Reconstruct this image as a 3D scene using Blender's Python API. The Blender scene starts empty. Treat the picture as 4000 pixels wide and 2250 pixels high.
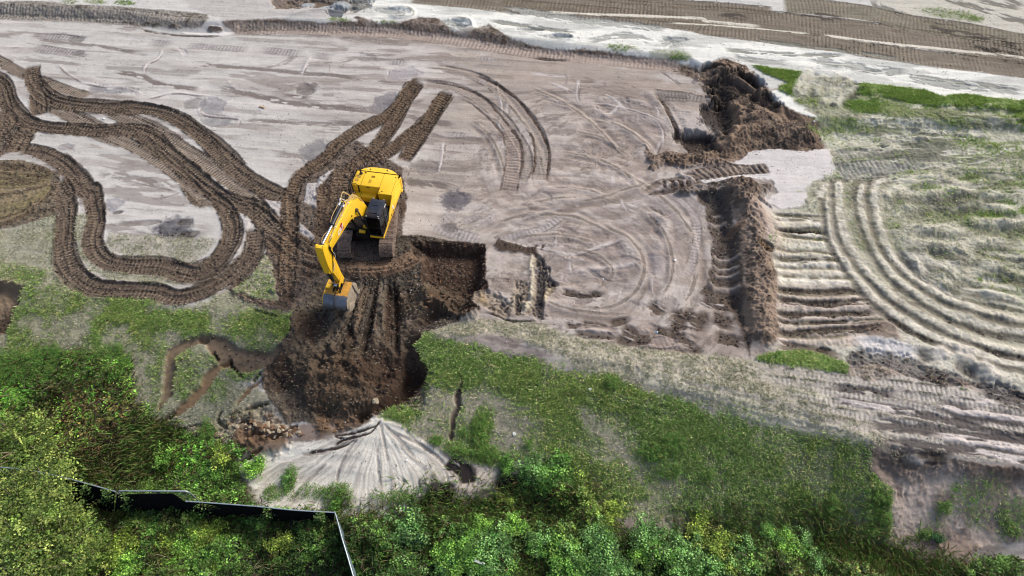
import bpy, bmesh, math, random
import numpy as np
from mathutils import Vector, Matrix
R = math.radians
random.seed(7)
C = bpy.context.scene.collection
SC = bpy.context.scene

# ------------------------------------------------------------------ camera, sky, sun, exposure
CAM_H, TILT, F_SRC = 36.0, R(36.0), 2702.0        # drone height, tilt off straight down, focal length in photo pixels
cam_d = bpy.data.cameras.new('camera')
cam = bpy.data.objects.new('camera', cam_d)
C.objects.link(cam)
cam.location = (0, 0, CAM_H)
cam.rotation_euler = (TILT, 0, 0)
cam_d.sensor_width = 36.0
cam_d.lens = 36.0 * F_SRC / 4000.0
cam_d.clip_start = 0.5
cam_d.clip_end = 2000.0
SC.camera = cam

SUN_ELEV, SUN_AZ = R(40), R(52)      # azimuth measured from +Y towards +X: light from the upper right
world = bpy.data.worlds.new('World')
SC.world = world
world.use_nodes = True
wn = world.node_tree.nodes
sky = wn.new('ShaderNodeTexSky')
sky.sky_type = 'NISHITA'
sky.sun_disc = False
sky.sun_elevation = SUN_ELEV
sky.sun_rotation = SUN_AZ
sky.air_density = 1.0
sky.dust_density = 4.0
sky.ozone_density = 1.0
bg = wn['Background']
bg.inputs['Strength'].default_value = 0.125
world.node_tree.links.new(sky.outputs[0], bg.inputs[0])
sun_d = bpy.data.lights.new('sun', 'SUN')
sun_d.energy = 2.0
sun_d.angle = R(14)
sun_d.color = (1.0, 0.985, 0.92)
sun = bpy.data.objects.new('sun', sun_d)
C.objects.link(sun)
sd = Vector((math.sin(SUN_AZ) * math.cos(SUN_ELEV), math.cos(SUN_AZ) * math.cos(SUN_ELEV), math.sin(SUN_ELEV)))
sun.rotation_euler = sd.to_track_quat('Z', 'Y').to_euler()
SC.view_settings.view_transform = 'Standard'
SC.view_settings.look = 'None'
SC.view_settings.exposure = 0.35
SC.view_settings.gamma = 1.0
SC.cycles.filter_width = 1.1

# ------------------------------------------------------------------ photo pixels to ground points
ct, st = math.cos(TILT), math.sin(TILT)
TILES = {'A': (0, 0), 'B': (1300, 0), 'C': (2600, 0), 'D': (0, 730), 'E': (1300, 730), 'F': (2600, 730),
         'G': (0, 1460), 'H': (1300, 1460), 'I': (2600, 1460)}
def src(t, x, y):
    if t == 'P': return x / 0.644, y / 0.644
    a, b = TILES[t]
    return a + x / 1.8343, b + y / 1.8343
def ray(sx, sy):
    u = (sx - 2000.0) / F_SRC
    v = (1125.0 - sy) / F_SRC
    return np.array([u, v * ct + st, v * st - ct])
def unproj(sx, sy, z=0.0):
    d = ray(sx, sy)
    k = (z - CAM_H) / d[2]
    return d[0] * k, d[1] * k
def proj(x, y, z):
    dz = z - CAM_H
    dep = y * st - dz * ct
    return 2000 + F_SRC * x / dep, 1125 - F_SRC * (y * ct + dz * st) / dep
def wline(tp, z):
    return np.array(sorted([unproj(*src(*q), z) for q in tp]))
CREST = wline([('P', -500, 640), ('P', 0, 715), ('P', 250, 745), ('P', 560, 775), ('P', 740, 800), ('P', 1060, 830),
               ('P', 1300, 850), ('P', 1500, 900), ('P', 1750, 960), ('P', 2000, 1020), ('P', 2200, 1110), ('P', 2576, 1170), ('P', 3100, 1260)], 0.0)
TOE = wline([('P', -300, 1150), ('P', 0, 1160), ('P', 400, 1180), ('P', 700, 1230), ('P', 900, 1290), ('P', 1250, 1260),
             ('P', 1500, 1310), ('P', 2000, 1350), ('P', 2300, 1400), ('P', 2576, 1400), ('P', 3000, 1420)], -3.2)
SCARP = wline([('A', -600, 120), ('A', 0, 120), ('A', 400, 140), ('A', 900, 175), ('A', 1250, 235), ('A', 1600, 240), ('A', 2000, 215),
               ('A', 2568, 240), ('B', 500, 245), ('B', 900, 290), ('B', 1300, 355), ('B', 1700, 405), ('B', 2100, 445), ('B', 2560, 500),
               ('C', 300, 560), ('C', 700, 760), ('C', 1000, 950), ('C', 2568, 960), ('C', 3500, 960)], 0.0)
def sst(a, b, x):
    t = np.clip((x - a) / (b - a), 0, 1)
    return t * t * (3 - 2 * t)
def h0(x, y):
    yc = np.interp(x, CREST[:, 0], CREST[:, 1])
    yt = np.interp(x, TOE[:, 0], TOE[:, 1])
    t = np.clip((yc - y) / np.maximum(yc - yt, 2.0), 0, 1)
    h = -3.2 * (0.75 * t + 0.25 * t * t * (3 - 2 * t))
    h = h - 0.25 * np.clip((yt - y) / 10.0, 0, 1)
    ys = np.interp(x, SCARP[:, 0], SCARP[:, 1])
    return h + 0.55 * sst(0.0, 1.2, y - ys)
def W(t, x, y):
    sx, sy = src(t, x, y)
    z = 0.0
    for _ in range(14):
        X, Y = unproj(sx, sy, z)
        z = 0.5 * z + 0.5 * float(h0(X, Y))
    return X, Y
def S(hexc):                                    # display colour -> linear
    r, g, b = hexc
    f = lambda c: ((c / 255 + 0.055) / 1.055) ** 2.4 if c > 10 else c / 255 / 12.92
    return np.array([f(r), f(g), f(b)])
# ------------------------------------------------------------------ the ground: one sheet out to the horizon
def axis(a, b, step, far):
    core = np.arange(a, b + 1e-6, step)
    out = [step]
    while sum(out) < far: out.append(out[-1] * 1.22)
    ext = np.cumsum(out)
    return np.concatenate([(a - ext)[::-1], core, b + ext])
xs = axis(-49.0, 49.0, 0.05, 420.0)
ya = np.arange(6.0, 30.0, 0.045)
yb = np.arange(ya[-1] + 0.055, 62.0, 0.055)
out = [0.055]
while sum(out) < 420: out.append(out[-1] * 1.22)
ys = np.concatenate([(6.0 - np.cumsum(out))[::-1], ya, yb, yb[-1] + np.cumsum(out)])
NX, NY = len(xs), len(ys)
X, Y = np.meshgrid(xs, ys)
X = X.astype(np.float32); Y = Y.astype(np.float32)

_lat = {}
def vnoise(x, y, seed):
    if seed not in _lat:
        _lat[seed] = np.random.RandomState(seed).rand(256, 256).astype(np.float32)
    L = _lat[seed]
    xi = np.floor(x); yi = np.floor(y)
    fx = (x - xi); fy = (y - yi)
    fx = fx * fx * (3 - 2 * fx); fy = fy * fy * (3 - 2 * fy)
    i = xi.astype(np.int32) & 255; j = yi.astype(np.int32) & 255
    i1 = (i + 1) & 255; j1 = (j + 1) & 255
    a = L[j, i] * (1 - fx) + L[j, i1] * fx
    b = L[j1, i] * (1 - fx) + L[j1, i1] * fx
    return a * (1 - fy) + b * fy
def fbm(x, y, scale, seed, octv=4, gain=0.5):
    s = 0; a = 1.0; tot = 0
    for k in range(octv):
        f = 2.0 ** k / scale
        c_, s_ = math.cos(0.7 * k + seed), math.sin(0.7 * k + seed)
        s = s + a * vnoise((x * c_ - y * s_) * f + 37.7, (x * s_ + y * c_) * f + 11.3, seed + k)
        tot += a; a *= gain
    return s / tot
def bil(A, x, y):                                # sample a grid array at world points
    x = np.asarray(x, float); y = np.asarray(y, float)
    i = np.clip(np.searchsorted(xs, x) - 1, 0, NX - 2); j = np.clip(np.searchsorted(ys, y) - 1, 0, NY - 2)
    fx = (x - xs[i]) / (xs[i + 1] - xs[i]); fy = (y - ys[j]) / (ys[j + 1] - ys[j])
    return (A[j, i] * (1 - fx) + A[j, i + 1] * fx) * (1 - fy) + (A[j + 1, i] * (1 - fx) + A[j + 1, i + 1] * fx) * fy

H = h0(X, Y).astype(np.float32)
N1 = fbm(X, Y, 9.0, 3, 5)
N2 = fbm(X, Y, 2.2, 21, 4)
N3 = fbm(X, Y, 0.55, 41, 3)
N4 = fbm(X, Y, 0.16, 61, 2)
CL = sst(.50, .78, fbm(X, Y, .30, 65, 2, .6)); CL2 = sst(.52, .75, fbm(X, Y, .13, 67, 1))
# grading streaks run a little downhill to the right
ca, sa = math.cos(-0.10), math.sin(-0.10)
UX = X * ca + Y * sa; UY = -X * sa + Y * ca
NS = fbm(UX * 0.12, UY + 0.5 * N2, 0.9, 81, 4)
NS2 = fbm(UX * 0.05, UY + 0.3 * N2, 0.45, 91, 3)
COL = np.empty((NY, NX, 3), np.float32)
G = np.zeros((NY, NX), np.float32)               # green grass
ST = np.zeros((NY, NX), np.float32)              # straw / thin grass
WD = np.zeros((NY, NX), np.float32)              # leafy weeds
def mix_(sl, m, c, k=1.0):
    m = np.clip(m * k, 0, 1)[..., None]
    COL[sl] = COL[sl] * (1 - m) + np.asarray(c, np.float32) * m
ALL = (slice(None), slice(None))
# base sand
lx = sst(-24, 4, X)
base_a, base_b = S((186, 182, 177)), S((166, 153, 143))
COL[:] = base_a * (1 - lx[..., None]) + base_b * lx[..., None]
mix_(ALL, sst(0.5, 0.72, N1) * 0.5, S((196, 190, 186)))
mix_(ALL, sst(0.50, 0.62, NS) * 0.45, S((150, 140, 134)))
mix_(ALL, sst(.54, .60, fbm(UX * .16, UY + .35 * N2, 0.5, 111, 4)) * sst(.42, .58, N1) * .55, S((120, 108, 101)))
mix_(ALL, sst(0.56, 0.7, NS2) * sst(.45, .6, N2) * 0.5, S((122, 112, 106)))
mix_(ALL, sst(0.55, 0.7, fbm(UX * .3, UY, 1.6, 101, 4)) * 0.4, S((204, 198, 194)))
H += (0.10 * (N1 - .5) + 0.10 * (NS - .5) + 0.04 * (NS2 - .5) + 0.03 * (N2 - .5) + 0.010 * (N3 - .5)).astype(np.float32)

def catmull(P, step=0.25):
    P = np.asarray(P, float)
    if len(P) < 3:
        n = max(2, int(np.linalg.norm(P[1] - P[0]) / step))
        return P[0] + (P[1] - P[0]) * np.linspace(0, 1, n)[:, None]
    Q = np.vstack([2 * P[0] - P[1], P, 2 * P[-1] - P[-2]])
    o = []
    for i in range(1, len(Q) - 2):
        a, b, c, d = Q[i - 1], Q[i], Q[i + 1], Q[i + 2]
        n = max(2, int(np.linalg.norm(c - b) / step))
        for t in np.arange(n) / n:
            o.append(.5 * (2 * b + (c - a) * t + (2 * a - 5 * b + 4 * c - d) * t ** 2 + (3 * b - a - 3 * c + d) * t ** 3))
    o.append(P[-1])
    return np.array(o)
def wpts(spec):                                  # 'A x,y x,y B x,y ...' -> world points
    t = None; o = []
    for w in spec.split():
        if w[0].isalpha(): t = w
        else:
            a, b = w.split(','); o.append(W(t, float(a), float(b)))
    return o
def field(P, reach):                             # distance (signed), arc length, total length around a polyline
    P = np.asarray(P)
    i0 = np.searchsorted(xs, P[:, 0].min() - reach); i1 = np.searchsorted(xs, P[:, 0].max() + reach)
    j0 = np.searchsorted(ys, P[:, 1].min() - reach); j1 = np.searchsorted(ys, P[:, 1].max() + reach)
    sl = (slice(j0, j1), slice(i0, i1))
    D = np.full((j1 - j0, i1 - i0), 99.0, np.float32); SG = np.zeros_like(D); SS = np.zeros_like(D)
    s = 0.0
    for k in range(len(P) - 1):
        a, b = P[k], P[k + 1]
        L = math.hypot(*(b - a))
        if L < 1e-6: continue
        a0 = max(np.searchsorted(xs, min(a[0], b[0]) - reach) - i0, 0); a1 = np.searchsorted(xs, max(a[0], b[0]) + reach) - i0
        b0 = max(np.searchsorted(ys, min(a[1], b[1]) - reach) - j0, 0); b1 = np.searchsorted(ys, max(a[1], b[1]) + reach) - j0
        q = (slice(b0, b1), slice(a0, a1))
        dx = xs[i0 + a0:i0 + a1][None, :] - a[0]; dy = ys[j0 + b0:j0 + b1][:, None] - a[1]
        ux, uy = (b - a) / L
        t = np.clip(dx * ux + dy * uy, 0, L)
        d = np.hypot(dx - ux * t, dy - uy * t)
        cr = ux * dy - uy * dx
        m = d < D[q][:d.shape[0], :d.shape[1]]
        D[q][m] = d[m]; SG[q][m] = np.sign(cr)[m]; SS[q][m] = (s + t)[m]
        s += L
    return sl, D, SG, SS, s

BRN, BRN_L, BRN_D = S((94, 81, 71)), S((122, 108, 94)), S((56, 47, 41))
def track(spec, w=0.95, col=BRN, light=BRN_L, dark=BRN_D, op=1.0, pitch=0.26, depth=0.10, rib=0.045, berm=0.07, skew=0.0, fade=0.6, seed=1, split=True, raw=None, ribcol=0.75, edge=1.0):
    P = catmull(raw if raw is not None else wpts(spec))
    sl, D, SG, SS, T = field(P, w * 0.5 + 0.5)
    n3, n4 = N3[sl], N4[sl]
    d = D + 0.16 * (n3 - .5) * edge + 0.10 * (n4 - .5)
    m = 1 - sst(w / 2 - .06, w / 2 + .06, d)
    ends = sst(0, fade, SS) * sst(0, fade, T - SS)
    m = m * ends * op
    ph = (SS + skew * SG * D + 0.10 * (n3 - .5)) / pitch
    r = sst(-.75, 0.35, np.cos(2 * np.pi * ph))
    rib = rib * .42; depth = depth * .65; berm = berm * .35
    worn = sst(0.36, 0.60, N2[sl] * .5 + n3 * .5 + .03)
    if split:                                    # the gap between overlapping passes
        gap = np.exp(-((D * SG - 0.10 * np.sin(SS * .7 + seed)) / 0.04) ** 2)
    else: gap = 0
    ribm = m * worn
    H[sl] += (-depth * m + rib * (r - .5) * ribm - .02 * gap * m).astype(np.float32)
    be = np.exp(-((D - w / 2 - .03 - .08 * (n3 - .5)) / .085) ** 2) * ends * op
    H[sl] += (berm * be * (.5 + n4)).astype(np.float32)
    mix_(sl, m, col)
    mix_(sl, m * r * ribcol * worn, light)
    mix_(sl, m * (1 - r) * ribcol * .7 * worn, dark)
    mix_(sl, m * gap * .6 if split else m * 0, dark)
    mix_(sl, be * sst(.30, .6, n3 + .4 * (n4 - .5)) * .9, dark)
    sm_ = sst(.50, .66, fbm(SS * .35, SG * D * 1.2 + seed, .5, 230 + seed % 9, 3)) * m
    mix_(sl, sm_ * .45, col * .75); mix_(sl, m * sst(.55, .7, fbm(SS * .2, SG * D * 4 + seed, .35, 240 + seed % 9, 3)) * .4, light)
    mix_(sl, m * sst(.55, .75, N4[sl]) * .25, light)
    G[sl] *= 1 - np.clip(m, 0, 1); ST[sl] *= 1 - np.clip(m, 0, 1)
def shift(P, off, seed):
    P = np.asarray(P); n_ = np.gradient(P, axis=0); n_ /= np.linalg.norm(n_, axis=1)[:, None] + 1e-9
    s_ = np.arange(len(P)) * .25
    return P + np.stack([-n_[:, 1], n_[:, 0]], -1) * (off + .14 * np.sin(s_ * .45 + seed) + .08 * np.sin(s_ * 1.1 + 2 * seed))[:, None]
def passes(spec, offs_=(.34, -.24), **kw):       # several overlapping passes of the same machine
    P = catmull(wpts(spec)); s_ = kw.get('seed', 1)
    for k, o_ in enumerate(offs_):
        a_, b_ = (int(len(P) * (.04 + .03 * k)), int(len(P) * (.97 - .06 * ((s_ + k) % 3))))
        kk = dict(kw); kk['w'] = kw.get('w', 1) * .74; kk['seed'] = s_ + 20 + k; kk['op'] = .85; kk['skew'] = .25 * (1 if k else -1); kk['berm'] = kw.get('berm', .07) * 1.3
        track('', raw=shift(P, o_, s_ + k)[a_:b_:3], **kk)
    track('', raw=P[::3], **kw)
def streak(spec, w, col, op=0.8, dh=0.0, broken=0.4, fade=1.0, seed=5, raw=None, soft=0.5, kill=False):
    P = catmull(raw if raw is not None else wpts(spec))
    sl, D, SG, SS, T = field(P, w * 0.5 + 0.45)
    d = D + 0.25 * w * (N3[sl] - .5) * 2 + 0.08 * (N4[sl] - .5)
    soft = soft * .6
    m = 1 - sst(w / 2 * (1 - soft), w / 2 * (1 + soft) + .02, d)
    op = min(1, op * 1.15)
    nb = fbm(SS * .8, SG * D * 2.8 + seed * 3.1, 0.8, 200 + seed, 4)
    m = m * sst(broken - .05, broken + .07, nb) if broken > 0 else m
    m = m * sst(0, fade, SS) * sst(0, fade, T - SS)
    mix_(sl, m * op, col)
    H[sl] += (dh * m).astype(np.float32)
    if kill: G[sl] *= 1 - m; ST[sl] *= 1 - m
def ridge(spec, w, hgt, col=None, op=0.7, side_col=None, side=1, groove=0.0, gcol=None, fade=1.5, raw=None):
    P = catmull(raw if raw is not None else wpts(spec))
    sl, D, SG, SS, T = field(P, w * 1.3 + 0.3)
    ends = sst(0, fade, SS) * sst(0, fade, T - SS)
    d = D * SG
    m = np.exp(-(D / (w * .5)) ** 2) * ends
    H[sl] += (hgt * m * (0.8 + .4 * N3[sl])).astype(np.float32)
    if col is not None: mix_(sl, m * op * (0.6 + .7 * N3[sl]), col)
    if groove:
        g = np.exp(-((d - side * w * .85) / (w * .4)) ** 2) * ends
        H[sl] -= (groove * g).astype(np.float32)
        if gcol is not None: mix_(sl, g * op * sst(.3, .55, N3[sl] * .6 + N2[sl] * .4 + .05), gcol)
        G[sl] *= 1 - .7 * m
def poly(spec, soft=0.15, wob=0.3, raw=None):    # soft polygon mask
    P = np.array(raw if raw is not None else wpts(spec))
    pad = soft + wob + .3
    i0 = np.searchsorted(xs, P[:, 0].min() - pad); i1 = np.searchsorted(xs, P[:, 0].max() + pad)
    j0 = np.searchsorted(ys, P[:, 1].min() - pad); j1 = np.searchsorted(ys, P[:, 1].max() + pad)
    sl = (slice(j0, j1), slice(i0, i1))
    x = X[sl] + wob * 2 * (N3[sl] - .5); y = Y[sl] + wob * 2 * (N4[sl] * .4 + N2[sl] * .6 - .5)
    ins = np.zeros(x.shape, bool); D = np.full(x.shape, 1e9, np.float32)
    n = len(P)
    for k in range(n):
        a, b = P[k], P[(k + 1) % n]
        if a[1] != b[1]:
            c = ((a[1] > y) != (b[1] > y)) & (x < (b[0] - a[0]) * (y - a[1]) / (b[1] - a[1]) + a[0])
            ins ^= c
        e = b - a; L2 = e @ e + 1e-9
        t = np.clip(((x - a[0]) * e[0] + (y - a[1]) * e[1]) / L2, 0, 1)
        D = np.minimum(D, np.hypot(x - a[0] - e[0] * t, y - a[1] - e[1] * t))
    sd_ = np.where(ins, D, -D)
    return sl, sst(-soft, soft, sd_), sd_
def blob(t, x, y, rx, ry, ang=0.0, soft=.5):     # soft ellipse, radii in metres
    cx, cy = W(t, x, y)
    r = max(rx, ry) * (1 + soft) + .5
    i0, i1 = np.searchsorted(xs, [cx - r, cx + r]); j0, j1 = np.searchsorted(ys, [cy - r, cy + r])
    sl = (slice(j0, j1), slice(i0, i1))
    dx = X[sl] - cx; dy = Y[sl] - cy
    c_, s_ = math.cos(ang), math.sin(ang)
    q = np.hypot((dx * c_ + dy * s_) / rx, (-dx * s_ + dy * c_) / ry) + .8 * (N2[sl] - .5) + .7 * (N3[sl] - .5) + .25 * (N4[sl] - .5)
    return sl, 1 - sst(1 - soft * .8, 1 + soft * .3, q)
FS2 = fbm(UX * .25, UY, .7, 316, 4); FS3 = fbm(UX * .3, UY, .8, 315, 4)
WHITE, WHITE2, LILAC = S((226, 224, 216)), S((205, 206, 205)), S((196, 189, 188))
GREYD, STRAW, SOILG = S((88, 84, 82)), S((172, 170, 146)), S((150, 144, 132))
EARTH, EARTH_L, EARTH_D = S((73, 66, 60)), S((102, 94, 84)), S((40, 35, 32))
PINK = S((172, 156, 147))
# ---- far upper side: white sand
sl, m, sd_ = poly('A -900,-900 -900,90 0,60 400,90 900,120 1300,170 1560,190 1580,160 2000,130 2300,160 2568,150 B 300,160 500,150 700,120 850,220 1000,190 1300,290 1560,350 2000,365 2568,470 C 200,490 330,440 580,470 760,640 860,600 960,520 1370,600 1960,690 2568,735 4200,860 4200,-900', .12, .35)
mix_(sl, m, S((196, 193, 188)))
sl2, m2, _ = poly('B -200,60 300,150 500,140 620,110 850,215 1000,185 1300,280 1560,340 2000,360 2568,465 C 300,520 620,470 960,520 1370,600 1960,690 2568,735 4200,880 4200,640 2568,520 1500,370 600,260 0,200 B 2000,130 1300,80 900,20 700,-20 -100,-40', .5, .5)
mix_(sl2, m2, WHITE, .95)
mix_(ALL, sst(.55, .7, NS) * bil(np.zeros_like(H) + 1, X[:1, :1], Y[:1, :1]) * 0, WHITE)
q = sst(.50, .62, fbm(UX * .22, UY + .6 * N2, 1.3, 131, 4)[sl2]) * m2
mix_(sl2, q, S((176, 176, 170)), .6); H[sl2] += (.16 * (fbm(UX * .3, UY, 1.7, 137, 4)[sl2] - .5) * m2).astype(np.float32)
# beige patches in the corner
sl, m, _ = poly('C 1100,-200 1700,120 2200,200 2568,270 3200,330 3200,-300', .6, .5)
mix_(sl, m, S((188, 182, 168)), .7)
for sp in ('C 1500,-10 1520,40 1640,80 1740,120', 'C 1900,-40 2300,80 2450,130 2700,190', 'C 2250,-60 2600,50', 'C 1780,120 2100,200 2300,240', 'C 2200,0 2568,60'):
    streak(sp, .9, S((120, 116, 106)), .8, -.05, .42, seed=len(sp))
sl, m = blob('C', 2060, 105, 3.0, .9, -.25); mix_(sl, m, S((136, 138, 112)), .6); G[sl] += .15 * m
# haul tracks, top right
HA, HL, HD = S((110, 100, 88)), S((142, 131, 114)), S((66, 58, 52))
for sp, w, k in (('B 560,-30 1500,60 2100,110 2560,170 C 300,200 700,250 1100,300 1500,362 1900,420 2568,500 3300,600', 2.2, 1),
                 ('B 1200,-30 1900,40 2560,100 C 400,112 800,150 1200,195 1600,245 2000,300 2568,385 3300,500', 2.9, 2),
                 ('B 1900,-20 C 0,20 400,45 780,80', 1.2, 3),
                 ('C 830,30 1200,60 1500,105 1800,170 2200,225 2568,300 3300,420', 2.4, 4)):
    track(sp, w, HA if k < 4 else S((118, 112, 98)), HL, HD, op=.92, pitch=.33, depth=.05, rib=.035 if k < 4 else .02, berm=.03, seed=k, split=False, edge=2.2, ribcol=.6)
for sp in ('B 1500,85 2560,125 C 300,150 700,190', 'C 1100,245 1500,300 2000,352 2568,415 3200,500'):
    streak(sp, .35, S((205, 198, 184)), .9, .02, .2, seed=2)
streak('C 0,160 500,190 1000,235 1060,240', .2, S((200, 195, 180)), .9, 0, .25)
for sp in ('C 1800,190 2200,250 2568,330', 'C 2100,330 2300,360 2568,410', 'C 350,95 500,110 620,130', 'C 900,90 1300,140'):
    streak(sp, 1.1, S((66, 60, 56)), .7, 0, .45, seed=len(sp) + 3)
# bright smears of the white band
for i, sp in enumerate(('C 400,360 900,390 1300,400', 'C 450,400 700,440 900,450', 'C 1000,420 1500,500 1750,510', 'B 1100,140 1500,200 1760,230', 'B 1800,300 2100,250 2300,310', 'B 1200,60 1800,140 2400,210',
                        'C 1400,500 1900,560 2568,640', 'C 1700,560 2100,620 2568,660', 'B 800,160 1000,200', 'C 600,280 1100,340 1700,420', 'B 1350,205 1480,225', 'B 2330,340 2430,300 2520,350')):
    streak(sp, .5 + .3 * (i % 3), S((158, 158, 152)) if i % 3 else S((132, 132, 122)), .75, -.07, .38, seed=i)
for i, sp in enumerate(('B 850,120 980,150 1000,210', 'B 380,60 480,50 560,70 560,110 450,120 370,90', 'B 1540,250 1640,245 1720,270 1600,290', 'A 2050,120 2300,70 2500,60', 'C 1100,470 1400,480', 'C 1080,500 1100,450')):
    ridge(sp, .5, .22, WHITE, .9)
    streak(sp, .35, S((120, 122, 112)), .6, -.05, .45, seed=i + 30)
for (t, x, y, a, b) in (('B', 400, 80, 1.6, .5), ('B', 860, 150, 1.2, .35), ('B', 1620, 265, 1.7, .4), ('B', 150, 60, .8, .8), ('B', 900, 180, 1.2, .35), ('B', 1450, 210, 1.5, .3), ('B', 2450, 280, 1.6, .4)):
    sl, m = blob(t, x, y, a, b, -.1); mix_(sl, m, S((140, 142, 138)), .6); H[sl] -= .12 * m
for (t, x, y, a, b) in (('B', 2080, 340, 1.5, .5), ('B', 2380, 385, 1.4, .5), ('B', 2500, 390, .8, .5), ('B', 400, 165, 1., .3), ('A', 500, 10, .8, .4), ('A', 690, 12, 1.2, .4), ('A', 900, 20, 1.2, .4), ('B', 50, 140, 1.2, .3), ('C', 90, 410, 1., .4)):
    sl, m = blob(t, x, y, a, b, -.2); mix_(sl, m, S((140, 142, 120)), .6); G[sl] += .16 * m
# grey puddled corner at the top
sl, m, _ = poly('A 1100,-300 1350,60 1550,110 1600,150 1800,160 2000,110 2300,120 2568,100 B 100,-50 A 2568,-300', .3, .5)
mix_(sl, m, S((176, 170, 166)), .8)
for (x, y, rx, ry, cc) in ((2350, 20, 3.6, 1.0, (104, 92, 82)), (2150, 15, 2.6, 1.0, (112, 98, 86)), (2400, 80, 1.0, 1.0, (88, 92, 98)), (2560, 30, 1.4, 1.5, (120, 118, 112))):
    sl, m = blob('A', x, y, rx, ry, 0, .3); mix_(sl, m, S(cc), .9); H[sl] -= .18 * m
for (x, y, rx) in ((2200, 20, .8), (2330, 45, .7), (2450, 20, .9)):
    sl, m = blob('A', x, y, rx, .5); mix_(sl, m, S((170, 175, 178)), .8); H[sl] += .15 * m
# ---- the low scarp and its dark earth face
def face(spec, col=S((112, 96, 84)), k=.95, wob=.3, dh=0, rough=.10):
    sl, m, sd_ = poly(spec, .12, wob)
    mix_(sl, m * (.65 + .5 * N3[sl]), col, k)
    mix_(sl, m * sst(.5, .68, N4[sl] * .5 + N3[sl] * .5), S((62, 52, 46)), .6)
    H[sl] += (m * (rough * (N3[sl] - .5) + rough * (N4[sl] - .5) + dh)).astype(np.float32)
    G[sl] *= 1 - m
face('A -600,20 0,10 250,5 500,30 900,50 1250,80 1500,100 1480,160 1440,200 1280,215 900,175 500,150 0,130 -600,110', S((120, 112, 103)))
face('A 1560,170 1620,145 2000,140 2300,165 2568,150 B 150,120 180,110 330,165 500,170 600,120 760,125 850,215 920,255 600,262 300,245 0,240 A 2200,215 1700,225', S((108, 94, 84)))
face('B 960,260 1020,200 1120,165 1280,270 1560,350 1900,360 2200,410 2568,470 C 250,500 200,560 150,545 B 2400,490 2000,425 1500,385 1100,330', S((106, 92, 80)))
track('A -200,60 0,70 500,95 900,105 1350,150', 1.0, S((138, 130, 121)), S((172, 164, 156)), S((88, 82, 76)), .8, .3, .05, .05, .03, split=False)
track('A -200,115 0,120 500,140 900,160', .6, S((140, 132, 123)), S((178, 170, 160)), S((88, 82, 76)), .6, .3, .04, .04, .0, split=False)
track('A 1650,210 2100,215 2568,235 B 500,250 900,300 1300,365 1700,410 2100,450 2500,480', 1.1, S((160, 144, 133)), S((178, 163, 153)), S((112, 98, 88)), .75, .34, .04, .05, .0, split=False)
track('A 1700,185 2100,190 2300,200', .7, S((132, 120, 110)), S((165, 152, 143)), S((88, 78, 70)), .8, .3, .03, .04, .0, split=False)
streak('A 1240,245 1500,250 1700,240', .5, S((215, 210, 205)), .9, .06, .3)
streak('A 900,195 1250,250 1600,262', .25, S((90, 80, 72)), .8, -.03, .45)
streak('A 1500,130 1560,180 1500,220', .8, S((205, 200, 196)), .9, .0, 0)
sl, m = blob('A', 1540, 215, .7, .3); mix_(sl, m, S((78, 66, 58)), .9); H[sl] += .15 * m
streak('B 1400,405 1550,425 1720,430', .35, S((80, 70, 64)), .8, -.04, .3)
# ---- swept swirls on the right half of the plateau
for (t0_, x0_, y0_, r0_, rmax) in (('P', 1380, 700, .9, 15.0), ('P', 1500, 400, .7, 11.0)):
    cx, cy = W(t0_, x0_, y0_)
    i0, i1 = np.searchsorted(xs, [cx - rmax, cx + rmax]); j0, j1 = np.searchsorted(ys, [cy - rmax, cy + rmax]); sl = (slice(j0, j1), slice(i0, i1))
    dx = X[sl] - cx; dy = (Y[sl] - cy) * 1.25; rad = np.hypot(dx, dy) + 1.1 * (N1[sl] - .5) + .5 * (N2[sl] - .5); an = np.arctan2(dy, dx)
    w_ = sst(rmax, rmax * .7, np.hypot(X[sl] - cx, Y[sl] - cy)) * sst(-6, -1, X[sl])
    q = fbm(rad * 1.0, an * 2.2, .62, 150, 4); q2 = fbm(rad, an * 3.5, .25, 155, 3)
    mix_(sl, w_ * sst(.52, .62, q), S((132, 119, 112)), .55); mix_(sl, w_ * sst(.54, .64, 1 - q), S((182, 170, 164)), .5)
    mix_(sl, w_ * sst(.58, .66, q2) * sst(.42, .58, N2[sl]), S((108, 96, 90)), .5)
    H[sl] += (w_ * (.10 * (.5 - q) + .03 * (.5 - q2))).astype(np.float32)
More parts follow.
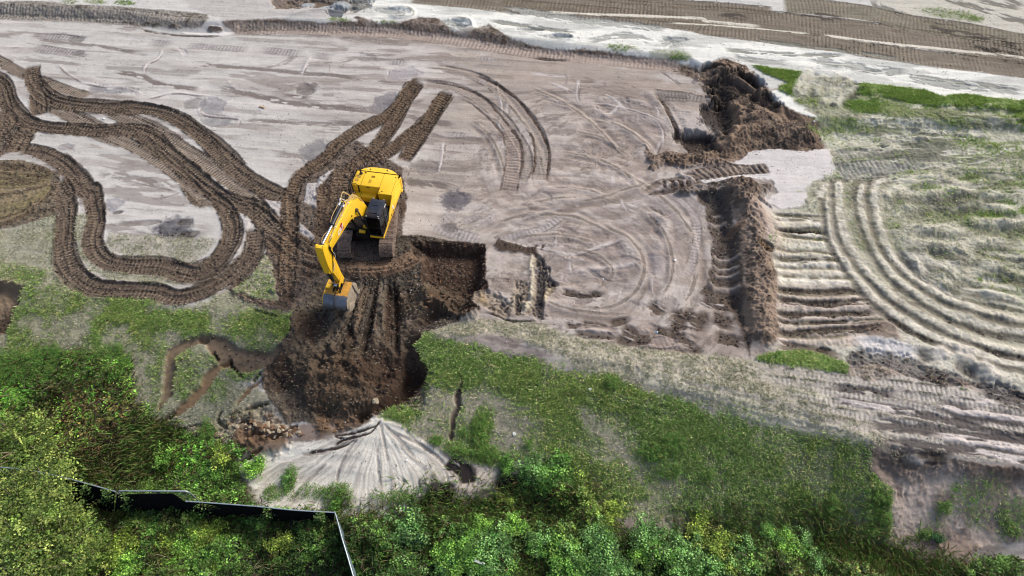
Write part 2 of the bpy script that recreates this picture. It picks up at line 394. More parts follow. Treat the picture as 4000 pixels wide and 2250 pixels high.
# ---- plateau: grader streaks, faint prints, damp patches
DK = S((116, 106, 101))
for i, (sp, w, o) in enumerate((('A 200,250 450,255 620,280', .5, .7), ('A 250,280 700,330 1000,385', .35, .7), ('A 100,420 450,450 620,470', .4, .5), ('A 250,320 560,390 640,410', .6, .7),
    ('A 800,510 1000,545 1180,610 1450,640', .5, .8), ('A 1400,460 1900,500 2568,560', .45, .75), ('B 0,555 300,585 480,605', .35, .75), ('A 1540,625 1800,680 2100,740 2568,790', .6, .8),
    ('B 0,770 250,800 480,830', .5, .7), ('A 1700,855 2250,885 2568,890', .4, .6), ('B 0,875 200,890', .5, .6), ('B 470,820 700,870 900,900', .6, .8), ('A 2000,680 2250,705', .4, .9),
    ('B 640,960 900,985 1200,1020', .5, .7), ('B 480,1275 700,1330 880,1350', .7, .8), ('A 680,1240 1000,1290 1300,1370', .7, .6), ('A 1950,1100 2200,1125 2400,1190', .5, .6), ('B 1000,650 1300,665 1700,665 1860,665', .3, .5),
    ('B 1950,660 2180,715', .4, .7), ('B 1560,1050 1850,1070', .6, .4), ('B 1750,925 1810,930', .4, .6), ('B 1780,1100 1900,1150', .5, .4), ('B 1000,840 1250,870', .3, .5),
    ('A 950,385 1080,395', .3, .5), ('B 0,270 300,290 520,310', .4, .5), ('B 850,350 1100,360', .3, .4), ('A 1700,240 2568,270', .35, .4), ('A 0,250 70,262', .4, .5), ('A 0,190 40,200', .3, .6))):
    streak(sp, w, DK, o, -.02, .36, seed=i)
for sp, w in (('A 220,255 450,265 620,285', .7), ('A 230,340 480,375 620,395', .9), ('A 1050,300 1250,315', .7), ('A 1320,325 1800,355', .7), ('A 1850,355 2180,390', .8), ('A 2220,390 2400,415', .8),
              ('B 180,410 310,425', .8), ('B 370,440 560,455', .7), ('B 1020,420 1190,425', .5), ('A 1560,640 1700,660', .7), ('B 720,935 790,950', .8), ('B 760,960 1000,975', .5),
              ('D 860,370 1100,410 1450,430', 1.6), ('D 1080,480 1500,480', 1.3), ('E 690,280 860,330 1080,390', .9), ('E 760,260 900,180', .8), ('E 1180,380 1500,300 1680,180', .5), ('E 1060,270 1220,160', .5), ('E 900,270 1080,190', .5)):
    track(sp, w, S((150, 142, 140)), S((182, 176, 175)), S((98, 92, 90)), .7, .3, .02, .05, .0, split=False, fade=1.2, edge=2.0)
for (t, x, y, a, b, cc, o) in (('A', 2200, 640, .9, .9, (98, 90, 88), .8), ('A', 2270, 1090, 1.5, 1.3, (118, 116, 118), .8), ('A', 1390, 740, .8, .7, (118, 112, 112), .7), ('A', 1520, 760, 1.0, 1.2, (128, 126, 130), .7), ('A', 700, 640, .9, .7, (118, 114, 116), .7),
    ('A', 860, 650, 1.6, .5, (128, 126, 130), .7), ('A', 1560, 870, 1.4, .7, (126, 124, 126), .7), ('A', 540, 280, .8, .5, (110, 106, 104), .6), ('A', 560, 380, .7, .5, (112, 108, 106), .6), ('A', 470, 1050, .8, .4, (120, 118, 122), .5),
    ('B', 400, 720, 1.3, .9, (110, 106, 110), .8), ('B', 490, 530, 1.4, .9, (160, 154, 156), .7), ('B', 330, 780, 1.2, .6, (122, 116, 118), .7), ('B', 660, 1200, 1.5, .9, (122, 114, 110), .7), ('B', 1150, 990, .9, .6, (122, 112, 108), .7),
    ('B', 1200, 1110, .9, .8, (124, 114, 110), .5), ('B', 900, 1420, 1.3, .7, (104, 100, 106), .9), ('E', 870, 100, 1.0, 1.1, (100, 96, 100), .9), ('E', 830, 290, .7, .5, (104, 98, 98), .8), ('D', 1230, 290, 1.2, 1.1, (84, 82, 88), .9), ('D', 1250, 360, 1.0, .6, (100, 98, 94), .7),
    ('D', 1330, 350, .9, .4, (74, 68, 66), .8), ('D', 1320, 250, .6, .3, (88, 82, 80), .7), ('D', 800, 130, .8, .8, (140, 138, 142), .7), ('E', 1680, 350, .8, .9, (128, 116, 110), .6), ('E', 1900, 360, .7, .6, (134, 122, 116), .6), ('E', 2050, 540, 1.2, .5, (112, 106, 106), .8),
    ('E', 1870, 470, 2., .7, (138, 126, 120), .6), ('E', 2090, 650, 1.5, 1.0, (124, 114, 108), .7), ('E', 1840, 650, 1.6, .5, (128, 116, 110), .6), ('E', 1600, 540, 1.0, .7, (128, 116, 110), .6), ('E', 1800, 815, .9, .4, (120, 108, 102), .7), ('E', 1640, 890, 1.2, .7, (146, 136, 132), .6),
    ('E', 2250, 260, 1.0, 1.0, (124, 114, 110), .7), ('E', 2350, 300, .6, 1.2, (124, 114, 110), .6), ('E', 2280, 500, .9, .8, (126, 114, 108), .5), ('E', 2330, 560, .7, .8, (138, 132, 134), .7), ('E', 2450, 130, 1.8, 1.2, (138, 130, 128), .6), ('E', 1500, 80, .7, .6, (140, 130, 126), .5),
    ('B', 2100, 790, 2.4, 1.3, (130, 122, 118), .55), ('B', 2000, 740, 1.6, .8, (136, 126, 122), .5), ('B', 2250, 900, 1.8, 1.2, (140, 130, 126), .5), ('B', 1880, 880, 1.4, 1.0, (140, 128, 122), .4), ('B', 1930, 1070, 1.0, .8, (134, 122, 116), .5), ('B', 1550, 780, 1.2, .7, (152, 142, 138), .5),
    ('E', 2050, 860, 1.6, .5, (140, 130, 124), .5), ('E', 2370, 860, 1.2, .8, (124, 114, 108), .6), ('D', 850, 180, .4, .2, (100, 92, 90), .8), ('D', 1000, 260, 1.6, .25, (110, 100, 96), .7), ('D', 700, 200, .5, 1.0, (140, 136, 138), .6)):
    sl, m = blob(t, x, y, a, b, .1, .4); mix_(sl, m * (.55 + .8 * (N3[sl])), S(cc), o); H[sl] -= (.05 * m).astype(np.float32)
# fine meandering ledges of dried slurry
for i, sp in enumerate(('A 580,590 680,610 760,620 860,620 960,650 1030,690', 'A 1020,720 1120,690 1200,670 1280,665 1400,680 1540,690', 'A 1440,740 1430,800 1500,830 1700,850 1690,920', 'A 400,450 480,530 600,600', 'A 1170,340 1130,420 1050,460 1030,540',
    'A 2230,390 2200,450 2150,560', 'A 1650,560 1640,590 1700,640', 'B 400,480 380,560', 'B 790,1000 780,1150 750,1250', 'B 1190,560 1180,640 1210,760 1190,880 1210,940', 'B 1240,700 1250,780 1240,840', 'B 1760,560 1750,700 1800,760', 'B 2290,740 2330,800 2320,850', 'B 1830,740 2000,750 2150,790 2300,850 2360,930 2360,1050',
    'E 1310,250 1600,160 1700,170', 'E 1600,330 1590,450', 'E 1690,490 1700,640', 'E 2050,60 2100,160 2200,200', 'E 2270,600 2290,740 2330,800', 'E 1380,420 1700,480 1850,450 2100,370', 'E 1890,590 2050,570 2200,540', 'E 1640,600 1640,700', 'D 780,90 820,130 850,170', 'B 1290,1290 1400,1330', 'B 2350,1000 2300,1150 2420,1170', 'A 2050,1330 2200,1250 2300,1260')):
    ridge(sp, .28, .05, S((204, 196, 194)), .6, fade=.8)
    streak(sp, .13, S((104, 94, 90)), .6, -.03, .42, seed=i, raw=[(a + .12, b - .12) for a, b in wpts(sp)])
# long bent ridges on the right part of the plateau
for i, sp in enumerate(('B 1780,710 1900,790 2050,900 2150,960 2200,1050', 'E 1380,180 1600,130 1750,60', 'E 1250,130 1150,230 1000,280', 'E 1800,340 1900,300 2000,220', 'E 1500,60 1700,40 2000,20', 'E 1680,460 1500,520', 'E 2200,180 2350,230 2380,330 2340,450 2300,530', 'E 2120,300 2100,420 2180,520',
    'E 1640,590 1830,610 2050,560 2250,540', 'B 2170,640 2290,680 2370,800', 'B 1900,1300 2100,1320 2200,1380 2400,1440', 'E 1250,60 1500,20 1800,-30', 'E 1650,240 1850,160 2000,160', 'E 2000,700 2200,680 2350,600 2450,480', 'E 2350,600 2450,640 2560,560', 'B 1700,940 1800,870 1950,870', 'B 2170,1150 2250,1050 2300,990')):
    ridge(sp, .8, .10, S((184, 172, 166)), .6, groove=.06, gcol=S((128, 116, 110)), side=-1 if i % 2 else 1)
rr = random.Random(4)
for i in range(70):                              # short curved scuffs all over the plateau
    x0 = rr.uniform(-38, 16); y0 = rr.uniform(27, 52)
    if rr.random() < .5: x0 = rr.uniform(0, 18)
    a = rr.gauss(-.1, .25 if x0 < 0 else .8); L = rr.uniform(1.0, 4.0); k = rr.uniform(-.25, .25)
    pts = [(x0 + L * t * math.cos(a + k * t * 2), y0 + L * t * math.sin(a + k * t * 2)) for t in (0, .33, .66, 1)]
    streak('', rr.uniform(.15, .5), rr.choice((S((122, 112, 108)), S((200, 192, 190)), S((138, 126, 122)))), .55, rr.uniform(-.05, .05), .38, raw=pts, seed=i, fade=.7)
for i, (sp, w) in enumerate((('P 1560,430 1640,480 1710,540 1745,610 1750,690 1720,770 1660,820', .35), ('P 1600,520 1660,570 1690,640 1685,710 1640,770', .3), ('P 1500,560 1580,600 1620,660 1600,730 1540,770 1460,780', .35), ('P 1420,620 1500,640 1540,680 1520,720', .3), ('P 1640,240 1690,300 1715,370', .4), ('P 1330,740 1420,775 1520,790 1600,785', .35),
    ('P 1480,300 1560,320 1630,370 1660,430', .35), ('P 1400,380 1500,400 1580,440 1630,500', .3), ('P 1380,470 1480,480 1560,520', .35), ('P 1440,330 1520,350 1590,400', .25), ('P 1060,170 1160,180 1240,220 1300,290 1350,370 1370,460', .3), ('P 1180,300 1230,340 1260,400 1275,470', .3), ('P 1330,220 1420,260 1500,320 1560,390', .3), ('P 1300,520 1400,500 1500,500 1600,470 1700,455', .4), ('P 1240,560 1330,540 1440,545 1540,590', .35), ('P 1290,600 1400,590 1500,610', .3))):
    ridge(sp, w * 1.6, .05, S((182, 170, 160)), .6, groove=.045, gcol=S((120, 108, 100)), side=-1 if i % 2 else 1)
    streak(sp, w * .6, S((108, 97, 89)), .6, -.03, .38, seed=i + 60)
# faint big arcs
FA = dict(w=.95, col=S((146, 134, 126)), light=S((172, 161, 152)), dark=S((92, 81, 74)), op=.85, depth=.10, rib=.03, berm=.07, split=False, ribcol=.3)
track('B 780,490 980,530 1130,600 1230,680 1340,770 1430,880 1490,1000 1500,1150 1480,1290', **FA)
track('B 640,600 850,620 1000,680 1130,770 1230,860 1300,960 1370,1080 1380,1200 1330,1320', **FA)
track('B 1040,570 1110,600', .7, S((140, 128, 132)), S((176, 166, 166)), S((92, 82, 86)), .9, .28, .03, .05, .0, split=False)
track('B 1250,930 1290,1030 1300,1150 1280,1280 1260,1380', 1.1, S((138, 124, 116)), S((168, 155, 147)), S((84, 72, 66)), .9, .3, .07, .07, .05, split=False, fade=.3)
streak('B 980,520 1150,590 1300,690 1420,830 1500,960 1550,1080 1545,1200 1530,1300', .22, S((92, 78, 70)), .85, -.05, .25)
streak('B 1370,900 1430,1000 1450,1130 1430,1280', .18, S((100, 86, 78)), .8, -.04, .3)
streak('B 680,580 900,620 1080,700 1180,800 1260,900 1340,1010 1360,1150 1340,1260', .2, S((100, 86, 78)), .8, -.04, .3)
streak('B 880,690 1000,750 1120,850 1210,960 1240,1060', .18, S((104, 90, 82)), .8, -.04, .35)
track('F 60,60 170,150 225,260 225,400 180,560 130,650', .5, S((172, 160, 155)), S((190, 182, 178)), S((116, 106, 102)), .6, .28, .03, .03, .04, split=False)
# ---- upper right spoil heap
sl, m, sd_ = poly('C 240,510 330,440 400,410 580,470 650,560 740,650 830,760 950,810 1090,870 1130,960 1140,1060 1000,1085 800,1070 620,1090 500,1165 380,1130 200,1170 30,1190 -40,1130 160,1090 300,1030 420,900 360,760 250,620', .15, .35)
mix_(sl, m, S((116, 98, 84))); e = sst(0, 2.2, sd_)
mix_(sl, m * sst(.42, .6, fbm(X, Y, 1.6, 300, 4)[sl]), S((78, 68, 62)), .8)
mix_(sl, m * sst(.52, .62, N3[sl]), S((142, 122, 104)), .6)
H[sl] += (m * (.75 * e * (.4 + N2[sl]) + .16 * (N3[sl] - .5) + .10 * (N4[sl] - .5) + .10 * CL[sl] + .28 * (fbm(X, Y, 1.6, 300, 4)[sl] - .5))).astype(np.float32)
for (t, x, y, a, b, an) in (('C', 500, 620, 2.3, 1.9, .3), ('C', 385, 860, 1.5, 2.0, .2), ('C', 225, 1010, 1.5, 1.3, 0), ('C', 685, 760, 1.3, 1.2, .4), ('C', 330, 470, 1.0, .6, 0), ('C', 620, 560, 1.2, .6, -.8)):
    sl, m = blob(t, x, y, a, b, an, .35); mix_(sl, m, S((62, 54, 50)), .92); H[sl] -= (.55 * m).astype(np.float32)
ridge('C 430,560 560,610 680,690 720,740', .5, .35, S((140, 120, 104)), .9)
ridge('C 480,740 500,850 470,1000 380,1080', .7, .35, S((148, 126, 106)), .8)
ridge('C 690,720 820,820 840,900', .6, .3, S((128, 110, 94)), .8)
streak('C 230,520 240,560 210,590 240,610', .5, S((70, 60, 54)), .9, .12, .3)
# sand shelf between heap and pad, with dark soil strips
for sp, w in (('B 2290,660 2568,690 C 150,690 300,720', .8), ('B 2320,700 2568,720', .4), ('C 30,800 200,820', .5), ('C 60,860 160,880', .6)):
    track(sp, w, S((118, 110, 104)), S((160, 152, 148)), S((74, 68, 64)), .85, .28, .04, .05, .04, split=False, fade=.4)
streak('B 2300,670 2380,760 2440,880 2500,1000 2540,1090', .35, S((96, 84, 76)), .9, -.08, .15)
sl, m, _ = poly('C 40,780 180,800 330,880 360,940 150,950 60,860', .2, .3); mix_(sl, m, S((176, 166, 160)), .7)
sl, m, _ = poly('C 130,950 330,950 300,1040 170,1100', .15, .2); mix_(sl, m, S((74, 64, 58)), .9); H[sl] -= .3 * m
# crumbly berm running left of the heap
face('B 2230,1040 2300,1120 2400,1080 2568,1110 C 100,1150 250,1120 400,1140 500,1180 300,1180 100,1200 B 2400,1170 2300,1230 2240,1130', S((122, 104, 90)), .9, .4, .15, .25)
for sp in ('B 2250,1400 2350,1330 2568,1290 C 200,1250 450,1215 740,1210', 'C 0,1330 200,1300 450,1250 750,1225'):
    track(sp, .8, S((120, 106, 96)), S((158, 144, 134)), S((70, 58, 52)), .85, .42, -.02, .14, .08, split=False, fade=.5, skew=.3)
ridge('B 2240,1400 2400,1330 2568,1300 C 100,1250 250,1225', .4, .2, S((188, 176, 170)), .8)
streak('E 2260,120 2350,190 2400,250', .3, S((90, 80, 74)), .8, -.08, .3)
streak('E 2240,90 2250,60 2568,10', .3, S((90, 80, 74)), .8, -.08, .3)
for x in range(2260, 2560, 55): streak('B %d,1290 %d,1360' % (x + 110 if x < 2400 else x, x + (120 if x < 2400 else 25)), .25, S((84, 72, 66)), .8, -.06, .2, fade=.2)
# white sand pad
sl, m, _ = poly('C 500,1170 620,1085 800,1070 1000,1085 1170,1060 1200,1160 1215,1250 1180,1300 1090,1300 1020,1350 1000,1449 F 1010,150 830,165 730,120 790,30 C 770,1330 750,1290 620,1290 500,1330 300,1340 250,1290 500,1270 740,1240 740,1200 520,1190', .06, .3)
mix_(sl, m, S((203, 197, 194))); H[sl] += .06 * m; PAD = (sl, m)
track('C 180,1260 450,1225 745,1215', .9, S((120, 106, 96)), S((158, 144, 134)), S((72, 62, 56)), .9, .5, -.03, .16, .05, split=False, fade=.3, skew=.4)
face('C 60,1400 200,1330 420,1310 560,1340 760,1340 720,1400 700,1449 F 760,160 600,100 560,260 480,100 440,40 250,60', S((112, 100, 90)), .85, .3, .25, .2)
sl, m, _ = poly('C 770,655 830,640 960,700 1010,790 1120,865 990,825 850,760', .1, .3); mix_(sl, m, WHITE)
sl, m, _ = poly('C 600,470 660,520 740,540 850,600 840,620 770,640 700,580', .1, .3); mix_(sl, m, S((200, 198, 192)), .8)
# ---- green and grey field on the right
FIELD = 'C 860,600 800,620 980,760 1130,880 1140,1060 1200,1080 1215,1250 1100,1300 1020,1360 F 1010,150 760,200 740,400 730,700 740,1150 1150,1160 1300,1230 1700,1240 2100,1449 I 2568,180 I 3600,400 C 4000,735 2568,735 1960,690 1370,600 1260,560 1000,560'
sl, m, sd_ = poly(FIELD, .3, .4); FM = (sl, m)
pale, grn = S((178, 176, 158)), S((142, 146, 118))
fs = fbm(UX * .25, UY + .4 * N2, 1.1, 310, 4)[sl]
mix_(sl, m, pale); mix_(sl, m * sst(.42, .6, fs), S((132, 132, 110)), .8)
mix_(sl, m * sst(.52, .64, N3[sl] * .5 + fs * .5), S((202, 198, 182)), .6)
H[sl] += (m * (.22 * (fs - .5) + .05 * (N3[sl] - .5))).astype(np.float32)
G[sl] += .10 * m * sst(.4, .6, N1[sl]) * sst(.45, .6, N2[sl]); ST[sl] += .25 * m * sst(.45, .6, fs)
# the lower part is sandier
sl, m, _ = poly('F 740,180 1180,200 1400,700 1900,1000 2568,1200 3400,1400 I 3400,300 2568,180 F 2100,1440 1700,1240 1300,1230 1150,1160 740,1150', .8, .5)
mix_(sl, m, S((200, 194, 182)), .75); ST[sl] *= 1 - .9 * m; G[sl] *= 1 - .9 * m
sl, m, _ = poly('F 740,700 1300,690 1650,850 1700,1100 1300,1140 740,1120', .5, .4); mix_(sl, m, S((172, 158, 148)), .75)
# bright strip of turf along the edge
def fs2(sl): return FS2[sl]
def turf(spec, g=1.0, col=S((96, 124, 44)), lift=.08, soft=.12, wob=.2):
    sl, m, sd_ = poly(spec, soft, wob)
    mix_(sl, m, col, .9); H[sl] += (lift * m).astype(np.float32); G[sl] += g * m; ST[sl] *= 1 - m
turf('C 615,465 800,495 975,515 950,590 900,690 820,650 810,620 890,600 760,545')
turf('C 1375,595 1600,615 1850,648 1965,690 2150,678 2350,705 2568,728 3400,800 3400,900 2568,800 2150,770 1900,760 1600,700 1370,670')
sl, m, _ = poly('C 1000,640 1370,640 1700,730 2568,790 3400,880 3400,1000 2568,890 2000,850 1500,800 1100,760 980,720', .8, .6); G[sl] += .45 * m * sst(.35, .6, fs2(sl)); mix_(sl, m, S((116, 126, 80)), .7); mix_(sl, m * sst(.5, .6, fs2(sl)), S((160, 160, 136)), .6)
for (t, x, y, a, b, s_) in (('C', 1450, 760, 3.5, 1.2, .4), ('C', 1250, 860, 3, .8, .3), ('C', 1180, 960, 2, .8, .3), ('C', 2400, 1330, 4, 1.8, .45), ('C', 2000, 1330, 4, 1.0, .35), ('C', 1340, 1370, 2, 1.2, .4), ('C', 1050, 1400, 1.4, 1.0, .4), ('F', 2450, 230, 3, 2, .4), ('F', 2300, 680, 3, 1.5, .35), ('F', 2450, 560, 3, 1.5, .35),
    ('F', 1900, 20, 4, 1, .4), ('F', 2100, 150, 3, 1.6, .35), ('F', 1700, 300, 3, 1.2, .25), ('C', 1850, 900, 5, 1.2, .25), ('C', 2300, 1000, 5, 1.4, .3), ('C', 1900, 1250, 3, .8, .35), ('F', 1100, 100, 1.2, .8, .3), ('F', 2550, 200, 1.5, 1.5, .7), ('F', 1650, 430, 3, 1, .2)):
    sl, m = blob(t, x, y, a, b, -.1, .7); G[sl] += .55 * s_ * m * sst(.42, .56, FS3[sl]); mix_(sl, m * sst(.40, .56, FS3[sl]), S((118, 128, 82)), .7)
# ramp prints through the turf
for i, sp in enumerate(('C 1040,500 980,570 940,640 930,680', 'C 1100,540 1010,620 980,700', 'C 1160,540 1100,600 1080,700', 'C 1250,530 1180,600 1150,690 1120,760', 'C 1330,560 1230,640 1190,760', 'C 1370,600 1270,690 1220,770')):
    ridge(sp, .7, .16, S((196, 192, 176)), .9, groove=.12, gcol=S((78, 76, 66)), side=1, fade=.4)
    sl, D, SG, SS, T = field(catmull(wpts(sp)), .7); G[sl] *= 1 - .8 * (1 - sst(.3, .6, D))
# field ribs and smears
GR = dict(col=S((136, 134, 128)), light=S((182, 178, 168)), dark=S((84, 84, 82)), op=.85, pitch=.36, depth=.05, rib=.06, berm=.03, split=False, ribcol=.6)
track('C 1215,1240 1500,1200 1800,1160 2100,1150', 1.6, **GR)
track('C 1200,1120 1500,1075 1750,1025 1950,985 2300,960', 1.1, **{**GR, 'op': .6})
track('C 1700,925 1850,905 1980,940', 1.0, **{**GR, 'op': .5})
track('C 2100,1150 2568,1120', 1.0, **{**GR, 'op': .35})
sl, m = blob('C', 1780, 1100, 4.2, 1.1, .08, .6); mix_(sl, m, S((96, 96, 84)), .8)
for i in range(46):
    t = i / 46.0
    yy = 770 + 640 * t + rr.uniform(-10, 10); x0 = rr.uniform(1150, 2300)
    L = rr.uniform(200, 800); dy = rr.uniform(-.02, .14) if yy < 1000 else rr.uniform(-.16, .05)
    c_ = (S((206, 202, 188)), S((106, 108, 92)), S((118, 122, 92)), S((196, 192, 174)))[i % 4]
    streak('C %.0f,%.0f %.0f,%.0f %.0f,%.0f' % (x0, yy, x0 + L / 2, yy + dy * L * .4, x0 + L, yy + dy * L), rr.uniform(.3, .8), c_, .65, rr.choice((-.06, .06)), .40, seed=i + 50)
for i in range(34):
    yy = rr.uniform(0, 640); x0 = max(1560 + yy * .55, rr.uniform(1560, 2400)); L = rr.uniform(150, 600); sgn = rr.choice((-.35, -.2, .1, .25))
    c_ = (S((206, 202, 188)), S((104, 106, 90)), S((120, 124, 94)))[i % 3]
    sp = 'F %.0f,%.0f %.0f,%.0f %.0f,%.0f' % (x0, yy, x0 + L / 2, yy + sgn * L * .4, x0 + L, yy + sgn * L)
    if i % 3 == 0: ridge(sp, .9, .14, S((198, 194, 178)), .8, groove=.09, gcol=S((92, 94, 78)), side=-1)
    else: streak(sp, rr.uniform(.3, .8), c_, .7, -.05, .38, seed=i + 90)
for i, sp in enumerate(('F 1620,170 1800,130 2000,70 2250,0', 'F 1640,330 1800,300 2000,300 2200,310', 'F 1700,500 1900,440 2200,400 2500,380', 'F 1880,690 2050,580 2200,500', 'F 1900,710 2100,640 2300,560 2400,500', 'F 1600,390 1850,400 2100,460 2300,480', 'F 2080,800 2300,790 2568,850', 'F 2250,650 2350,780 2450,850',
                       'F 1700,560 1850,520 2000,560', 'F 2100,180 2300,260 2560,250', 'C 1500,1449 1640,1350 1800,1280 2100,1260', 'C 1640,1400 1900,1380 2200,1330', 'F 2000,900 2250,900 2568,940')):
    ridge(sp, 1.1, .18, S((206, 200, 184)), .85, groove=.12, gcol=S((96, 94, 82)), side=-1)
# furrows pushed off the heap
fy = [210, 262, 318, 372, 420, 470, 540, 590, 640, 690, 735, 780, 828, 870, 918, 970, 1035, 1085]
for i, y in enumerate(fy):
    if i in (4, 9, 13): continue
    y += rr.uniform(-14, 14); xr = 1150 + rr.uniform(-60, 40) * (y > 560) + max(0, y - 300) * .62
    o = (rr.uniform(-14, 14), rr.uniform(-18, 18), rr.uniform(-14, 14) - (y - 700) * .06)
    dark = i in (2, 6, 10, 12, 14, 16)
    ridge('F 745,%.0f 900,%.0f 1080,%.0f %.0f,%.0f' % (y + 24, y + 26 + o[0], y + 24 + o[1], xr, y + 20 + o[2]), .40, .05, S((226, 218, 204)) if y < 720 else S((196, 181, 170)), .95, groove=.08, gcol=S((112, 104, 88)) if not dark else S((66, 57, 50)), side=1, fade=.6)
    if dark or i % 3 == 0:
        streak('F 750,%.0f 900,%.0f 1080,%.0f %.0f,%.0f' % (y, y + o[0], y + o[1], xr + 30, y + o[2] - 8), .5 if dark else .3, S((84, 74, 66)) if y > 690 else S((122, 116, 98)), .85, -.06, .35, seed=i)
    if i % 2: track('F 790,%.0f 1000,%.0f %.0f,%.0f' % (y + 30, y + 30 + o[0], xr - 60, y + 28 + o[1]), .4, S((196, 186, 166)) if y < 720 else S((178, 162, 150)), S((214, 206, 190)), S((140, 128, 112)), .5, .3, .0, .05, .0, split=False)
streak('F 750,310 960,315 1170,325', .22, S((60, 48, 40)), .95, -.12, .1)
sl, m, _ = poly('F 1400,1000 1560,960 1640,980 1700,1120 1500,1130', .2, .35); mix_(sl, m, S((112, 96, 86)), .75); H[sl] += (.1 * m).astype(np.float32)
for sp in ('F 1560,860 1750,850 1900,900', 'F 1600,800 1750,740', 'F 1780,860 1900,900 1950,880'):
    streak(sp, 1.0, S((84, 74, 68)), .75, 0, .4)
RP = catmull(wpts('C 1440,1320 F 1400,30 1410,200 1440,320 1500,440 1580,560 1700,690 1850,800 2000,890 2200,970 2568,1040 3300,1140'), 1.0)
def offs(off, a, b):
    n_ = np.gradient(RP, axis=0); n_ /= np.linalg.norm(n_, axis=1)[:, None]; Q = RP + np.stack([-n_[:, 1], n_[:, 0]], -1) * off
    i0_, i1_ = int(a * len(Q)), int(b * len(Q)); return Q[i0_:i1_:2]
for i in range(44):
    off = rr.choice((-1, 1)) * rr.uniform(.8, 6.5); off = off if off > -1.2 else -off; a = rr.uniform(.25, .7); raw_ = offs(off, a, a + rr.uniform(.12, .3))
    if len(raw_) < 3: continue
    raw_ = raw_ + np.cumsum(np.array([[rr.uniform(-.06, .06), rr.uniform(-.1, .1)] for _ in raw_]), axis=0)
    if i % 3 == 0: ridge('', rr.uniform(.5, .9), .10, S((208, 202, 188)), .8, groove=.08, gcol=S((92, 88, 76)), side=-1, raw=raw_)
    else: streak('', rr.uniform(.2, .6), rr.choice((S((98, 94, 82)), S((112, 110, 90)), S((210, 204, 192)))), .75, -.05, .36, raw=raw_, seed=i)
# four big curved ruts
RUT = dict(col=S((190, 184, 168)), gcol=S((58, 54, 48)), side=-1, fade=1.0)
for sp in ('C 1110,1400 F 1165,0 1170,150 1190,280 1230,400 1300,540 1400,680 1500,800 1650,920 1850,1030 2100,1140 2400,1235 2568,1270 3300,1400',
           'C 1250,1320 F 1240,0 1240,150 1260,280 1310,400 1400,540 1520,680 1650,800 1800,900 2050,1020 2300,1110 2568,1180 3300,1310',
           'C 1440,1320 F 1400,30 1410,200 1440,320 1500,440 1580,560 1700,690 1850,800 2000,890 2200,970 2568,1040 3300,1140',
           'C 1560,1290 F 1500,0 1500,150 1530,300 1580,420 1680,540 1800,660 1950,760 2100,830 2350,910 2568,960 3300,1050'):
    P = catmull(wpts(sp)); sl, D, SG, SS, T = field(P, 1.4)
    m = 1 - sst(.35, .95, D); G[sl] *= 1 - m; ST[sl] *= 1 - m
    mix_(sl, m, S((150, 142, 126)), .5)
    low = sst(4, 12, SS) * (.5 + sst(.40, .62, N2[sl]))
    w = .24
    D = np.where(D < 5, np.abs(D * SG + .30 * (N2[sl] - .5) + .10 * (N3[sl] - .5)), 99); H[sl] += (.05 * np.exp(-(D / w) ** 2) * (.75 + .5 * N3[sl]) * (.45 + .55 * low)).astype(np.float32)
    d = D * SG
    g = np.exp(-((d + .52) / .2) ** 2) + .35 * np.exp(-((d - .60) / .2) ** 2)
    H[sl] -= (.10 * g).astype(np.float32)
    mix_(sl, (1 - sst(.14, .36, D + .16 * (N4[sl] - .5) + .22 * (N3[sl] - .5))) * (.45 + .55 * sst(.36, .5, N3[sl] * .5 + N2[sl] * .5)), np.asarray(S((210, 203, 188))), .9)
    mix_(sl, (1 - sst(.16, .34, np.abs(d + .52) + .3 * (N3[sl] - .5) + .1 * (N4[sl] - .5))) * (.55 + .45 * low), S((76, 70, 62)), .85)
for sp in ('F 1920,1120 1960,1180 2010,1250', 'F 2230,1230 2300,1300 2400,1400', 'F 2050,1170 2250,1230'):
    ridge(sp, 1.2, .2, S((208, 200, 190)), .8, groove=.2, gcol=S((88, 82, 78)), side=-1, fade=.4)
sl, m = FM; H[sl] += (m * (.09 * (N3[sl] - .5) + .05 * (N4[sl] - .5))).astype(np.float32); mix_(sl, m * sst(.56, .68, N4[sl] * .5 + N3[sl] * .5), S((124, 118, 102)), .35)
# ---- ditch and spoil ridge
sl, m, sd_ = poly('F 215,55 440,30 470,150 480,290 530,300 545,500 560,700 600,850 625,1050 600,1215 555,1100 500,950 400,820 250,760 300,690 325,560 325,400 310,250 270,150', .12, .25)
mix_(sl, m * (.75 + .3 * N3[sl]), S((70, 61, 55))); H[sl] -= (.55 * sst(0, .8, sd_) * m + .12 * (N3[sl] - .5) * m + .1 * (N4[sl] - .5) * m).astype(np.float32)
mix_(sl, m * sst(.5, .65, N3[sl]), S((104, 92, 84)), .6)
for sp, w in (('F 320,190 420,180', .25), ('F 300,265 450,245', .35), ('F 330,500 540,500', .3), ('F 325,575 440,565 540,575', .3), ('F 330,615 540,620', .3), ('F 290,695 420,705 545,715', .4)):
    ridge(sp, w, .12, S((160, 148, 140)), .8, fade=.3)
P = catmull(wpts('C 560,1380 F 510,30 560,160 600,300 630,420 650,560 680,700 670,850 690,1000 670,1120 640,1190')); sl, D, SG, SS, T = field(P, 3.0)
hh = np.exp(-((D + .5 * (N2[sl] - .5) + .5 * (N3[sl] - .5)) / .95) ** 2) * sst(0, 1.5, T - SS)
H[sl] += (hh * (.75 + .4 * (N3[sl] - .5) + .25 * (N4[sl] - .5) + .12 * CL[sl])).astype(np.float32)
mix_(sl, sst(.25, .5, hh), S((136, 118, 103)), .95)
mix_(sl, sst(.2, .4, hh) * sst(.5, .62, N3[sl]), S((84, 72, 64)), .7)
mix_(sl, sst(.2, .4, hh) * sst(.56, .7, N4[sl] * .5 + N2[sl] * .5), S((166, 148, 132)), .5)
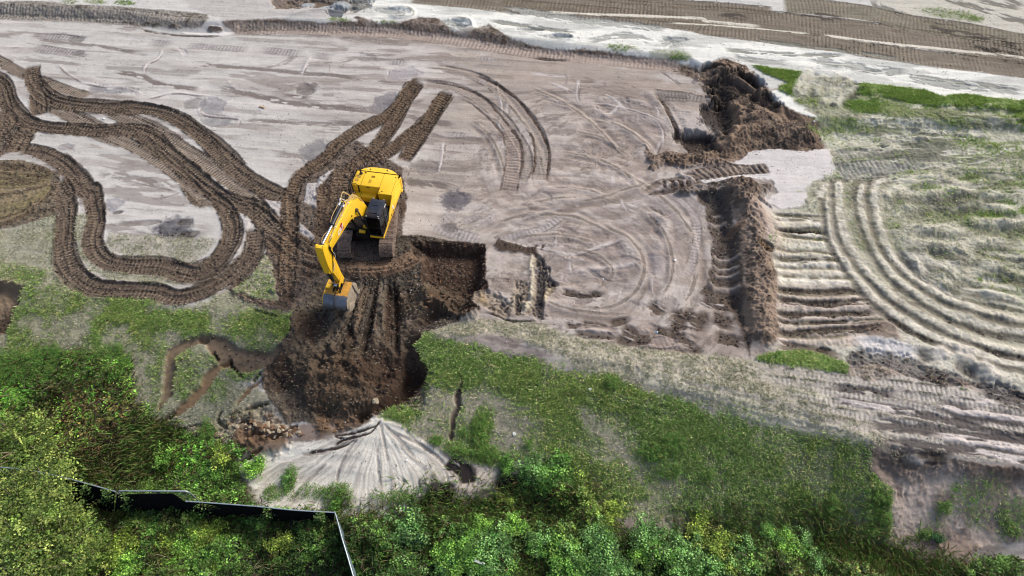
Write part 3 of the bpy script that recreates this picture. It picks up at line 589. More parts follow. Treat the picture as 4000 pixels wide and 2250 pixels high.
G[sl] *= 1 - sst(.2, .5, hh); ST[sl] *= 1 - sst(.2, .5, hh)
P = catmull(wpts('F 640,170 750,330 760,450')); sl, D, SG, SS, T = field(P, 1.6); m = np.exp(-(D / .8) ** 2); H[sl] += .35 * m * (.7 + .6 * N3[sl]); mix_(sl, m, S((172, 154, 142)), .7)
sl, m = blob('F', 690, 450, .8, .5, -.6, .3); mix_(sl, m, S((104, 84, 62)), .95); H[sl] -= .2 * m
streak('F 420,380 500,310 560,260', .5, S((120, 98, 80)), .9, .15, .2)
# dark marks left of the ditch
for i, (sp, w) in enumerate((('F 20,950 180,945 330,1010', 1.4), ('F 230,780 350,830 560,850', .9), ('F 0,1060 160,1100 250,1130', .9), ('F 130,1170 300,1180', .7), ('E 1640,1000 1900,1000 2050,1060', .5), ('E 1700,1050 1900,1070 2050,1060', .5), ('E 1950,990 2150,940', .5),
    ('E 2020,1030 2200,1100 2350,1110 2500,1090', 1.5), ('E 2400,930 2568,1000', 1.5), ('E 2430,1150 2568,1170', .6), ('E 2230,990 2450,1060 2568,1090', .5), ('F 300,930 420,960 520,1000', .9), ('F 330,1060 480,1100 580,1130', .8), ('F 60,1000 120,1030', .4), ('E 2240,820 2400,920', .7), ('E 1620,740 1780,775 1950,760', .5), ('F 380,860 480,900', .6), ('F 350,780 500,800 570,840', 1.0))):
    streak(sp, w, S((92, 80, 72)), .85, -.08, .34, seed=i + 11, fade=.6)
for sp in ('E 2170,1010 2350,1010', 'E 2250,1090 2500,1130', 'F 0,1000 60,1010'):
    track(sp, 1.0, S((150, 136, 128)), S((176, 162, 155)), S((96, 84, 78)), .6, .34, .03, .06, .0, split=False, skew=.5)
ridge('E 1700,1010 1900,1030 2100,1040', .5, .12, S((186, 172, 164)), .8)
# ---- lower right ribbed bench
sl, m, sd_ = poly('E 1500,980 1700,1060 2100,1150 2568,1190 F 600,1230 900,1300 1290,1320 1500,1280 1900,1340 2200,1440 I 2300,60 2568,190 3600,420 3600,760 2568,650 2100,590 1750,600 1500,530 1200,450 800,330 400,250 0,120 H 2568,180 2100,60 1700,-60 1500,-200 E 1200,1050 700,1100 700,1020 1000,950 1300,960', .25, .35)
mix_(sl, m, S((184, 174, 158)), .9)
fr = sst(-20, 30, X[sl])
ST[sl] += (m * (.9 - .75 * sst(14, 24, X[sl]))).astype(np.float32)
mix_(sl, m * sst(12, 26, X[sl]), S((184, 174, 166)), .85)
H[sl] += (m * (.08 * (N2[sl] - .5) + .05 * (N3[sl] - .5) + .03 * (N4[sl] - .5))).astype(np.float32)
BN = dict(col=S((172, 164, 156)), light=S((206, 198, 190)), dark=S((80, 76, 76)), pitch=.27, depth=.04, rib=.05, berm=.02, split=False, ribcol=.8, edge=1.2, fade=3)
for sp, w, o in (('I 500,-60 1100,20 1500,60 1900,110 2300,170 2700,260 3300,380', 1.9, .85), ('I 900,60 1250,110 1600,170 2000,260 2568,350 3300,480', 1.5, .9), ('I 700,110 1100,190 1450,240 1800,300 2200,400 2568,470 3300,600', 1.8, .8), ('I 1000,260 1500,370 1900,430 2300,510 2568,570 3300,690', 1.5, .8),
                 ('I -100,0 300,90 700,190', 1.8, .45), ('I 0,120 500,200 1000,330', 1.5, .4), ('H 2000,-60 2300,0 2568,60', 1.8, .4), ('E 2200,1380 2568,1420', 1.5, .35), ('H 2100,40 2400,90 2568,130', 1.2, .4), ('H 1550,-60 1900,10', 1.0, .3)):
    P0 = np.array(wpts(sp))
    for off in (-.62, .0, .62) if w > 1.6 else (-.4, .4): track('', .5, raw=[(px_, py_ + off) for px_, py_ in P0], op=o * rr.uniform(.5, 1.0), **BN)
for i, (sp, w, c_) in enumerate((('I 1150,90 1500,130 1700,150', .5, 0), ('I 1160,180 1450,220 2100,350 2400,430', .5, 0), ('I 1900,220 2200,290 2568,350 3300,490', 1.0, 0), ('I 2200,70 2400,140 2568,200 3200,350', 1.2, 0), ('I 1420,350 1700,380 2100,430 2568,480 3200,600', .7, 0), ('I 2250,400 2500,460 2900,520', .9, 0), ('I 1500,480 1750,520 2100,540 2568,600 3200,700', .8, 0),
    ('I 1850,200 2150,270 2568,330 3200,460', .4, 1), ('I 1180,185 1500,230 1800,290', .35, 1), ('I 1900,440 2200,480 2568,540 3200,640', .5, 1), ('I 2100,540 2568,620 3000,700', .5, 1), ('I 2130,190 2420,210', .3, 1), ('I 0,60 150,110 500,200 1000,360 1300,440', .5, 2), ('I 850,120 1200,190', .4, 2), ('H 1700,100 2050,170 2400,280', .3, 2), ('I 400,240 900,360 1400,470 1750,560', .7, 2), ('H 2150,0 2568,100', .8, 2))):
    streak(sp, w, (S((86, 80, 78)), S((200, 190, 185)), S((196, 188, 172)))[c_], .8, (-.06, .06, .05)[c_], .34, seed=i + 21, kill=c_ < 2)
turf('F 640,1230 800,1180 1000,1165 1150,1205 1305,1275 1290,1325 1100,1315 900,1290', .9)
face('F 1310,1185 1500,1170 1750,1200 1900,1290 2100,1340 2300,1449 I 2400,60 2568,120 2568,190 2200,80 F 2000,1430 1700,1350 1500,1260 1320,1290', S((92, 88, 88)), .9, .4, -.1, .15)
face('F 1300,1280 1500,1260 1800,1360 2200,1449 I 2300,60 2000,20 1700,0 F 1450,1400 1300,1330', S((126, 108, 96)), .6, .4, 0, .1)
streak('F 740,1130 1100,1170 1300,1240', .5, S((100, 88, 78)), .8, -.08, .3)
sl, m = blob('F', 1130, 1165, .45, .22, 0, .3); mix_(sl, m, S((72, 62, 55)), .8); H[sl] -= .06 * m
streak('F 1320,1120 1600,1140 1850,1190', 1.0, S((205, 200, 198)), .8, .02, .2)
# ---- the grass slopes
GREENB, GREENM = S((108, 122, 74)), S((128, 130, 98))
sl, m, sd_ = poly('E 560,1130 600,1060 700,1020 760,1100 1100,1200 1400,1350 1520,1440 H 1700,60 2100,100 2400,250 I 0,160 400,300 900,420 1300,480 1490,540 1480,690 1610,800 1600,1000 1620,1150 1500,1200 1150,1230 950,1150 600,1100 0,1060 H 2300,1070 2000,1000 1750,860 1700,650 1600,560 1200,620 950,600 760,520 560,390 350,330 500,260 620,130 680,0', .3, .5)
mix_(sl, m, S((160, 156, 132)), .95); ST[sl] += .5 * m
q = sst(.36, .58, fbm(X * .8 + .3 * Y, Y, 2.6, 320, 4)[sl] + .05); mix_(sl, m * q, GREENB, .85); G[sl] += (.75 * m * q).astype(np.float32)
# paler bare stretch round the crack
for (t, x, y, a, b, s_) in (('H', 1200, 350, 3.5, 2.4, 1), ('H', 750, 220, 2.4, 2.2, .9), ('H', 1000, 180, 2.5, 1.5, .8), ('H', 1150, 500, 2.5, 1.2, .8), ('H', 700, 420, 1.8, 1.0, .8), ('H', 2050, 700, 1.8, 2.6, .55), ('I', 100, 900, 3, 1.8, .5), ('I', 1250, 780, 2.4, 1.6, .5), ('I', 1350, 1130, 3, 1.6, .8), ('I', 1000, 1130, 2.4, 1, .7), ('H', 1850, 900, 1.6, 1.6, .5), ('H', 1500, 400, 2, 1.5, .4)):
    sl, m = blob(t, x, y, a, b, -.2, .7); G[sl] *= 1 - s_ * m; mix_(sl, m, S((162, 152, 136)), s_ * .8); ST[sl] *= 1 - .3 * m
for (t, x, y, a, b, s_) in (('E', 700, 1170, 2.6, .7, .9), ('E', 1000, 1250, 4.5, 1.0, 1.), ('E', 1300, 1360, 4.5, 1.3, 1.), ('E', 800, 1330, 2.5, 1.2, .7), ('H', 1950, 130, 3, 1.0, .9), ('H', 2250, 280, 4, 1.2, .9), ('I', 300, 450, 5, 2.0, .7), ('I', 900, 700, 4, 1.5, .7), ('H', 1930, 60, .7, .5, 1), ('H', 1060, 420, .8, 1.5, 1.1), ('H', 1100, 580, 1.2, .6, 1), ('H', 480, 260, 1.6, .5, .9), ('I', 1450, 800, 1.6, 1.2, .6), ('I', 60, 500, 1.5, 1, .8), ('H', 2300, 540, 1.6, 1, .8), ('I', 1190, 980, .5, .9, 1), ('I', 1560, 930, .8, .6, 1), ('I', 1560, 1040, .7, .5, 1), ('I', 1470, 1130, .6, .4, 1), ('E', 1010, 1200, .8, .6, 1), ('E', 1980, 1400, .8, .5, 1), ('H', 1500, 200, 1.8, 1, .4)):
    sl, m = blob(t, x, y, a, b, -.25, .7); G[sl] += s_ * m; mix_(sl, m, S((98, 112, 62)), .75 * min(s_, 1))
# left slope
LS = 'D -500,340 0,310 200,260 400,180 420,300 400,480 440,600 520,680 640,740 900,770 1100,780 1180,850 1350,860 1500,830 1620,730 1900,840 2120,910 2070,960 2080,1060 1960,1190 1880,1260 1800,1400 G 1700,60 1890,130 1950,220 1700,400 1650,600 1700,650 1900,1000 -500,1000'
sl, m, sd_ = poly(LS, .25, .4)
mix_(sl, m, S((152, 148, 126)), .95); ST[sl] += .55 * m
sl, m, sd_ = poly('D -500,600 0,560 200,600 400,720 560,760 900,800 1100,790 1200,870 1400,870 1700,880 1900,900 2070,960 2075,1060 1960,1190 1650,1180 1460,1080 1220,1180 1200,1400 G 1150,250 1000,260 980,0 D 400,1449 -500,1449', .5, .6)
q = sst(.34, .56, fbm(X, Y, 2.4, 330, 4)[sl]); mix_(sl, m * q, GREENB, .85); G[sl] += (.85 * m * q).astype(np.float32)
for (t, x, y, a, b, s_) in (('D', 1850, 1010, 2.8, 1.2, 1.1), ('D', 900, 960, 4, .9, .9), ('D', 700, 830, 3, .6, .6), ('D', 150, 640, 2, .7, .8), ('D', 130, 1100, 1.2, 2, .7), ('D', 1080, 1250, .9, 3, .8), ('D', 700, 1050, .8, 1.4, .6), ('D', 1300, 950, 2, .7, .6), ('D', 1280, 1300, 1.4, 1.2, .7), ('D', 1550, 1250, 1.2, .5, .6), ('D', 1750, 1320, 1.4, .7, .7), ('G', 1350, 80, 1.2, 1.0, .7), ('G', 1550, 120, 1, .8, .6), ('D', 300, 1130, .8, 1.5, .6)):
    sl, m = blob(t, x, y, a, b, 0, .7); G[sl] += s_ * m; mix_(sl, m, S((98, 112, 62)), .7)
for (t, x, y, a, b, s_) in (('D', 450, 1060, 2.2, 1.4, .8), ('D', 850, 1080, 1.2, 1.2, .8), ('D', 230, 960, 1.2, .6, .7), ('D', 640, 900, 1.4, .4, .5), ('D', 960, 1330, 1, 1.6, .8), ('D', 1750, 1100, 1.6, .5, .5), ('D', 1250, 1060, 1, .5, .6), ('G', 1030, 130, .9, 1.6, .9), ('D', 1600, 1110, .8, .3, .7), ('D', 0, 1100, 1, .8, 1), ('G', 1850, 250, 1.4, .8, .8)):
    sl, m = blob(t, x, y, a, b, 0, .7); G[sl] *= 1 - s_ * m; mix_(sl, m, S((168, 158, 140)), s_ * .8)
# faint old prints on the straw strip at left
for sp in ('D 0,330 200,300 400,260', 'D 0,400 200,420 400,440', 'D 0,480 200,500 420,560'):
    track(sp, 1.1, S((146, 144, 130)), S((182, 180, 162)), S((108, 106, 98)), .45, .32, .02, .05, .0, split=False)
# patch between the tracks
sl, m, _ = poly('D 1890,480 1960,560 1990,820 1860,800 1680,745 1790,640', .2, .3); mix_(sl, m, S((158, 152, 136)), .9); ST[sl] += .7 * m; G[sl] += .15 * m
sl, m, _ = poly('D 540,190 640,200 600,330 640,520 730,600 1180,620 1300,710 1000,690 780,660 640,590 560,480 530,330', .1, .2); mix_(sl, m, S((172, 168, 152)), .8); ST[sl] += .6 * m
sl, m, _ = poly('D 760,330 1100,350 1560,380 1480,460 1380,560 1200,540 900,500 780,440', .2, .3); mix_(sl, m, S((164, 158, 146)), .7); ST[sl] += .45 * m
# ---- brown ground left of the machine
def earth(spec, col=EARTH, k=.97, soft=.1, wob=.25, dh=0.0, rough=.08):
    sl, m, sd_ = poly(spec, soft, wob)
    mix_(sl, m, col, k)
    mix_(sl, m * sst(.5, .68, N3[sl]) , col * 1.35, .5)
    mix_(sl, m * sst(.52, .7, N4[sl] * .6 + N2[sl] * .4), col * .6, .6)
    mix_(sl, m * CL[sl] * .45, col * 1.45)
    H[sl] += (m * (dh + .07 * CL[sl] + .03 * CL2[sl] + rough * (N3[sl] - .5) + rough * .8 * (N4[sl] - .5))).astype(np.float32)
    G[sl] *= 1 - m; ST[sl] *= 1 - m
    return sl, m, sd_
earth('A -500,790 0,800 60,830 290,920 150,1050 0,1130 -500,1200', S((96, 84, 74)), .95)
earth('A -500,1180 0,1150 150,1145 350,1200 430,1240 425,1449 D 425,100 400,200 200,260 0,310 -500,500', S((102, 91, 77)), .97, rough=.03)
for i in range(26):                              # smear lines swung round by the tracks
    k = i / 26.0
    streak('A %.0f,%.0f %.0f,%.0f %.0f,%.0f %.0f,%.0f' % (-60 - 100 * k, 1640 - 470 * k, 110 - 20 * k, 1580 - 400 * k, 260, 1480 - 270 * k, 400 - 20 * (1 - k), 1330 - 100 * k), rr.uniform(.2, .6),
           rr.choice((S((84, 72, 56)), S((132, 118, 94)), S((122, 112, 82)), S((96, 82, 66)))), .6, rr.uniform(-.03, .04), .36, seed=i)
# big brown junction
sl, m, sd_ = earth('A 2040,1380 2130,1290 2560,1000 B 300,1100 500,1200 520,1449 E 500,330 420,560 0,600 D 2330,620 2200,790 2110,900 1900,880 1740,800 1615,730 1700,640 1900,470 1850,330 1740,180 1860,0 A 1700,1350', S((100, 88, 79)), .97, .1, .3)
for i, (sp) in enumerate(('D 1620,720 1800,800 1980,850 2150,860', 'D 1640,700 1820,775 2000,820 2150,830', 'D 1900,440 2050,560 2250,640', 'D 1860,360 2000,500 2200,610 2350,640', 'D 2130,380 2250,470 2400,540 2560,580', 'D 2110,450 2250,530 2420,580 2568,600', 'D 2100,560 2250,610 2400,620', 'D 1880,300 2050,400 2150,520', 'D 1950,260 2150,360 2300,450', 'D 2150,300 2300,400 2480,500', 'D 2100,650 2250,690', 'E -60,560 200,600 420,580 560,520 620,470', 'E 0,540 250,575 450,540 560,480', 'D 1900,560 1960,640 1980,800', 'D 2020,560 2040,700 2030,850')):
    ridge(sp, .45, .07, S((130, 112, 96)), .8, groove=.06, gcol=S((58, 46, 38)), side=1, fade=.6)
    streak(sp, .25, S((62, 50, 42)), .7, -.04, .3, seed=i)
sl, m, _ = poly('D 1895,490 1950,560 1985,820 1850,800 1685,742 1800,640', .1, .25); mix_(sl, m, S((160, 154, 138)), .9); ST[sl] += .7 * m; G[sl] += .2 * m; H[sl] += .06 * m
for sp in ('D 1740,230 1785,240 1780,320 1700,480 1560,600 1440,650 1350,700 1500,640 1640,480 1730,320', 'D 1900,90 2010,110 1995,250 1950,200', 'D 2150,260 2260,360 2230,380 2140,320', 'D 2200,-20 2300,-30 2290,180 2180,110', 'A 2230,1440 2290,1270 2400,1200 2300,1330'):
    sl, m, _ = poly(sp, .08, .15); mix_(sl, m, S((176, 170, 168)), .95); H[sl] += (.07 * m).astype(np.float32)
# crawler prints
TR = dict(w=1.0, pitch=.27, depth=.11, rib=.05, berm=.09)
passes('D 1830,280 1820,420 1780,520 1680,610 1550,700 1400,770 1250,790 1120,745 900,735 700,715 560,640 480,540 455,420 465,280 480,150 430,20 A 480,1400 420,1260', **{**TR, 'w': 1.1}, seed=2)
passes('A 1330,1290 1450,1449 D 1500,60 1600,130 1655,260 1640,400 1560,520 1450,610 1330,610 1200,570 1100,565 900,565 750,530 670,430 665,330 690,260 690,150 665,10 A 640,1370 550,1260 430,1150 300,1085 120,1060', **{**TR, 'w': 1.1}, seed=3)
track('D 1180,600 1350,610 1450,590 1560,530', 1.5, pitch=.27, depth=.08, rib=.06, berm=.05, seed=4, op=.9)
LT = dict(w=.95, col=S((120, 107, 96)), light=S((152, 139, 126)), dark=S((82, 72, 64)), pitch=.24, depth=.05, rib=.045, berm=.03, split=False, edge=.6, ribcol=.9)
track('A -200,340 0,440 150,520 330,590 500,650 640,700', **LT)
passes('A 350,760 550,850 700,930 850,990 1000,1065 1200,1190 1350,1310 1500,1449 D 1600,80', **LT)
passes('A 780,800 1000,890 1200,990 1400,1115 1600,1265 1800,1420 D 1900,180', **LT)
passes('A 240,460 230,560 290,670 420,735 640,765 860,770 950,765 1150,800 1300,870 1450,985 1600,1120 1800,1280 2060,1410 D 2100,60', **{**TR, 'w': 1.15}, seed=5)
passes('A -200,500 0,600 60,750 180,860 330,905 500,925 700,940 850,930 1000,955 1100,1010 1200,1095 1350,1215 1500,1340 1650,1449 D 1800,160 1900,240 2050,380 2200,480', **{**TR, 'w': 1.1}, seed=6)
passes('A 265,660 275,760 290,860', **{**TR, 'w': 1.1}, seed=7)
passes('A -100,1010 0,960 60,880 40,820', **{**TR, 'w': 1.05}, seed=8)
passes('A 100,1100 180,960 260,900', **{**TR, 'w': 1.3, 'rib': .03}, seed=9)
BT = dict(w=.95, col=S((92, 76, 64)), light=S((126, 108, 90)), dark=S((48, 37, 31)), pitch=.27, depth=.11, rib=.055, berm=.08)
passes('B 640,575 560,620 480,740 380,830 200,920 0,1050 A 2400,1060 2280,1160 2140,1270 2090,1400 D 2080,60 2075,300 2060,600 2060,800', offs_=(.25,), **{**BT, 'w': 1.0}, seed=10)
passes('B 620,590 560,680 470,800 400,920 330,1020 250,1110 170,1170 110,1260 90,1449', offs_=(.25,), **{**BT, 'w': .95}, seed=11)
passes('B 820,665 740,760 670,860 520,980 400,1080 260,1150 180,1180', offs_=(.25,), **{**BT, 'w': .9}, seed=12)
passes('B 830,650 760,740 690,860 610,980 540,1100 480,1200', offs_=(.25,), **{**BT, 'w': .95}, seed=13)
track('B 0,1300 A 2440,1300 2380,1380 D 2345,20 2330,300 2310,480', **{**BT, 'w': 1.3, 'rib': .03}, seed=14)
track('B 90,1180 60,1300 50,1449', **{**BT, 'w': 1.4, 'rib': .03}, seed=15)
# crumbs thrown beside the crawler track
face('E 490,80 520,120 510,190 480,230 470,120', S((86, 68, 56)), .95, .2, .06, .2)
# ---- where the machine digs
sl, m, sd_ = earth('E 440,345 640,350 850,385 1090,410 1105,560 1095,730 1010,760 1000,830 1050,890 900,960 640,1050 590,1150 690,1290 660,1400 H 640,60 540,180 350,290 200,370 0,440 G 2300,400 2200,330 2050,350 1950,200 1890,110 1870,0 D 1880,1400 1900,1260 2080,1050 2110,900 2240,720 2330,630 2480,560 E 200,600 420,560', EARTH, 1, .07, .18, 0, .11)
dg = fbm(X, Y, 1.4, 340, 5)[sl]
mix_(sl, m * sst(.45, .62, dg), EARTH_L, .35)
mix_(sl, m * sst(.5, .62, fbm(X, Y, .45, 345, 4)[sl]), EARTH_D, .55)
mix_(sl, m * CL2[sl], EARTH_L * 1.2, .4)
mix_(sl, m * sst(25.5, 22.5, Y[sl]), EARTH * .8, .3)
mix_(sl, m * sst(.66, .78, N4[sl]), S((146, 128, 104)), .4)
yc = Y[sl]; yp = W('E', 700, 700)[1]
H[sl] -= (m * sst(0, 1.1, sd_) * .55 * sst(0, 2.5, yp + 2 - yc)).astype(np.float32)
# the pit to the right of the tracks
sl, m, sd_ = poly('E 560,395 850,390 1090,412 1106,560 1094,730 1010,755 1000,830 1040,890 900,950 700,800 620,640 640,520', .10, .3)
H[sl] -= (.9 * sst(-.05, .7, sd_) * m + .1 * (N3[sl] - .5) * m).astype(np.float32)
mix_(sl, m, S((72, 56, 47)), .85); mix_(sl, m * sst(.5, .65, N3[sl] * .5 + NS2[sl] * .5), S((98, 80, 67)), .7)
mix_(sl, m * sst(.5, .62, N4[sl]), S((54, 38, 31)), .6)
# crushed fine band swung round the tracks
for sp in ('D 2520,590 E 0,555 200,590 400,575 560,520 640,440',):
    P = catmull(wpts(sp)); sl, D, SG, SS, T = field(P, 1.2); m = (1 - sst(.45, .75, D)) * sst(0, 1, T - SS)
    mix_(sl, m, S((104, 84, 70)), .9); H[sl] += (.12 * m + .03 * np.sin(D * 22) * m).astype(np.float32)
    mix_(sl, m * (.5 + .5 * np.sin(D * 26)), S((134, 112, 92)), .5)
streak('E 560,400 610,470 640,530', .5, S((46, 34, 28)), .9, -.2, 0)
# side walls of the scoop, both sides
P = catmull(wpts('E 600,1060 580,1140 690,1290 665,1400 H 640,60 540,180 350,290')); sl, D, SG, SS, T = field(P, 2.5)
inside = (SG > 0)
H[sl] -= (.75 * np.where(SG < 0, 1, 0) * 0).astype(np.float32)
sl, m, sd_ = poly('E 640,1050 600,1150 700,1290 670,1400 H 650,40 545,180 350,290 200,370 100,300 380,150 E 480,1300 480,1100', .05, .12)
H[sl] -= (.8 * sst(0, .5, sd_) * m).astype(np.float32); mix_(sl, m, S((84, 64, 50)), .6)
# scrape ridges made by the bucket
for i, sp in enumerate(('E 120,650 100,800 60,960 0,1130 D 2440,1350', 'E 170,650 160,800 130,1000 60,1200', 'E 250,660 230,900 180,1100 150,1250', 'E 310,650 320,850 300,1050 290,1230', 'E 390,650 400,850 400,1050 400,1280', 'E 60,760 0,900 D 2480,1120 2330,1330', 'D 2500,1040 2400,1180 2300,1300', 'D 2380,900 2300,1080 2180,1260', 'E 480,700 500,850 530,960', 'E 210,660 200,850 160,1050 110,1230', 'E 350,650 365,850 350,1050 345,1250')):
    ridge(sp, .5, .13, S((116, 98, 80)), .7, groove=.12, gcol=S((46, 37, 31)), side=1, fade=.8)
for sp, w in (('E 410,640 420,820 420,1000 430,1230', .55), ('E 250,780 230,1000 200,1220', .45), ('E 40,900 D 2480,1100 2400,1230 2280,1340', .8), ('E 330,800 320,1060', .3), ('E 150,700 100,900', .3)):
    streak(sp, w, S((48, 36, 29)), .85, -.20, .12)
# drag marks of the bucket teeth fanning down the slope
sl, m, sd_ = poly('E 90,640 430,640 470,900 520,1150 480,1330 H 420,60 300,160 100,200 G 2500,200 2100,120 1960,60 D 2020,1330 2120,1080 2330,820 2450,700', .3, .4)
cx, cy = W('P', 985, 560); dx = X[sl] - cx; dy = cy - Y[sl]; an = np.arctan2(dx, np.maximum(dy, .1)); rd = np.hypot(dx, dy)
q = fbm(an * 26 + .25 * N2[sl], rd * .10, 1.0, 380, 4); q2 = fbm(an * 70, rd * .15, 1.0, 385, 3)
k_ = m * (.45 + .55 * sst(13, 8, rd))
mix_(sl, k_ * sst(.50, .62, q), EARTH_L * 1.1, .75); mix_(sl, k_ * sst(.52, .64, 1 - q), EARTH_D, .8); mix_(sl, k_ * sst(.56, .66, q2), EARTH_L, .5)
H[sl] += (k_ * (.20 * (q - .5) + .10 * (q2 - .5))).astype(np.float32)
# lumps and banks in the scoop
for (t, x, y, a, b, an, hh, cc) in (('E', 690, 820, 2.4, 1.4, .5, .7, (142, 118, 90)), ('E', 820, 830, 2.2, .9, -.5, .6, (146, 120, 92)), ('E', 280, 1180, 3.0, 1.6, 0, .3, (118, 94, 72)), ('D', 2150, 1180, 1.4, 2.4, -.6, .35, (128, 104, 80)), ('E', 150, 1400, 3.5, 2.0, .2, .35, (132, 104, 78)), ('G', 2350, 100, 3.5, 2.2, 0, .25, (122, 96, 72)), ('E', 950, 850, 1.4, .8, 0, .2, (92, 70, 56)), ('D', 2130, 950, 1.0, .9, 0, .2, (138, 112, 86)), ('H', 120, 100, 2.8, 1.6, .1, .3, (128, 98, 72)), ('E', 520, 1080, 1.6, 1.8, 0, .15, (112, 90, 72))):
    sl, m = blob(t, x, y, a, b, an, .6); H[sl] += (hh * m * (.6 + .8 * N3[sl])).astype(np.float32); mix_(sl, m * (.4 + .9 * N3[sl]), S(cc) * np.array([.46, .52, .60]), .6)
for (t, x, y, a, b, an) in (('E', 720, 860, .8, 1.6, -.5), ('E', 300, 1290, 1.8, 1.0, 0), ('D', 2230, 980, 1.0, 1.2, 0), ('E', 470, 1400, 1.6, 1.8, .3), ('E', 600, 1380, 1.0, 2.0, 0), ('E', 430, 850, .8, 2, .1), ('D', 2000, 1350, 1.2, 1.2, .2)):
    sl, m = blob(t, x, y, a, b, an, .6); mix_(sl, m * (.5 + .7 * N3[sl]), S((64, 48, 38)), .75); H[sl] -= (.25 * m).astype(np.float32)
streak('E 580,890 540,940 505,990', .6, S((150, 132, 120)), .8, .0, .2)
# clods texture all over fresh earth
ed = 1 - sst(.02, .06, np.abs(COL - EARTH).mean(-1)) if False else None
# lower lip of the scoop: damp sand pools
for sp in ('G 2060,360 2290,345 2330,470 2150,480', 'G 2380,330 2500,400 2480,430 2330,440 2310,380', 'G 1700,640 1900,520 2100,480 2150,500 1900,560'):
    sl, m, _ = poly(sp, .1, .2); mix_(sl, m, S((140, 122, 110)), .9); H[sl] += .0 * m
for sp, w in (('G 2290,280 2310,380 2330,460', .8), ('G 2400,250 2470,330 2500,400', 1.0), ('H 30,250 80,330 120,390', 1.0), ('H 120,400 230,370 290,330', .4)):
    streak(sp, w, S((106, 88, 72)), .9, .08, .1, fade=.3)
# ---- washed-out sand fan
sl, m, sd_ = poly('H 290,320 360,330 500,370 620,470 720,530 830,620 900,720 940,780 860,850 740,980 600,1040 450,1060 200,1030 0,990 G 2400,990 2100,1000 1860,980 1840,850 1700,700 1690,610 1900,530 2150,490 2350,480 H 0,450 130,410 270,350', .15, .25)
mix_(sl, m, S((226, 219, 206)), .97); G[sl] *= 1 - m; ST[sl] *= 1 - m
ax_, ay_ = W('H', 330, 330); rx_ = X[sl] - ax_; ry_ = Y[sl] - ay_; rad = np.hypot(rx_, ry_); ang = np.arctan2(rx_, -ry_)
an2 = ang + .25 * (fbm(X, Y, 2.5, 351, 3)[sl] - .5) + .02 * N3[sl]
rl = fbm(an2 * 9, rad * .35, .55, 352, 4); rl2 = fbm(an2 * 26, rad * .35, .7, 353, 3)
H[sl] += (m * (0.12 * np.exp(-rad / 3.0) + .03 * (rl - .5) * np.minimum(rad, 3) + .03 * (rl2 - .5))).astype(np.float32)
mix_(sl, m * sst(.52, .66, rl) * sst(.2, 1.5, rad), S((172, 162, 152)), .5)
mix_(sl, m * sst(.54, .64, rl2) * sst(.2, 1.5, rad), S((172, 163, 153)), .5)
mix_(sl, m * sst(.54, .66, 1 - rl2), S((226, 221, 210)), .7)
mix_(sl, m * sst(.3, .8, ang) * sst(2, 6, rad), S((196, 180, 164)), .4)
for i, sp in enumerate(('H 340,340 370,500 400,640 450,720 530,800', 'H 350,350 480,480 600,620', 'H 500,390 640,520 760,600 830,700 900,760', 'H 430,420 600,500 700,560 800,650', 'H 320,500 330,700 350,830', 'H 250,360 150,500 60,650 20,800', 'H 240,360 0,440', 'G 2560,450 2350,560 2180,580 2150,560', 'G 2350,640 2150,820 2080,950', 'G 2200,720 2060,800 2000,790', 'H 800,650 830,780 850,850')):
    streak(sp, .14, S((128, 120, 114)), .55, -.04, .34, seed=i, fade=.4)
for sp in ('H 350,330 300,400 240,440 100,470 0,520', 'H 340,335 330,370 250,400 150,430 20,450 G 2500,480', 'G 2560,470 2440,530 2200,570'):
    streak(sp, .11, S((70, 60, 56)), .9, -.06, .25, fade=.3)
# sand lobes and dark puddled mud to the right of the fan
sl, m, _ = poly('H 940,690 1000,660 1100,680 1190,740 1240,790 1220,830 1100,830 950,850 900,810', .1, .25); mix_(sl, m, S((204, 190, 176)), .97); G[sl] *= 1 - m; ST[sl] *= 1 - m
sl, m, _ = poly('H 1370,860 1430,800 1530,800 1550,870 1450,910', .1, .25); mix_(sl, m, S((196, 190, 182)), .97); G[sl] *= 1 - m
sl, m, _ = poly('H 880,1010 940,960 1040,980 1020,1010 930,1030', .1, .2); mix_(sl, m, S((196, 184, 170)), .95); G[sl] *= 1 - m
for sp, w in (('H 830,600 940,720 960,800', .9), ('H 1190,740 1280,800 1380,830', .9), ('H 1240,770 1280,880 1240,900', .7), ('H 760,850 830,830 800,900 700,930 620,990', .8), ('H 1030,1000 1150,960 1050,1050', .7), ('H 450,1030 600,1050', .5)):
    streak(sp, w, S((52, 45, 44)), .95, -.1, .25, fade=.2)
for (t, x, y, r) in (('H', 770, 850, .7), ('H', 730, 890, .5), ('H', 1250, 800, .8), ('H', 1320, 830, .7), ('H', 970, 700, .6)):
    sl, m = blob(t, x, y, r, r * .8, 0, .4); mix_(sl, m, S((52, 45, 44)), .9)
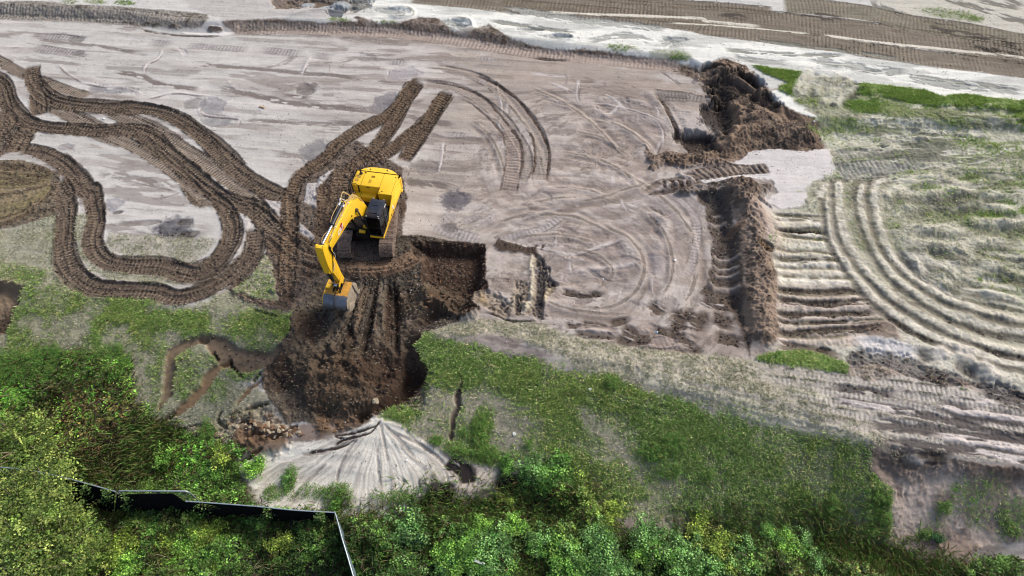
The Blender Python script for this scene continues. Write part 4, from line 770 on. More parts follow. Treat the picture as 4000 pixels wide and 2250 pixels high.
# ---- gully in the sand right of the pit
face('E 1000,760 1060,730 1180,760 1250,830 1290,760 1290,680 1360,660 1400,700 1430,600 1415,520 1440,470 1480,480 1520,560 1540,650 1600,690 1600,760 1520,800 1500,870 1480,960 1440,900 1340,930 1290,870 1240,950 1140,880 1010,830', S((140, 126, 110)), .9, .3, -.12, .26)
for sp, c_, w in (('E 1440,480 1420,560 1430,640 1425,740 1400,840 1350,920', (188, 178, 160), .35), ('E 1320,720 1290,850 1260,930', (162, 150, 132), .35), ('E 1560,720 1520,780 1500,860', (190, 172, 142), .3), ('E 1060,750 1080,850', (150, 130, 104), .5), ('E 1370,800 1380,900', (172, 160, 140), .35)):
    ridge(sp, w, .16, S(c_), .95, fade=.3)
for sp, w in (('E 1480,500 1490,600 1490,720 1480,850 1480,960', .5), ('E 1250,840 1200,870', .6), ('E 1530,560 1540,650 1590,700', .4), ('E 1330,760 1330,900', .35), ('E 1600,690 1540,720', .3)):
    streak(sp, w, S((84, 78, 76)), .85, -.16, .25, fade=.2)
streak('E 1460,540 1465,640', .4, S((150, 146, 150)), .9, -.1, 0)
streak('E 1160,390 1220,425 1300,440 1400,455 1480,445', .7, S((78, 66, 58)), .92, .10, .12, fade=.3)
for k, (x, y) in enumerate(((1170, 395), (1220, 420), (1290, 430), (1330, 440), (1380, 450), (1440, 440), (1490, 440))):
    streak('E %d,%d %d,%d' % (x, y + 15, x + 22, y - 32), .14, S((80, 68, 62)), .8, -.05, 0, fade=.1)
sl, m, _ = poly('E 1040,910 1100,880 1170,920 1290,930 1490,930 1480,975 1300,970 1180,950', .1, .2); mix_(sl, m, S((160, 150, 144)), .9)
streak('E 1050,890 1180,920 1270,960 1400,965 1500,960', .15, S((60, 52, 48)), .9, -.1, .2)
streak('E 1110,630 1250,670 1320,700', .3, S((128, 114, 106)), .7, -.03, .3)
streak('E 1600,745 1720,775 1850,775 1990,750', .3, S((84, 74, 68)), .85, -.04, .3)
sl, m = blob('E', 700, 850, .1, .1)
# ---- slump scar and cracks on the left slope
def trench(spec, w, depth, col=S((136, 112, 88)), dark=True):
    P = catmull(wpts(spec)); sl, D, SG, SS, T = field(P, w + .6)
    d = D + .22 * (N3[sl] - .5) + .1 * (N4[sl] - .5)
    wv = w * .5 * (sst(0, 1.5, SS) * sst(0, 1.5, T - SS) * .7 + .3)
    m = 1 - sst(wv - .08, wv + .08, d)
    H[sl] -= (depth * m).astype(np.float32); mix_(sl, m, col, .97)
    mix_(sl, m * sst(.5, .62, N3[sl] * .5 + N4[sl] * .5), col * .65, .6)
    G[sl] *= 1 - m; ST[sl] *= 1 - m
trench('D 1470,1090 1400,1100 1310,1140 1240,1190 1220,1260 1210,1350 1200,1449 G 1190,150 1130,250', .75, .2, S((130, 112, 92)))
trench('D 1440,1080 1500,1095 1580,1150 1640,1210 1720,1235 1800,1240 1900,1220 1990,1180', 1.35, .25, S((124, 106, 88)))
trench('D 1640,1240 1600,1270 1540,1310 1490,1370 1460,1449 G 1440,120 1340,220 1240,290 1150,350', .62, .28)
trench('G 1880,40 1780,110 1700,210', .4, .2)
for sp in ('D 1640,1210 1650,1270 1700,1330 1750,1370', 'G 1250,260 1180,330 1140,350', 'G 1500,380 1400,370 1300,400 1200,380', 'G 1940,210 1800,240 1740,290', 'G 1700,340 1780,350 1830,420 1760,480', 'D 1800,880 1900,905 2000,930', 'D 1510,1160 1560,1240', 'G 1600,250 1560,330 1640,400', 'G 1830,430 1950,460 2100,400', 'G 2060,400 2140,380', 'G 1700,650 1900,540', 'D 1880,1320 1800,1400'):
    streak(sp, .2, S((58, 46, 38)), .92, -.25, .15, fade=.25)
# rubble zone
sl, m, sd_ = poly('G 1150,350 1300,370 1500,370 1600,330 1700,250 1800,220 1950,260 2050,350 2140,370 2100,440 1950,500 1800,560 1650,540 1450,500 1250,460', .2, .3)
mix_(sl, m, S((142, 130, 112)), .8); mix_(sl, m * sst(.45, .6, N3[sl]), S((92, 74, 60)), .85)
H[sl] += (m * (.5 * (N3[sl] - .5) + .25 * (N4[sl] - .5))).astype(np.float32); G[sl] *= 1 - .6 * m; RUB = (sl, m)
sl, m = blob('G', 1850, 480, 2.4, 1.0, .1, .4); mix_(sl, m, S((110, 86, 66)), .85); H[sl] += .25 * m
# crack on the right slope
trench('H 915,20 925,70 900,130 890,180 905,230 870,290 860,340 850,420 840,500', .30, .28, S((104, 92, 82)))
# ---- left edge pit
sl, m, sd_ = earth('D -400,660 0,665 100,685 175,715 135,800 95,950 50,1050 0,1065 -400,1100', S((104, 86, 70)), .97, .08, .2)
H[sl] -= (.7 * sst(0, .5, sd_) * m).astype(np.float32)
sl, m = blob('D', 30, 760, .9, 1.2, 0, .5); mix_(sl, m, S((140, 122, 100)), .8)
# ---- lower right pit in the sand bank
sl, m, sd_ = poly('I 1490,535 1560,555 1700,620 1790,650 1950,620 2100,600 2300,650 2568,680 3600,800 3600,1300 2568,1190 2380,1200 2280,1225 2200,1290 1950,1325 1700,1315 1620,1200 1610,1000 1625,820 1530,740 1475,690', .1, .3)
mix_(sl, m, S((190, 172, 158)), .96); G[sl] *= 1 - m; ST[sl] *= 1 - m
bn = fbm(X, Y, 1.5, 360, 5)[sl]
mix_(sl, m * sst(.5, .64, bn), S((134, 114, 100)), .6); mix_(sl, m * sst(.56, .66, N3[sl] * .6 + N4[sl] * .4), S((104, 90, 80)), .5)
ytop = np.interp(X[sl], *zip(*sorted(wpts('I 1490,540 1700,620 1790,650 1950,610 2100,595 2300,650 2568,680 3600,800'))))
H[sl] += (m * (-.38 * sst(0, 1.0, sd_) * np.exp(-np.clip(ytop - Y[sl], 0, 99) / 4) + .35 * (bn - .5) + .12 * (N3[sl] - .5) + .06 * (N4[sl] - .5))).astype(np.float32)
mix_(sl, m * (1 - sst(.1, 1.0, ytop - Y[sl] + .8 * (N2[sl] - .5))), S((86, 74, 66)), .8)  # shade below the top edge, painted into the sand colour
sl2, m2 = blob('I', 1580, 620, 1.5, 1.3, -.2, .4); mix_(sl2, m2, S((104, 92, 84)), .7); H[sl2] -= .12 * m2
for sp in ('I 1750,720 1700,850 1740,950', 'I 1690,740 1650,830 1640,930', 'I 1620,1050 1650,1150 1700,1230', 'I 1580,1180 1640,1260 1690,1310', 'I 1800,850 1760,960'):
    streak(sp, .5, S((112, 96, 86)), .8, -.12, .3)
ridge('I 1770,660 1720,760 1690,850', .5, .3, S((158, 138, 122)), .8)
for (x, y, a, b, s_) in ((2200, 860, 1.3, 1.0, .14), (2350, 830, 1.0, .8, .12), (2100, 900, 1.0, .8, .10), (1960, 1050, .8, .5, .25), (2250, 1020, .8, .6, .2), (2480, 1060, 1.0, 1.0, .35), (2530, 1000, 1.0, 1.0, .3), (1860, 1150, .6, .4, .4)):
    sl, m = blob('I', x, y, a, b, 0, .7); G[sl] += s_ * m; mix_(sl, m, S((122, 124, 98)), s_)
for sp in ('I 1550,520 1700,590 1790,640', 'I 1750,560 1900,570 2100,590', 'I 1790,590 1900,610 2080,600'):
    streak(sp, .5, S((70, 62, 58)), .85, -.05, .25)
# ---- ground below the thicket
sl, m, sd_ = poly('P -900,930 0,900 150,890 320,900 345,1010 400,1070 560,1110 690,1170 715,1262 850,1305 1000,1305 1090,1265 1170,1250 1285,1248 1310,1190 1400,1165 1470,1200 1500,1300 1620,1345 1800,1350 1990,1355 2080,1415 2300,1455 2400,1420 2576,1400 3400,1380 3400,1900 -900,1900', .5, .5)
mf = m * sst(0, 1, np.ones_like(m))
LM = COL[sl][..., 1]
# keep the fan, lobes clear
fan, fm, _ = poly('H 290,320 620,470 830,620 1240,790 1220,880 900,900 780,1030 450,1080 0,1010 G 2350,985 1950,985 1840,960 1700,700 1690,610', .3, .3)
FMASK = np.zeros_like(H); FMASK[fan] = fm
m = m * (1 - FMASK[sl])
mix_(sl, m, S((62, 56, 42)), .9); mix_(sl, m * sst(.5, .65, N3[sl]), S((44, 38, 30)), .7)  # dark soil, with the shade under the leaves mixed into its colour
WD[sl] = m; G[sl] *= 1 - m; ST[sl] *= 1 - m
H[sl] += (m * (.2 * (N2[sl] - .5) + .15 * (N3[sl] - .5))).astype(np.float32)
# general fine roughness
H += (.015 * (N4 - .5)).astype(np.float32)
G = np.clip(G, 0, 1.3); ST = np.clip(ST, 0, 1)
FINE = np.random.RandomState(9).rand(NY, NX).astype(np.float32)
COL *= (0.93 + .14 * FINE)[..., None]
STW = np.clip(ST + .5 * G, 0, 1)
t_ = sst(.3, .8, FINE * .55 + N4 * .45)
COL[:] = COL * (1 - (STW * .32 * t_)[..., None]) + S((196, 190, 160)) * (STW * .32 * t_)[..., None]
t_ = sst(.35, .75, 1 - (FINE * .5 + N4 * .5))
COL[:] = COL * (1 - (STW * .32 * t_)[..., None]) + S((96, 100, 74)) * (STW * .32 * t_)[..., None]
H += (STW * .05 * (N4 - .5)).astype(np.float32)
np.clip(COL, .005, .85, out=COL)

def nmesh(name, V, F, mat, cols=None, smooth=False):      # fast mesh from arrays; cols = one colour per corner or vertex
    me = bpy.data.meshes.new(name)
    V = np.asarray(V, np.float32); F = np.asarray(F, np.int32)
    k = F.shape[1]
    me.vertices.add(len(V)); me.vertices.foreach_set('co', V.ravel())
    me.loops.add(F.size); me.loops.foreach_set('vertex_index', F.ravel())
    me.polygons.add(len(F)); me.polygons.foreach_set('loop_start', np.arange(0, F.size, k, dtype=np.int32))
    me.polygons.foreach_set('loop_total', np.full(len(F), k, np.int32))
    if smooth: me.polygons.foreach_set('use_smooth', np.ones(len(F), bool))
    me.update(calc_edges=True)
    if cols is not None:
        ca_ = me.color_attributes.new('tint', 'FLOAT_COLOR', 'POINT')
        ca_.data.foreach_set('color', np.hstack([cols, np.ones((len(cols), 1))]).astype(np.float32).ravel())
    o = bpy.data.objects.new(name, me); C.objects.link(o)
    if mat: me.materials.append(mat)
    return o
def tint_mat(name, rough=.95, noise=(), spec=.2, trans=0.0, bump=0.0, bscale=20.0):
    m = bpy.data.materials.new(name); m.use_nodes = True
    nt = m.node_tree; n = nt.nodes; l = nt.links; b = n['Principled BSDF']
    b.inputs['Roughness'].default_value = rough; b.inputs['Specular IOR Level'].default_value = spec
    a = n.new('ShaderNodeAttribute'); a.attribute_name = 'tint'
    tc = n.new('ShaderNodeTexCoord'); last = a.outputs['Color']
    for sc_, lo, hi, det in noise:
        t = n.new('ShaderNodeTexNoise'); t.inputs['Scale'].default_value = sc_; t.inputs['Detail'].default_value = det
        l.new(tc.outputs['Object'], t.inputs['Vector'])
        r = n.new('ShaderNodeMapRange'); r.inputs['From Min'].default_value = .3; r.inputs['From Max'].default_value = .7
        r.inputs['To Min'].default_value = lo; r.inputs['To Max'].default_value = hi
        l.new(t.outputs['Fac'], r.inputs['Value'])
        v = n.new('ShaderNodeVectorMath'); v.operation = 'SCALE'; l.new(last, v.inputs[0]); l.new(r.outputs['Result'], v.inputs['Scale']); last = v.outputs[0]
    l.new(last, b.inputs['Base Color'])
    if bump:
        t = n.new('ShaderNodeTexNoise'); t.inputs['Scale'].default_value = bscale; t.inputs['Detail'].default_value = 4; l.new(tc.outputs['Object'], t.inputs['Vector'])
        bp = n.new('ShaderNodeBump'); bp.inputs['Strength'].default_value = bump; bp.inputs['Distance'].default_value = .03
        l.new(t.outputs['Fac'], bp.inputs['Height']); l.new(bp.outputs[0], b.inputs['Normal'])
    if trans:
        tr = n.new('ShaderNodeBsdfTranslucent'); l.new(last, tr.inputs['Color'])
        mx = n.new('ShaderNodeMixShader'); mx.inputs[0].default_value = trans
        l.new(b.outputs[0], mx.inputs[1]); l.new(tr.outputs[0], mx.inputs[2]); l.new(mx.outputs[0], n['Material Output'].inputs['Surface'])
    return m
def ground():
    V = np.stack([X, Y, H], -1).reshape(-1, 3)
    ii = (np.arange(NY - 1)[:, None] * NX + np.arange(NX - 1)[None, :]).ravel()
    F = np.stack([ii, ii + 1, ii + 1 + NX, ii + NX], -1)
    m = tint_mat('soil', .97, ((1.3, .93, 1.07, 5), (11, .92, 1.08, 6), (45, .90, 1.10, 3)), .15, 0, .6, 30)
    o = nmesh('ground', V, F, m, COL.reshape(-1, 3), True)
    o['kind'] = 'structure'
    return o
GROUND_HOOK = 1
def gz(x, y): return bil(H, x, y)
# level the bench the machine stands on, then build the sheet
def level(cx, cy, hx, hy, z, soft=.8, keep=.25):
    i0, i1 = np.searchsorted(xs, [cx - hx - soft, cx + hx + soft]); j0, j1 = np.searchsorted(ys, [cy - hy - soft, cy + hy + soft])
    sl = (slice(j0, j1), slice(i0, i1))
    q = np.maximum(np.abs(X[sl] - cx) - hx, np.abs(Y[sl] - cy) - hy)
    m = 1 - sst(0, soft, q)
    base = z + keep * (H[sl] - H[sl].mean())
    H[sl] = (H[sl] * (1 - m) + base * m).astype(np.float32)
level(-9.68, 31.0, 2.0, 2.7, 0.0, .7, .15)
ground()
# ------------------------------------------------------------------ materials for built things
def mat(name, col, rough=.6, metal=0.0, spec=.4, vary=.12, nscale=6.0, dirt=None, dscale=3.0, damt=.5, dlo=.52, bump=0.0, coat=0.0):
    m = bpy.data.materials.new(name); m.use_nodes = True
    nt = m.node_tree; n = nt.nodes; l = nt.links; b = n['Principled BSDF']
    b.inputs['Roughness'].default_value = rough; b.inputs['Metallic'].default_value = metal; b.inputs['Specular IOR Level'].default_value = spec
    b.inputs['Coat Weight'].default_value = coat
    tc = n.new('ShaderNodeTexCoord'); no = n.new('ShaderNodeTexNoise'); no.inputs['Scale'].default_value = nscale; no.inputs['Detail'].default_value = 6
    l.new(tc.outputs['Object'], no.inputs['Vector'])
    r = n.new('ShaderNodeMapRange'); r.inputs['From Min'].default_value = .3; r.inputs['From Max'].default_value = .7
    r.inputs['To Min'].default_value = 1 - vary; r.inputs['To Max'].default_value = 1 + vary; l.new(no.outputs['Fac'], r.inputs['Value'])
    v = n.new('ShaderNodeVectorMath'); v.operation = 'SCALE'; v.inputs[0].default_value = tuple(col); l.new(r.outputs['Result'], v.inputs['Scale']); last = v.outputs[0]
    if dirt is not None:
        n2 = n.new('ShaderNodeTexNoise'); n2.inputs['Scale'].default_value = dscale; n2.inputs['Detail'].default_value = 8; n2.inputs['Roughness'].default_value = .7
        l.new(tc.outputs['Object'], n2.inputs['Vector'])
        r2 = n.new('ShaderNodeMapRange'); r2.inputs['From Min'].default_value = dlo; r2.inputs['From Max'].default_value = dlo + .14; r2.inputs['To Max'].default_value = damt; l.new(n2.outputs['Fac'], r2.inputs['Value'])
        mx = n.new('ShaderNodeMix'); mx.data_type = 'RGBA'; l.new(r2.outputs['Result'], mx.inputs['Factor']); l.new(last, mx.inputs[6]); mx.inputs[7].default_value = (*dirt, 1); last = mx.outputs[2]
        l.new(r2.outputs['Result'], b.inputs['Roughness']) if False else None
    l.new(last, b.inputs['Base Color'])
    if bump:
        bp = n.new('ShaderNodeBump'); bp.inputs['Strength'].default_value = bump; bp.inputs['Distance'].default_value = .02; l.new(no.outputs['Fac'], bp.inputs['Height']); l.new(bp.outputs[0], b.inputs['Normal'])
    return m
DIRT = S((120, 96, 70))
M = {}
M['yellow'] = mat('yellow_paint', S((250, 200, 40)), .42, 0, .5, .04, 3, S((170, 124, 40)), 2.2, .45, .60, 0, .25)
M['yellow_worn'] = mat('worn_yellow_paint', S((236, 186, 44)), .5, 0, .4, .06, 3, S((92, 66, 40)), 3.5, .85, .58)
M['bucket_paint'] = mat('scuffed_bucket_paint', S((196, 146, 62)), .6, 0, .3, .15, 4, S((92, 74, 66)), 2.6, .9, .50)
M['black'] = mat('black_paint', S((26, 30, 38)), .45, 0, .4, .1, 4, S((60, 55, 52)), 5, .4, .6)
M['roofblack'] = mat('cab_roof_black', S((30, 38, 52)), .5, 0, .4, .2, 12, S((66, 52, 64)), 1.6, .6, .5)
M['cyl'] = mat('cylinder_black', S((34, 38, 46)), .35, .2, .5)
M['chrome'] = mat('chrome_rod', S((205, 210, 220)), .16, 1.0, .5, .02)
M['steel'] = mat('worn_steel', S((120, 124, 134)), .42, .5, .5, .15, 5, S((88, 70, 66)), 2.0, .7, .55)
M['mud'] = mat('dried_mud', S((160, 148, 132)), .95, 0, .1, .2, 9, S((110, 92, 74)), 5, .7, .5, .6)
M['pad'] = mat('muddy_track_steel', S((146, 128, 116)), .8, .1, .2, .2, 5, S((92, 76, 66)), 4, .8, .48, .4)
M['dark'] = mat('dark_grease', S((30, 26, 24)), .8, 0, .2, .3, 5, S((60, 48, 40)), 3, .6, .5)
M['rust'] = mat('rusty_exhaust', S((84, 74, 72)), .7, .3, .3, .2, 9)
M['hose'] = mat('rubber_hose', S((26, 25, 25)), .6, 0, .3, .1)
M['hosel'] = mat('dusty_hose', S((196, 170, 120)), .8, 0, .2, .3, 30)
M['white'] = mat('white_decal', S((226, 224, 220)), .5, 0, .4, .04)
M['red'] = mat('red_decal', S((176, 38, 40)), .5, 0, .4, .05)
M['grill'] = mat('grey_tan_grille', S((176, 140, 60)), .7, 0, .3, .15, 40)
M['lamp'] = mat('lamp_lens', S((210, 212, 214)), .15, .2, .6, .03)
def glass_mat():
    m = bpy.data.materials.new('tinted_glass'); m.use_nodes = True
    n = m.node_tree.nodes; l = m.node_tree.links; n.remove(n['Principled BSDF'])
    t = n.new('ShaderNodeBsdfTransparent'); t.inputs[0].default_value = (.62, .72, .72, 1)
    g = n.new('ShaderNodeBsdfGlossy'); g.inputs['Roughness'].default_value = .04; g.inputs[0].default_value = (.5, .55, .6, 1)
    f = n.new('ShaderNodeFresnel'); f.inputs[0].default_value = 1.5
    mx = n.new('ShaderNodeMixShader'); l.new(f.outputs[0], mx.inputs[0]); l.new(t.outputs[0], mx.inputs[1]); l.new(g.outputs[0], mx.inputs[2])
    l.new(mx.outputs[0], n['Material Output'].inputs['Surface'])
    return m
M['glass'] = glass_mat()

# ------------------------------------------------------------------ mesh helpers
class MB:
    def __init__(s): s.bm = bmesh.new()
    def box(s, c, size, rot=None, bev=0.0):
        r = bmesh.ops.create_cube(s.bm, size=1.0); vs = r['verts']
        mt = Matrix.Translation(c) @ (rot.to_4x4() if rot is not None else Matrix.Identity(4)) @ Matrix.Diagonal((*size, 1))
        bmesh.ops.transform(s.bm, matrix=mt, verts=vs)
        if bev:
            es = list({e for v in vs for e in v.link_edges}); bmesh.ops.bevel(s.bm, geom=es, offset=bev, segments=2, affect='EDGES', profile=.6)
        return s
    def prism(s, prof, x0, x1, bev=0.0, axis='X'):
        a = []; b = []
        for p, q in prof:
            if axis == 'X': a.append(s.bm.verts.new((x0, p, q))); b.append(s.bm.verts.new((x1, p, q)))
            else: a.append(s.bm.verts.new((p, q, x0))); b.append(s.bm.verts.new((p, q, x1)))
        n = len(prof); fs = [s.bm.faces.new(a), s.bm.faces.new(b[::-1])]
        for i in range(n): fs.append(s.bm.faces.new((a[i], b[i], b[(i + 1) % n], a[(i + 1) % n])))
        bmesh.ops.recalc_face_normals(s.bm, faces=fs)
        if bev:
            es = list({e for f in fs for e in f.edges}); bmesh.ops.bevel(s.bm, geom=es, offset=bev, segments=2, affect='EDGES', profile=.6)
        return s
    def cyl(s, a, b, r, r2=None, n=16):
        a = Vector(a); b = Vector(b); d = b - a
        q = d.to_track_quat('Z', 'Y').to_matrix().to_4x4()
        bmesh.ops.create_cone(s.bm, cap_ends=True, segments=n, radius1=r, radius2=r if r2 is None else r2, depth=d.length, matrix=Matrix.Translation((a + b) / 2) @ q)
        return s
    def tube(s, pts, r, n=8):
        P = [Vector(p) for p in pts]; rings = []
        up = Vector((.13, .2, 1))
        for i, p in enumerate(P):
            d = (P[min(i + 1, len(P) - 1)] - P[max(i - 1, 0)]).normalized()
            u = d.cross(up).normalized(); v = d.cross(u)
            rings.append([s.bm.verts.new(p + (u * math.cos(t) + v * math.sin(t)) * r) for t in [2 * math.pi * k / n for k in range(n)]])
        for A, B in zip(rings, rings[1:]):
            for k in range(n): s.bm.faces.new((A[k], A[(k + 1) % n], B[(k + 1) % n], B[k]))
        s.bm.faces.new(rings[0][::-1]); s.bm.faces.new(rings[-1])
        return s
    def build(s, name, m, parent=None, smooth=None, loc=None, rz=None):
        me = bpy.data.meshes.new(name); bmesh.ops.recalc_face_normals(s.bm, faces=s.bm.faces); s.bm.to_mesh(me); s.bm.free()
        if m is not None: me.materials.append(m)
        o = bpy.data.objects.new(name, me); C.objects.link(o)
        if parent is not None: o.parent = parent
        if smooth is not None:
            for p in me.polygons: p.use_smooth = True
            me.set_sharp_from_angle(angle=R(smooth))
        if loc is not None: o.location = loc
        if rz is not None: o.rotation_euler.z = rz
        return o
def tag(o, label=None, cat=None, group=None, kind=None):
    if label: o['label'] = label
    if cat: o['category'] = cat
    if group: o['group'] = group
    if kind: o['kind'] = kind
    return o
def empty(name, loc, rz=0.0):
    o = bpy.data.objects.new(name, None); C.objects.link(o); o.location = loc; o.rotation_euler.z = rz; o.empty_display_size = .3
    return o
def bez(pts, n=6):
    P = [Vector(p) for p in pts]; Q = [2 * P[0] - P[1]] + P + [2 * P[-1] - P[-2]]; o = []
    for i in range(1, len(Q) - 2):
        a, b, c, d = Q[i - 1:i + 3]
        for k in range(n):
            t = k / n; o.append(.5 * (2 * b + (c - a) * t + (2 * a - 5 * b + 4 * c - d) * t * t + (3 * b - a - 3 * c + d) * t ** 3))
    return o + [P[-1]]

# ------------------------------------------------------------------ the excavator (local: +Y front, +X its right side)
ex = empty('excavator', (-9.68, 30.9, 0.0), R(170.5))
tag(ex, 'large yellow tracked excavator with black cab, boom out over the dug slope', 'excavator')
uc_rot = R(181.7) - R(170.5)
ucm = Matrix.Rotation(uc_rot, 4, 'Z')
def ucbuild(mb, name, m, parent=ex, smooth=None):
    bmesh.ops.transform(mb.bm, matrix=ucm, verts=mb.bm.verts); return mb.build(name, m, parent, smooth)
def loop_path():
    r, L = .50, 1.98; pts = []
    N = 52; per = 2 * L * 2 + 2 * math.pi * r
    for i in range(N):
        d = per * i / N
        if d < 2 * L: y, z, a = -L + d, 2 * r, 0
        elif d < 2 * L + math.pi * r: t = (d - 2 * L) / r; y, z, a = L + r * math.sin(t), r + r * math.cos(t), -t
        elif d < 4 * L + math.pi * r: y, z, a = L - (d - 2 * L - math.pi * r), 0, math.pi
        else: t = (d - 4 * L - math.pi * r) / r; y, z, a = -L - r * math.sin(t), r - r * math.cos(t), math.pi - t
        pts.append((y, z + .07 - (.035 * math.sin((y + L) / (2 * L) * math.pi * 2) ** 2 if a == 0 else 0), a))
    return pts, per / N
for sx in (1, -1):
    xc = 1.36 * sx
    mb = MB(); path, pit = loop_path()
    for y, z, a in path:
        q = Matrix.Rotation(a, 3, 'X')
        mb.box((xc, y, z), (.88, pit * .93, .045), q)
        n_ = q @ Vector((0, 0, 1)); t_ = q @ Vector((0, 1, 0))
        for k in (-.40, 0.0, .38):
            mb.box(Vector((xc, y, z)) + n_ * .038 + t_ * pit * k, (.88, .022, .04 if k < 0 else .028), q)
    tr = ucbuild(mb, 'track', M['pad'])
    mb = MB()
    for y, z, a in path:
        q = Matrix.Rotation(a, 3, 'X'); n_ = q @ Vector((0, 0, 1)); t_ = q @ Vector((0, 1, 0))
        for dx in (-.09, .09): mb.box(Vector((xc + dx, y, z)) + n_ * .0262 - t_ * pit * .18, (.055, .07, .012), q)
    ucbuild(mb, 'track_bolt', M['dark'], tr)['kind'] = 'stuff'
    mb = MB(); mb.prism([(-1.75, .30), (1.75, .30), (1.9, .5), (1.75, .82), (-1.75, .82), (-1.9, .5)], xc - .22, xc + .22, .03)
    for k in range(8): mb.cyl((xc - .2, -1.6 + k * .46, .24), (xc + .2, -1.6 + k * .46, .24), .13)
    ucbuild(mb, 'track_frame', M['dark'])
    mb = MB(); mb.cyl((xc - .12, 1.98, .57), (xc + .12, 1.98, .57), .42, n=28); ucbuild(mb, 'idler_wheel', M['pad'], smooth=40)
    mb = MB(); mb.cyl((xc - .1, -1.98, .57), (xc + .1, -1.98, .57), .40, n=24)
    for k in range(20): t = k * math.pi / 10; mb.box((xc, -1.98 + .42 * math.cos(t), .57 + .42 * math.sin(t)), (.08, .08, .08), Matrix.Rotation(t, 3, 'X'))
    ucbuild(mb, 'sprocket', M['pad'])
mb = MB(); mb.box((0, 0, .78), (1.3, 1.6, .35), bev=.06)
for sx in (1, -1):
    for sy in (1, -1): mb.prism([(sy * .5, .45), (sy * 1.15, .42), (sy * 1.15, .72), (sy * .5, .92)], sx * .2, sx * 1.15, .02)
ucbuild(mb, 'carbody', M['dark'])
mb = MB(); mb.cyl((0, 0, .92), (0, 0, 1.12), .78, n=36); mb.build('swing_ring', M['dark'], ex, 40)
# upper structure
mb = MB(); mb.box((0, -.75, 1.17), (2.9, 3.4, .18), bev=.02); mb.box((-.02, .95, 1.05), (.9, .8, .28), bev=.02)
mb.build('deck', M['dark'], ex)
mb = MB()
mb.prism([(-1.45, 1.10), (-1.02, 1.10), (-1.02, 2.42), (-1.45, 2.42)], 0, 1) if False else None
mb.prism([(-1.45, -3.28), (1.48, -3.28), (1.50, -1.96), (-.50, -1.96), (-.50, -1.41), (-1.45, -1.41)], 1.26, 2.40, .035, axis='Z')
hood = mb.build('engine_hood', M['yellow'], ex, 35)
# seams, vents and catches on the hood
mb = MB(); mb.box((.86, -2.62, 2.4), (.014, 1.28, .012)); mb.box((-.46, -2.35, 2.4), (.014, 1.84, .012)); mb.box((0, -3.285, 2.4), (2.86, .014, .02)); mb.box((1.42, -2.62, 2.4), (.012, 1.25, .012)); mb.box((-1.40, -2.35, 2.4), (.014, 1.8, .012))
mb.build('panel_seam', M['dark'], hood)
mb = MB(); mb.box((1.18, -2.72, 2.405), (.26, .24, .014)); mb.box((1.24, -2.40, 2.405), (.26, .24, .014)); mb.build('vent_grille', M['grill'], hood)
mb = MB()
for k in range(7): mb.box((.22, -2.95 + k * .028, 2.405), (.26, .010, .010)); mb.box((.22 + .1, -2.55 + k * .05, 2.405), (.2, .012, .010))
mb.build('vent_grille', M['grill'], hood)
mb = MB(); mb.box((-1.30, -3.05, 2.41), (.05, .05, .03)); mb.box((-.72, -1.62, 2.41), (.10, .03, .03)); mb.box((-.58, -1.50, 2.41), (.05, .03, .03)); mb.box((.84, -3.14, 2.42), (.14, .03, .04)); mb.box((.35, -1.955, 2.25), (.22, .03, .05))
mb.build('door_catch', M['dark'], hood)
# left side panel, sloping down to the front lip
mb = MB(); mb.prism([(-3.55, 1.06), (1.26, 1.06), (1.30, 1.22), (-.02, 1.34), (-.35, 1.75), (-1.40, 2.36), (-3.20, 2.36), (-3.50, 2.0)], -1.50, -1.452, .012)
side = mb.build('side_panel', M['yellow'], ex, 35)
mb = MB()
for k in range(6): mb.box((-1.508, -2.35, 1.36 + k * .15), (.022, 1.7 - k * .06, .05), bev=.008)
mb.box((-1.508, -3.28, 1.6), (.02, .03, .9)); mb.build('side_louvre', M['yellow'], side)
mb = MB(); mb.box((-1.505, -1.15, 1.52), (.014, .16, .42), Matrix.Rotation(-.35, 3, 'X')); mb.build('white_sticker', M['white'], side)
mb = MB(); mb.box((-1.505, -.62, 1.30), (.014, .05, .2)); mb.box((-1.505, -1.1, 1.25), (.014, .05, .12)); mb.build('panel_latch', M['dark'], side)
mb = MB(); mb.box((-1.04, 1.26, 1.14), (.95, .09, .14), bev=.015); mb.build('front_lip', M['yellow'], ex)
# right side deck, tool box and tank
mb = MB(); mb.box((.66, -1.76, 1.5), (1.66, .42, .5), bev=.02); dk = mb.build('fuel_deck', M['yellow'], ex, 35)
mb = MB(); mb.box((.88, -1.76, 1.752), (.012, .42, .012)); mb.build('panel_seam', M['dark'], dk)
mb = MB(); mb.cyl((1.34, -1.80, 1.74), (1.34, -1.80, 1.78), .085, n=20); fc = mb.build('fuel_cap', M['red'], dk, 40)
mb = MB(); mb.cyl((1.34, -1.80, 1.781), (1.34, -1.80, 1.80), .045, n=16); mb.build('cap_badge', M['white'], fc)
mb = MB(); mb.box((1.17, -.85, 1.42), (.64, 1.38, .62), bev=.03); mb.build('tool_box', M['yellow'], ex, 35)
mb = MB(); mb.box((1.2, .15, 1.28), (.58, .6, .36), bev=.02); mb.build('step_box', M['yellow_worn'], ex, 35)
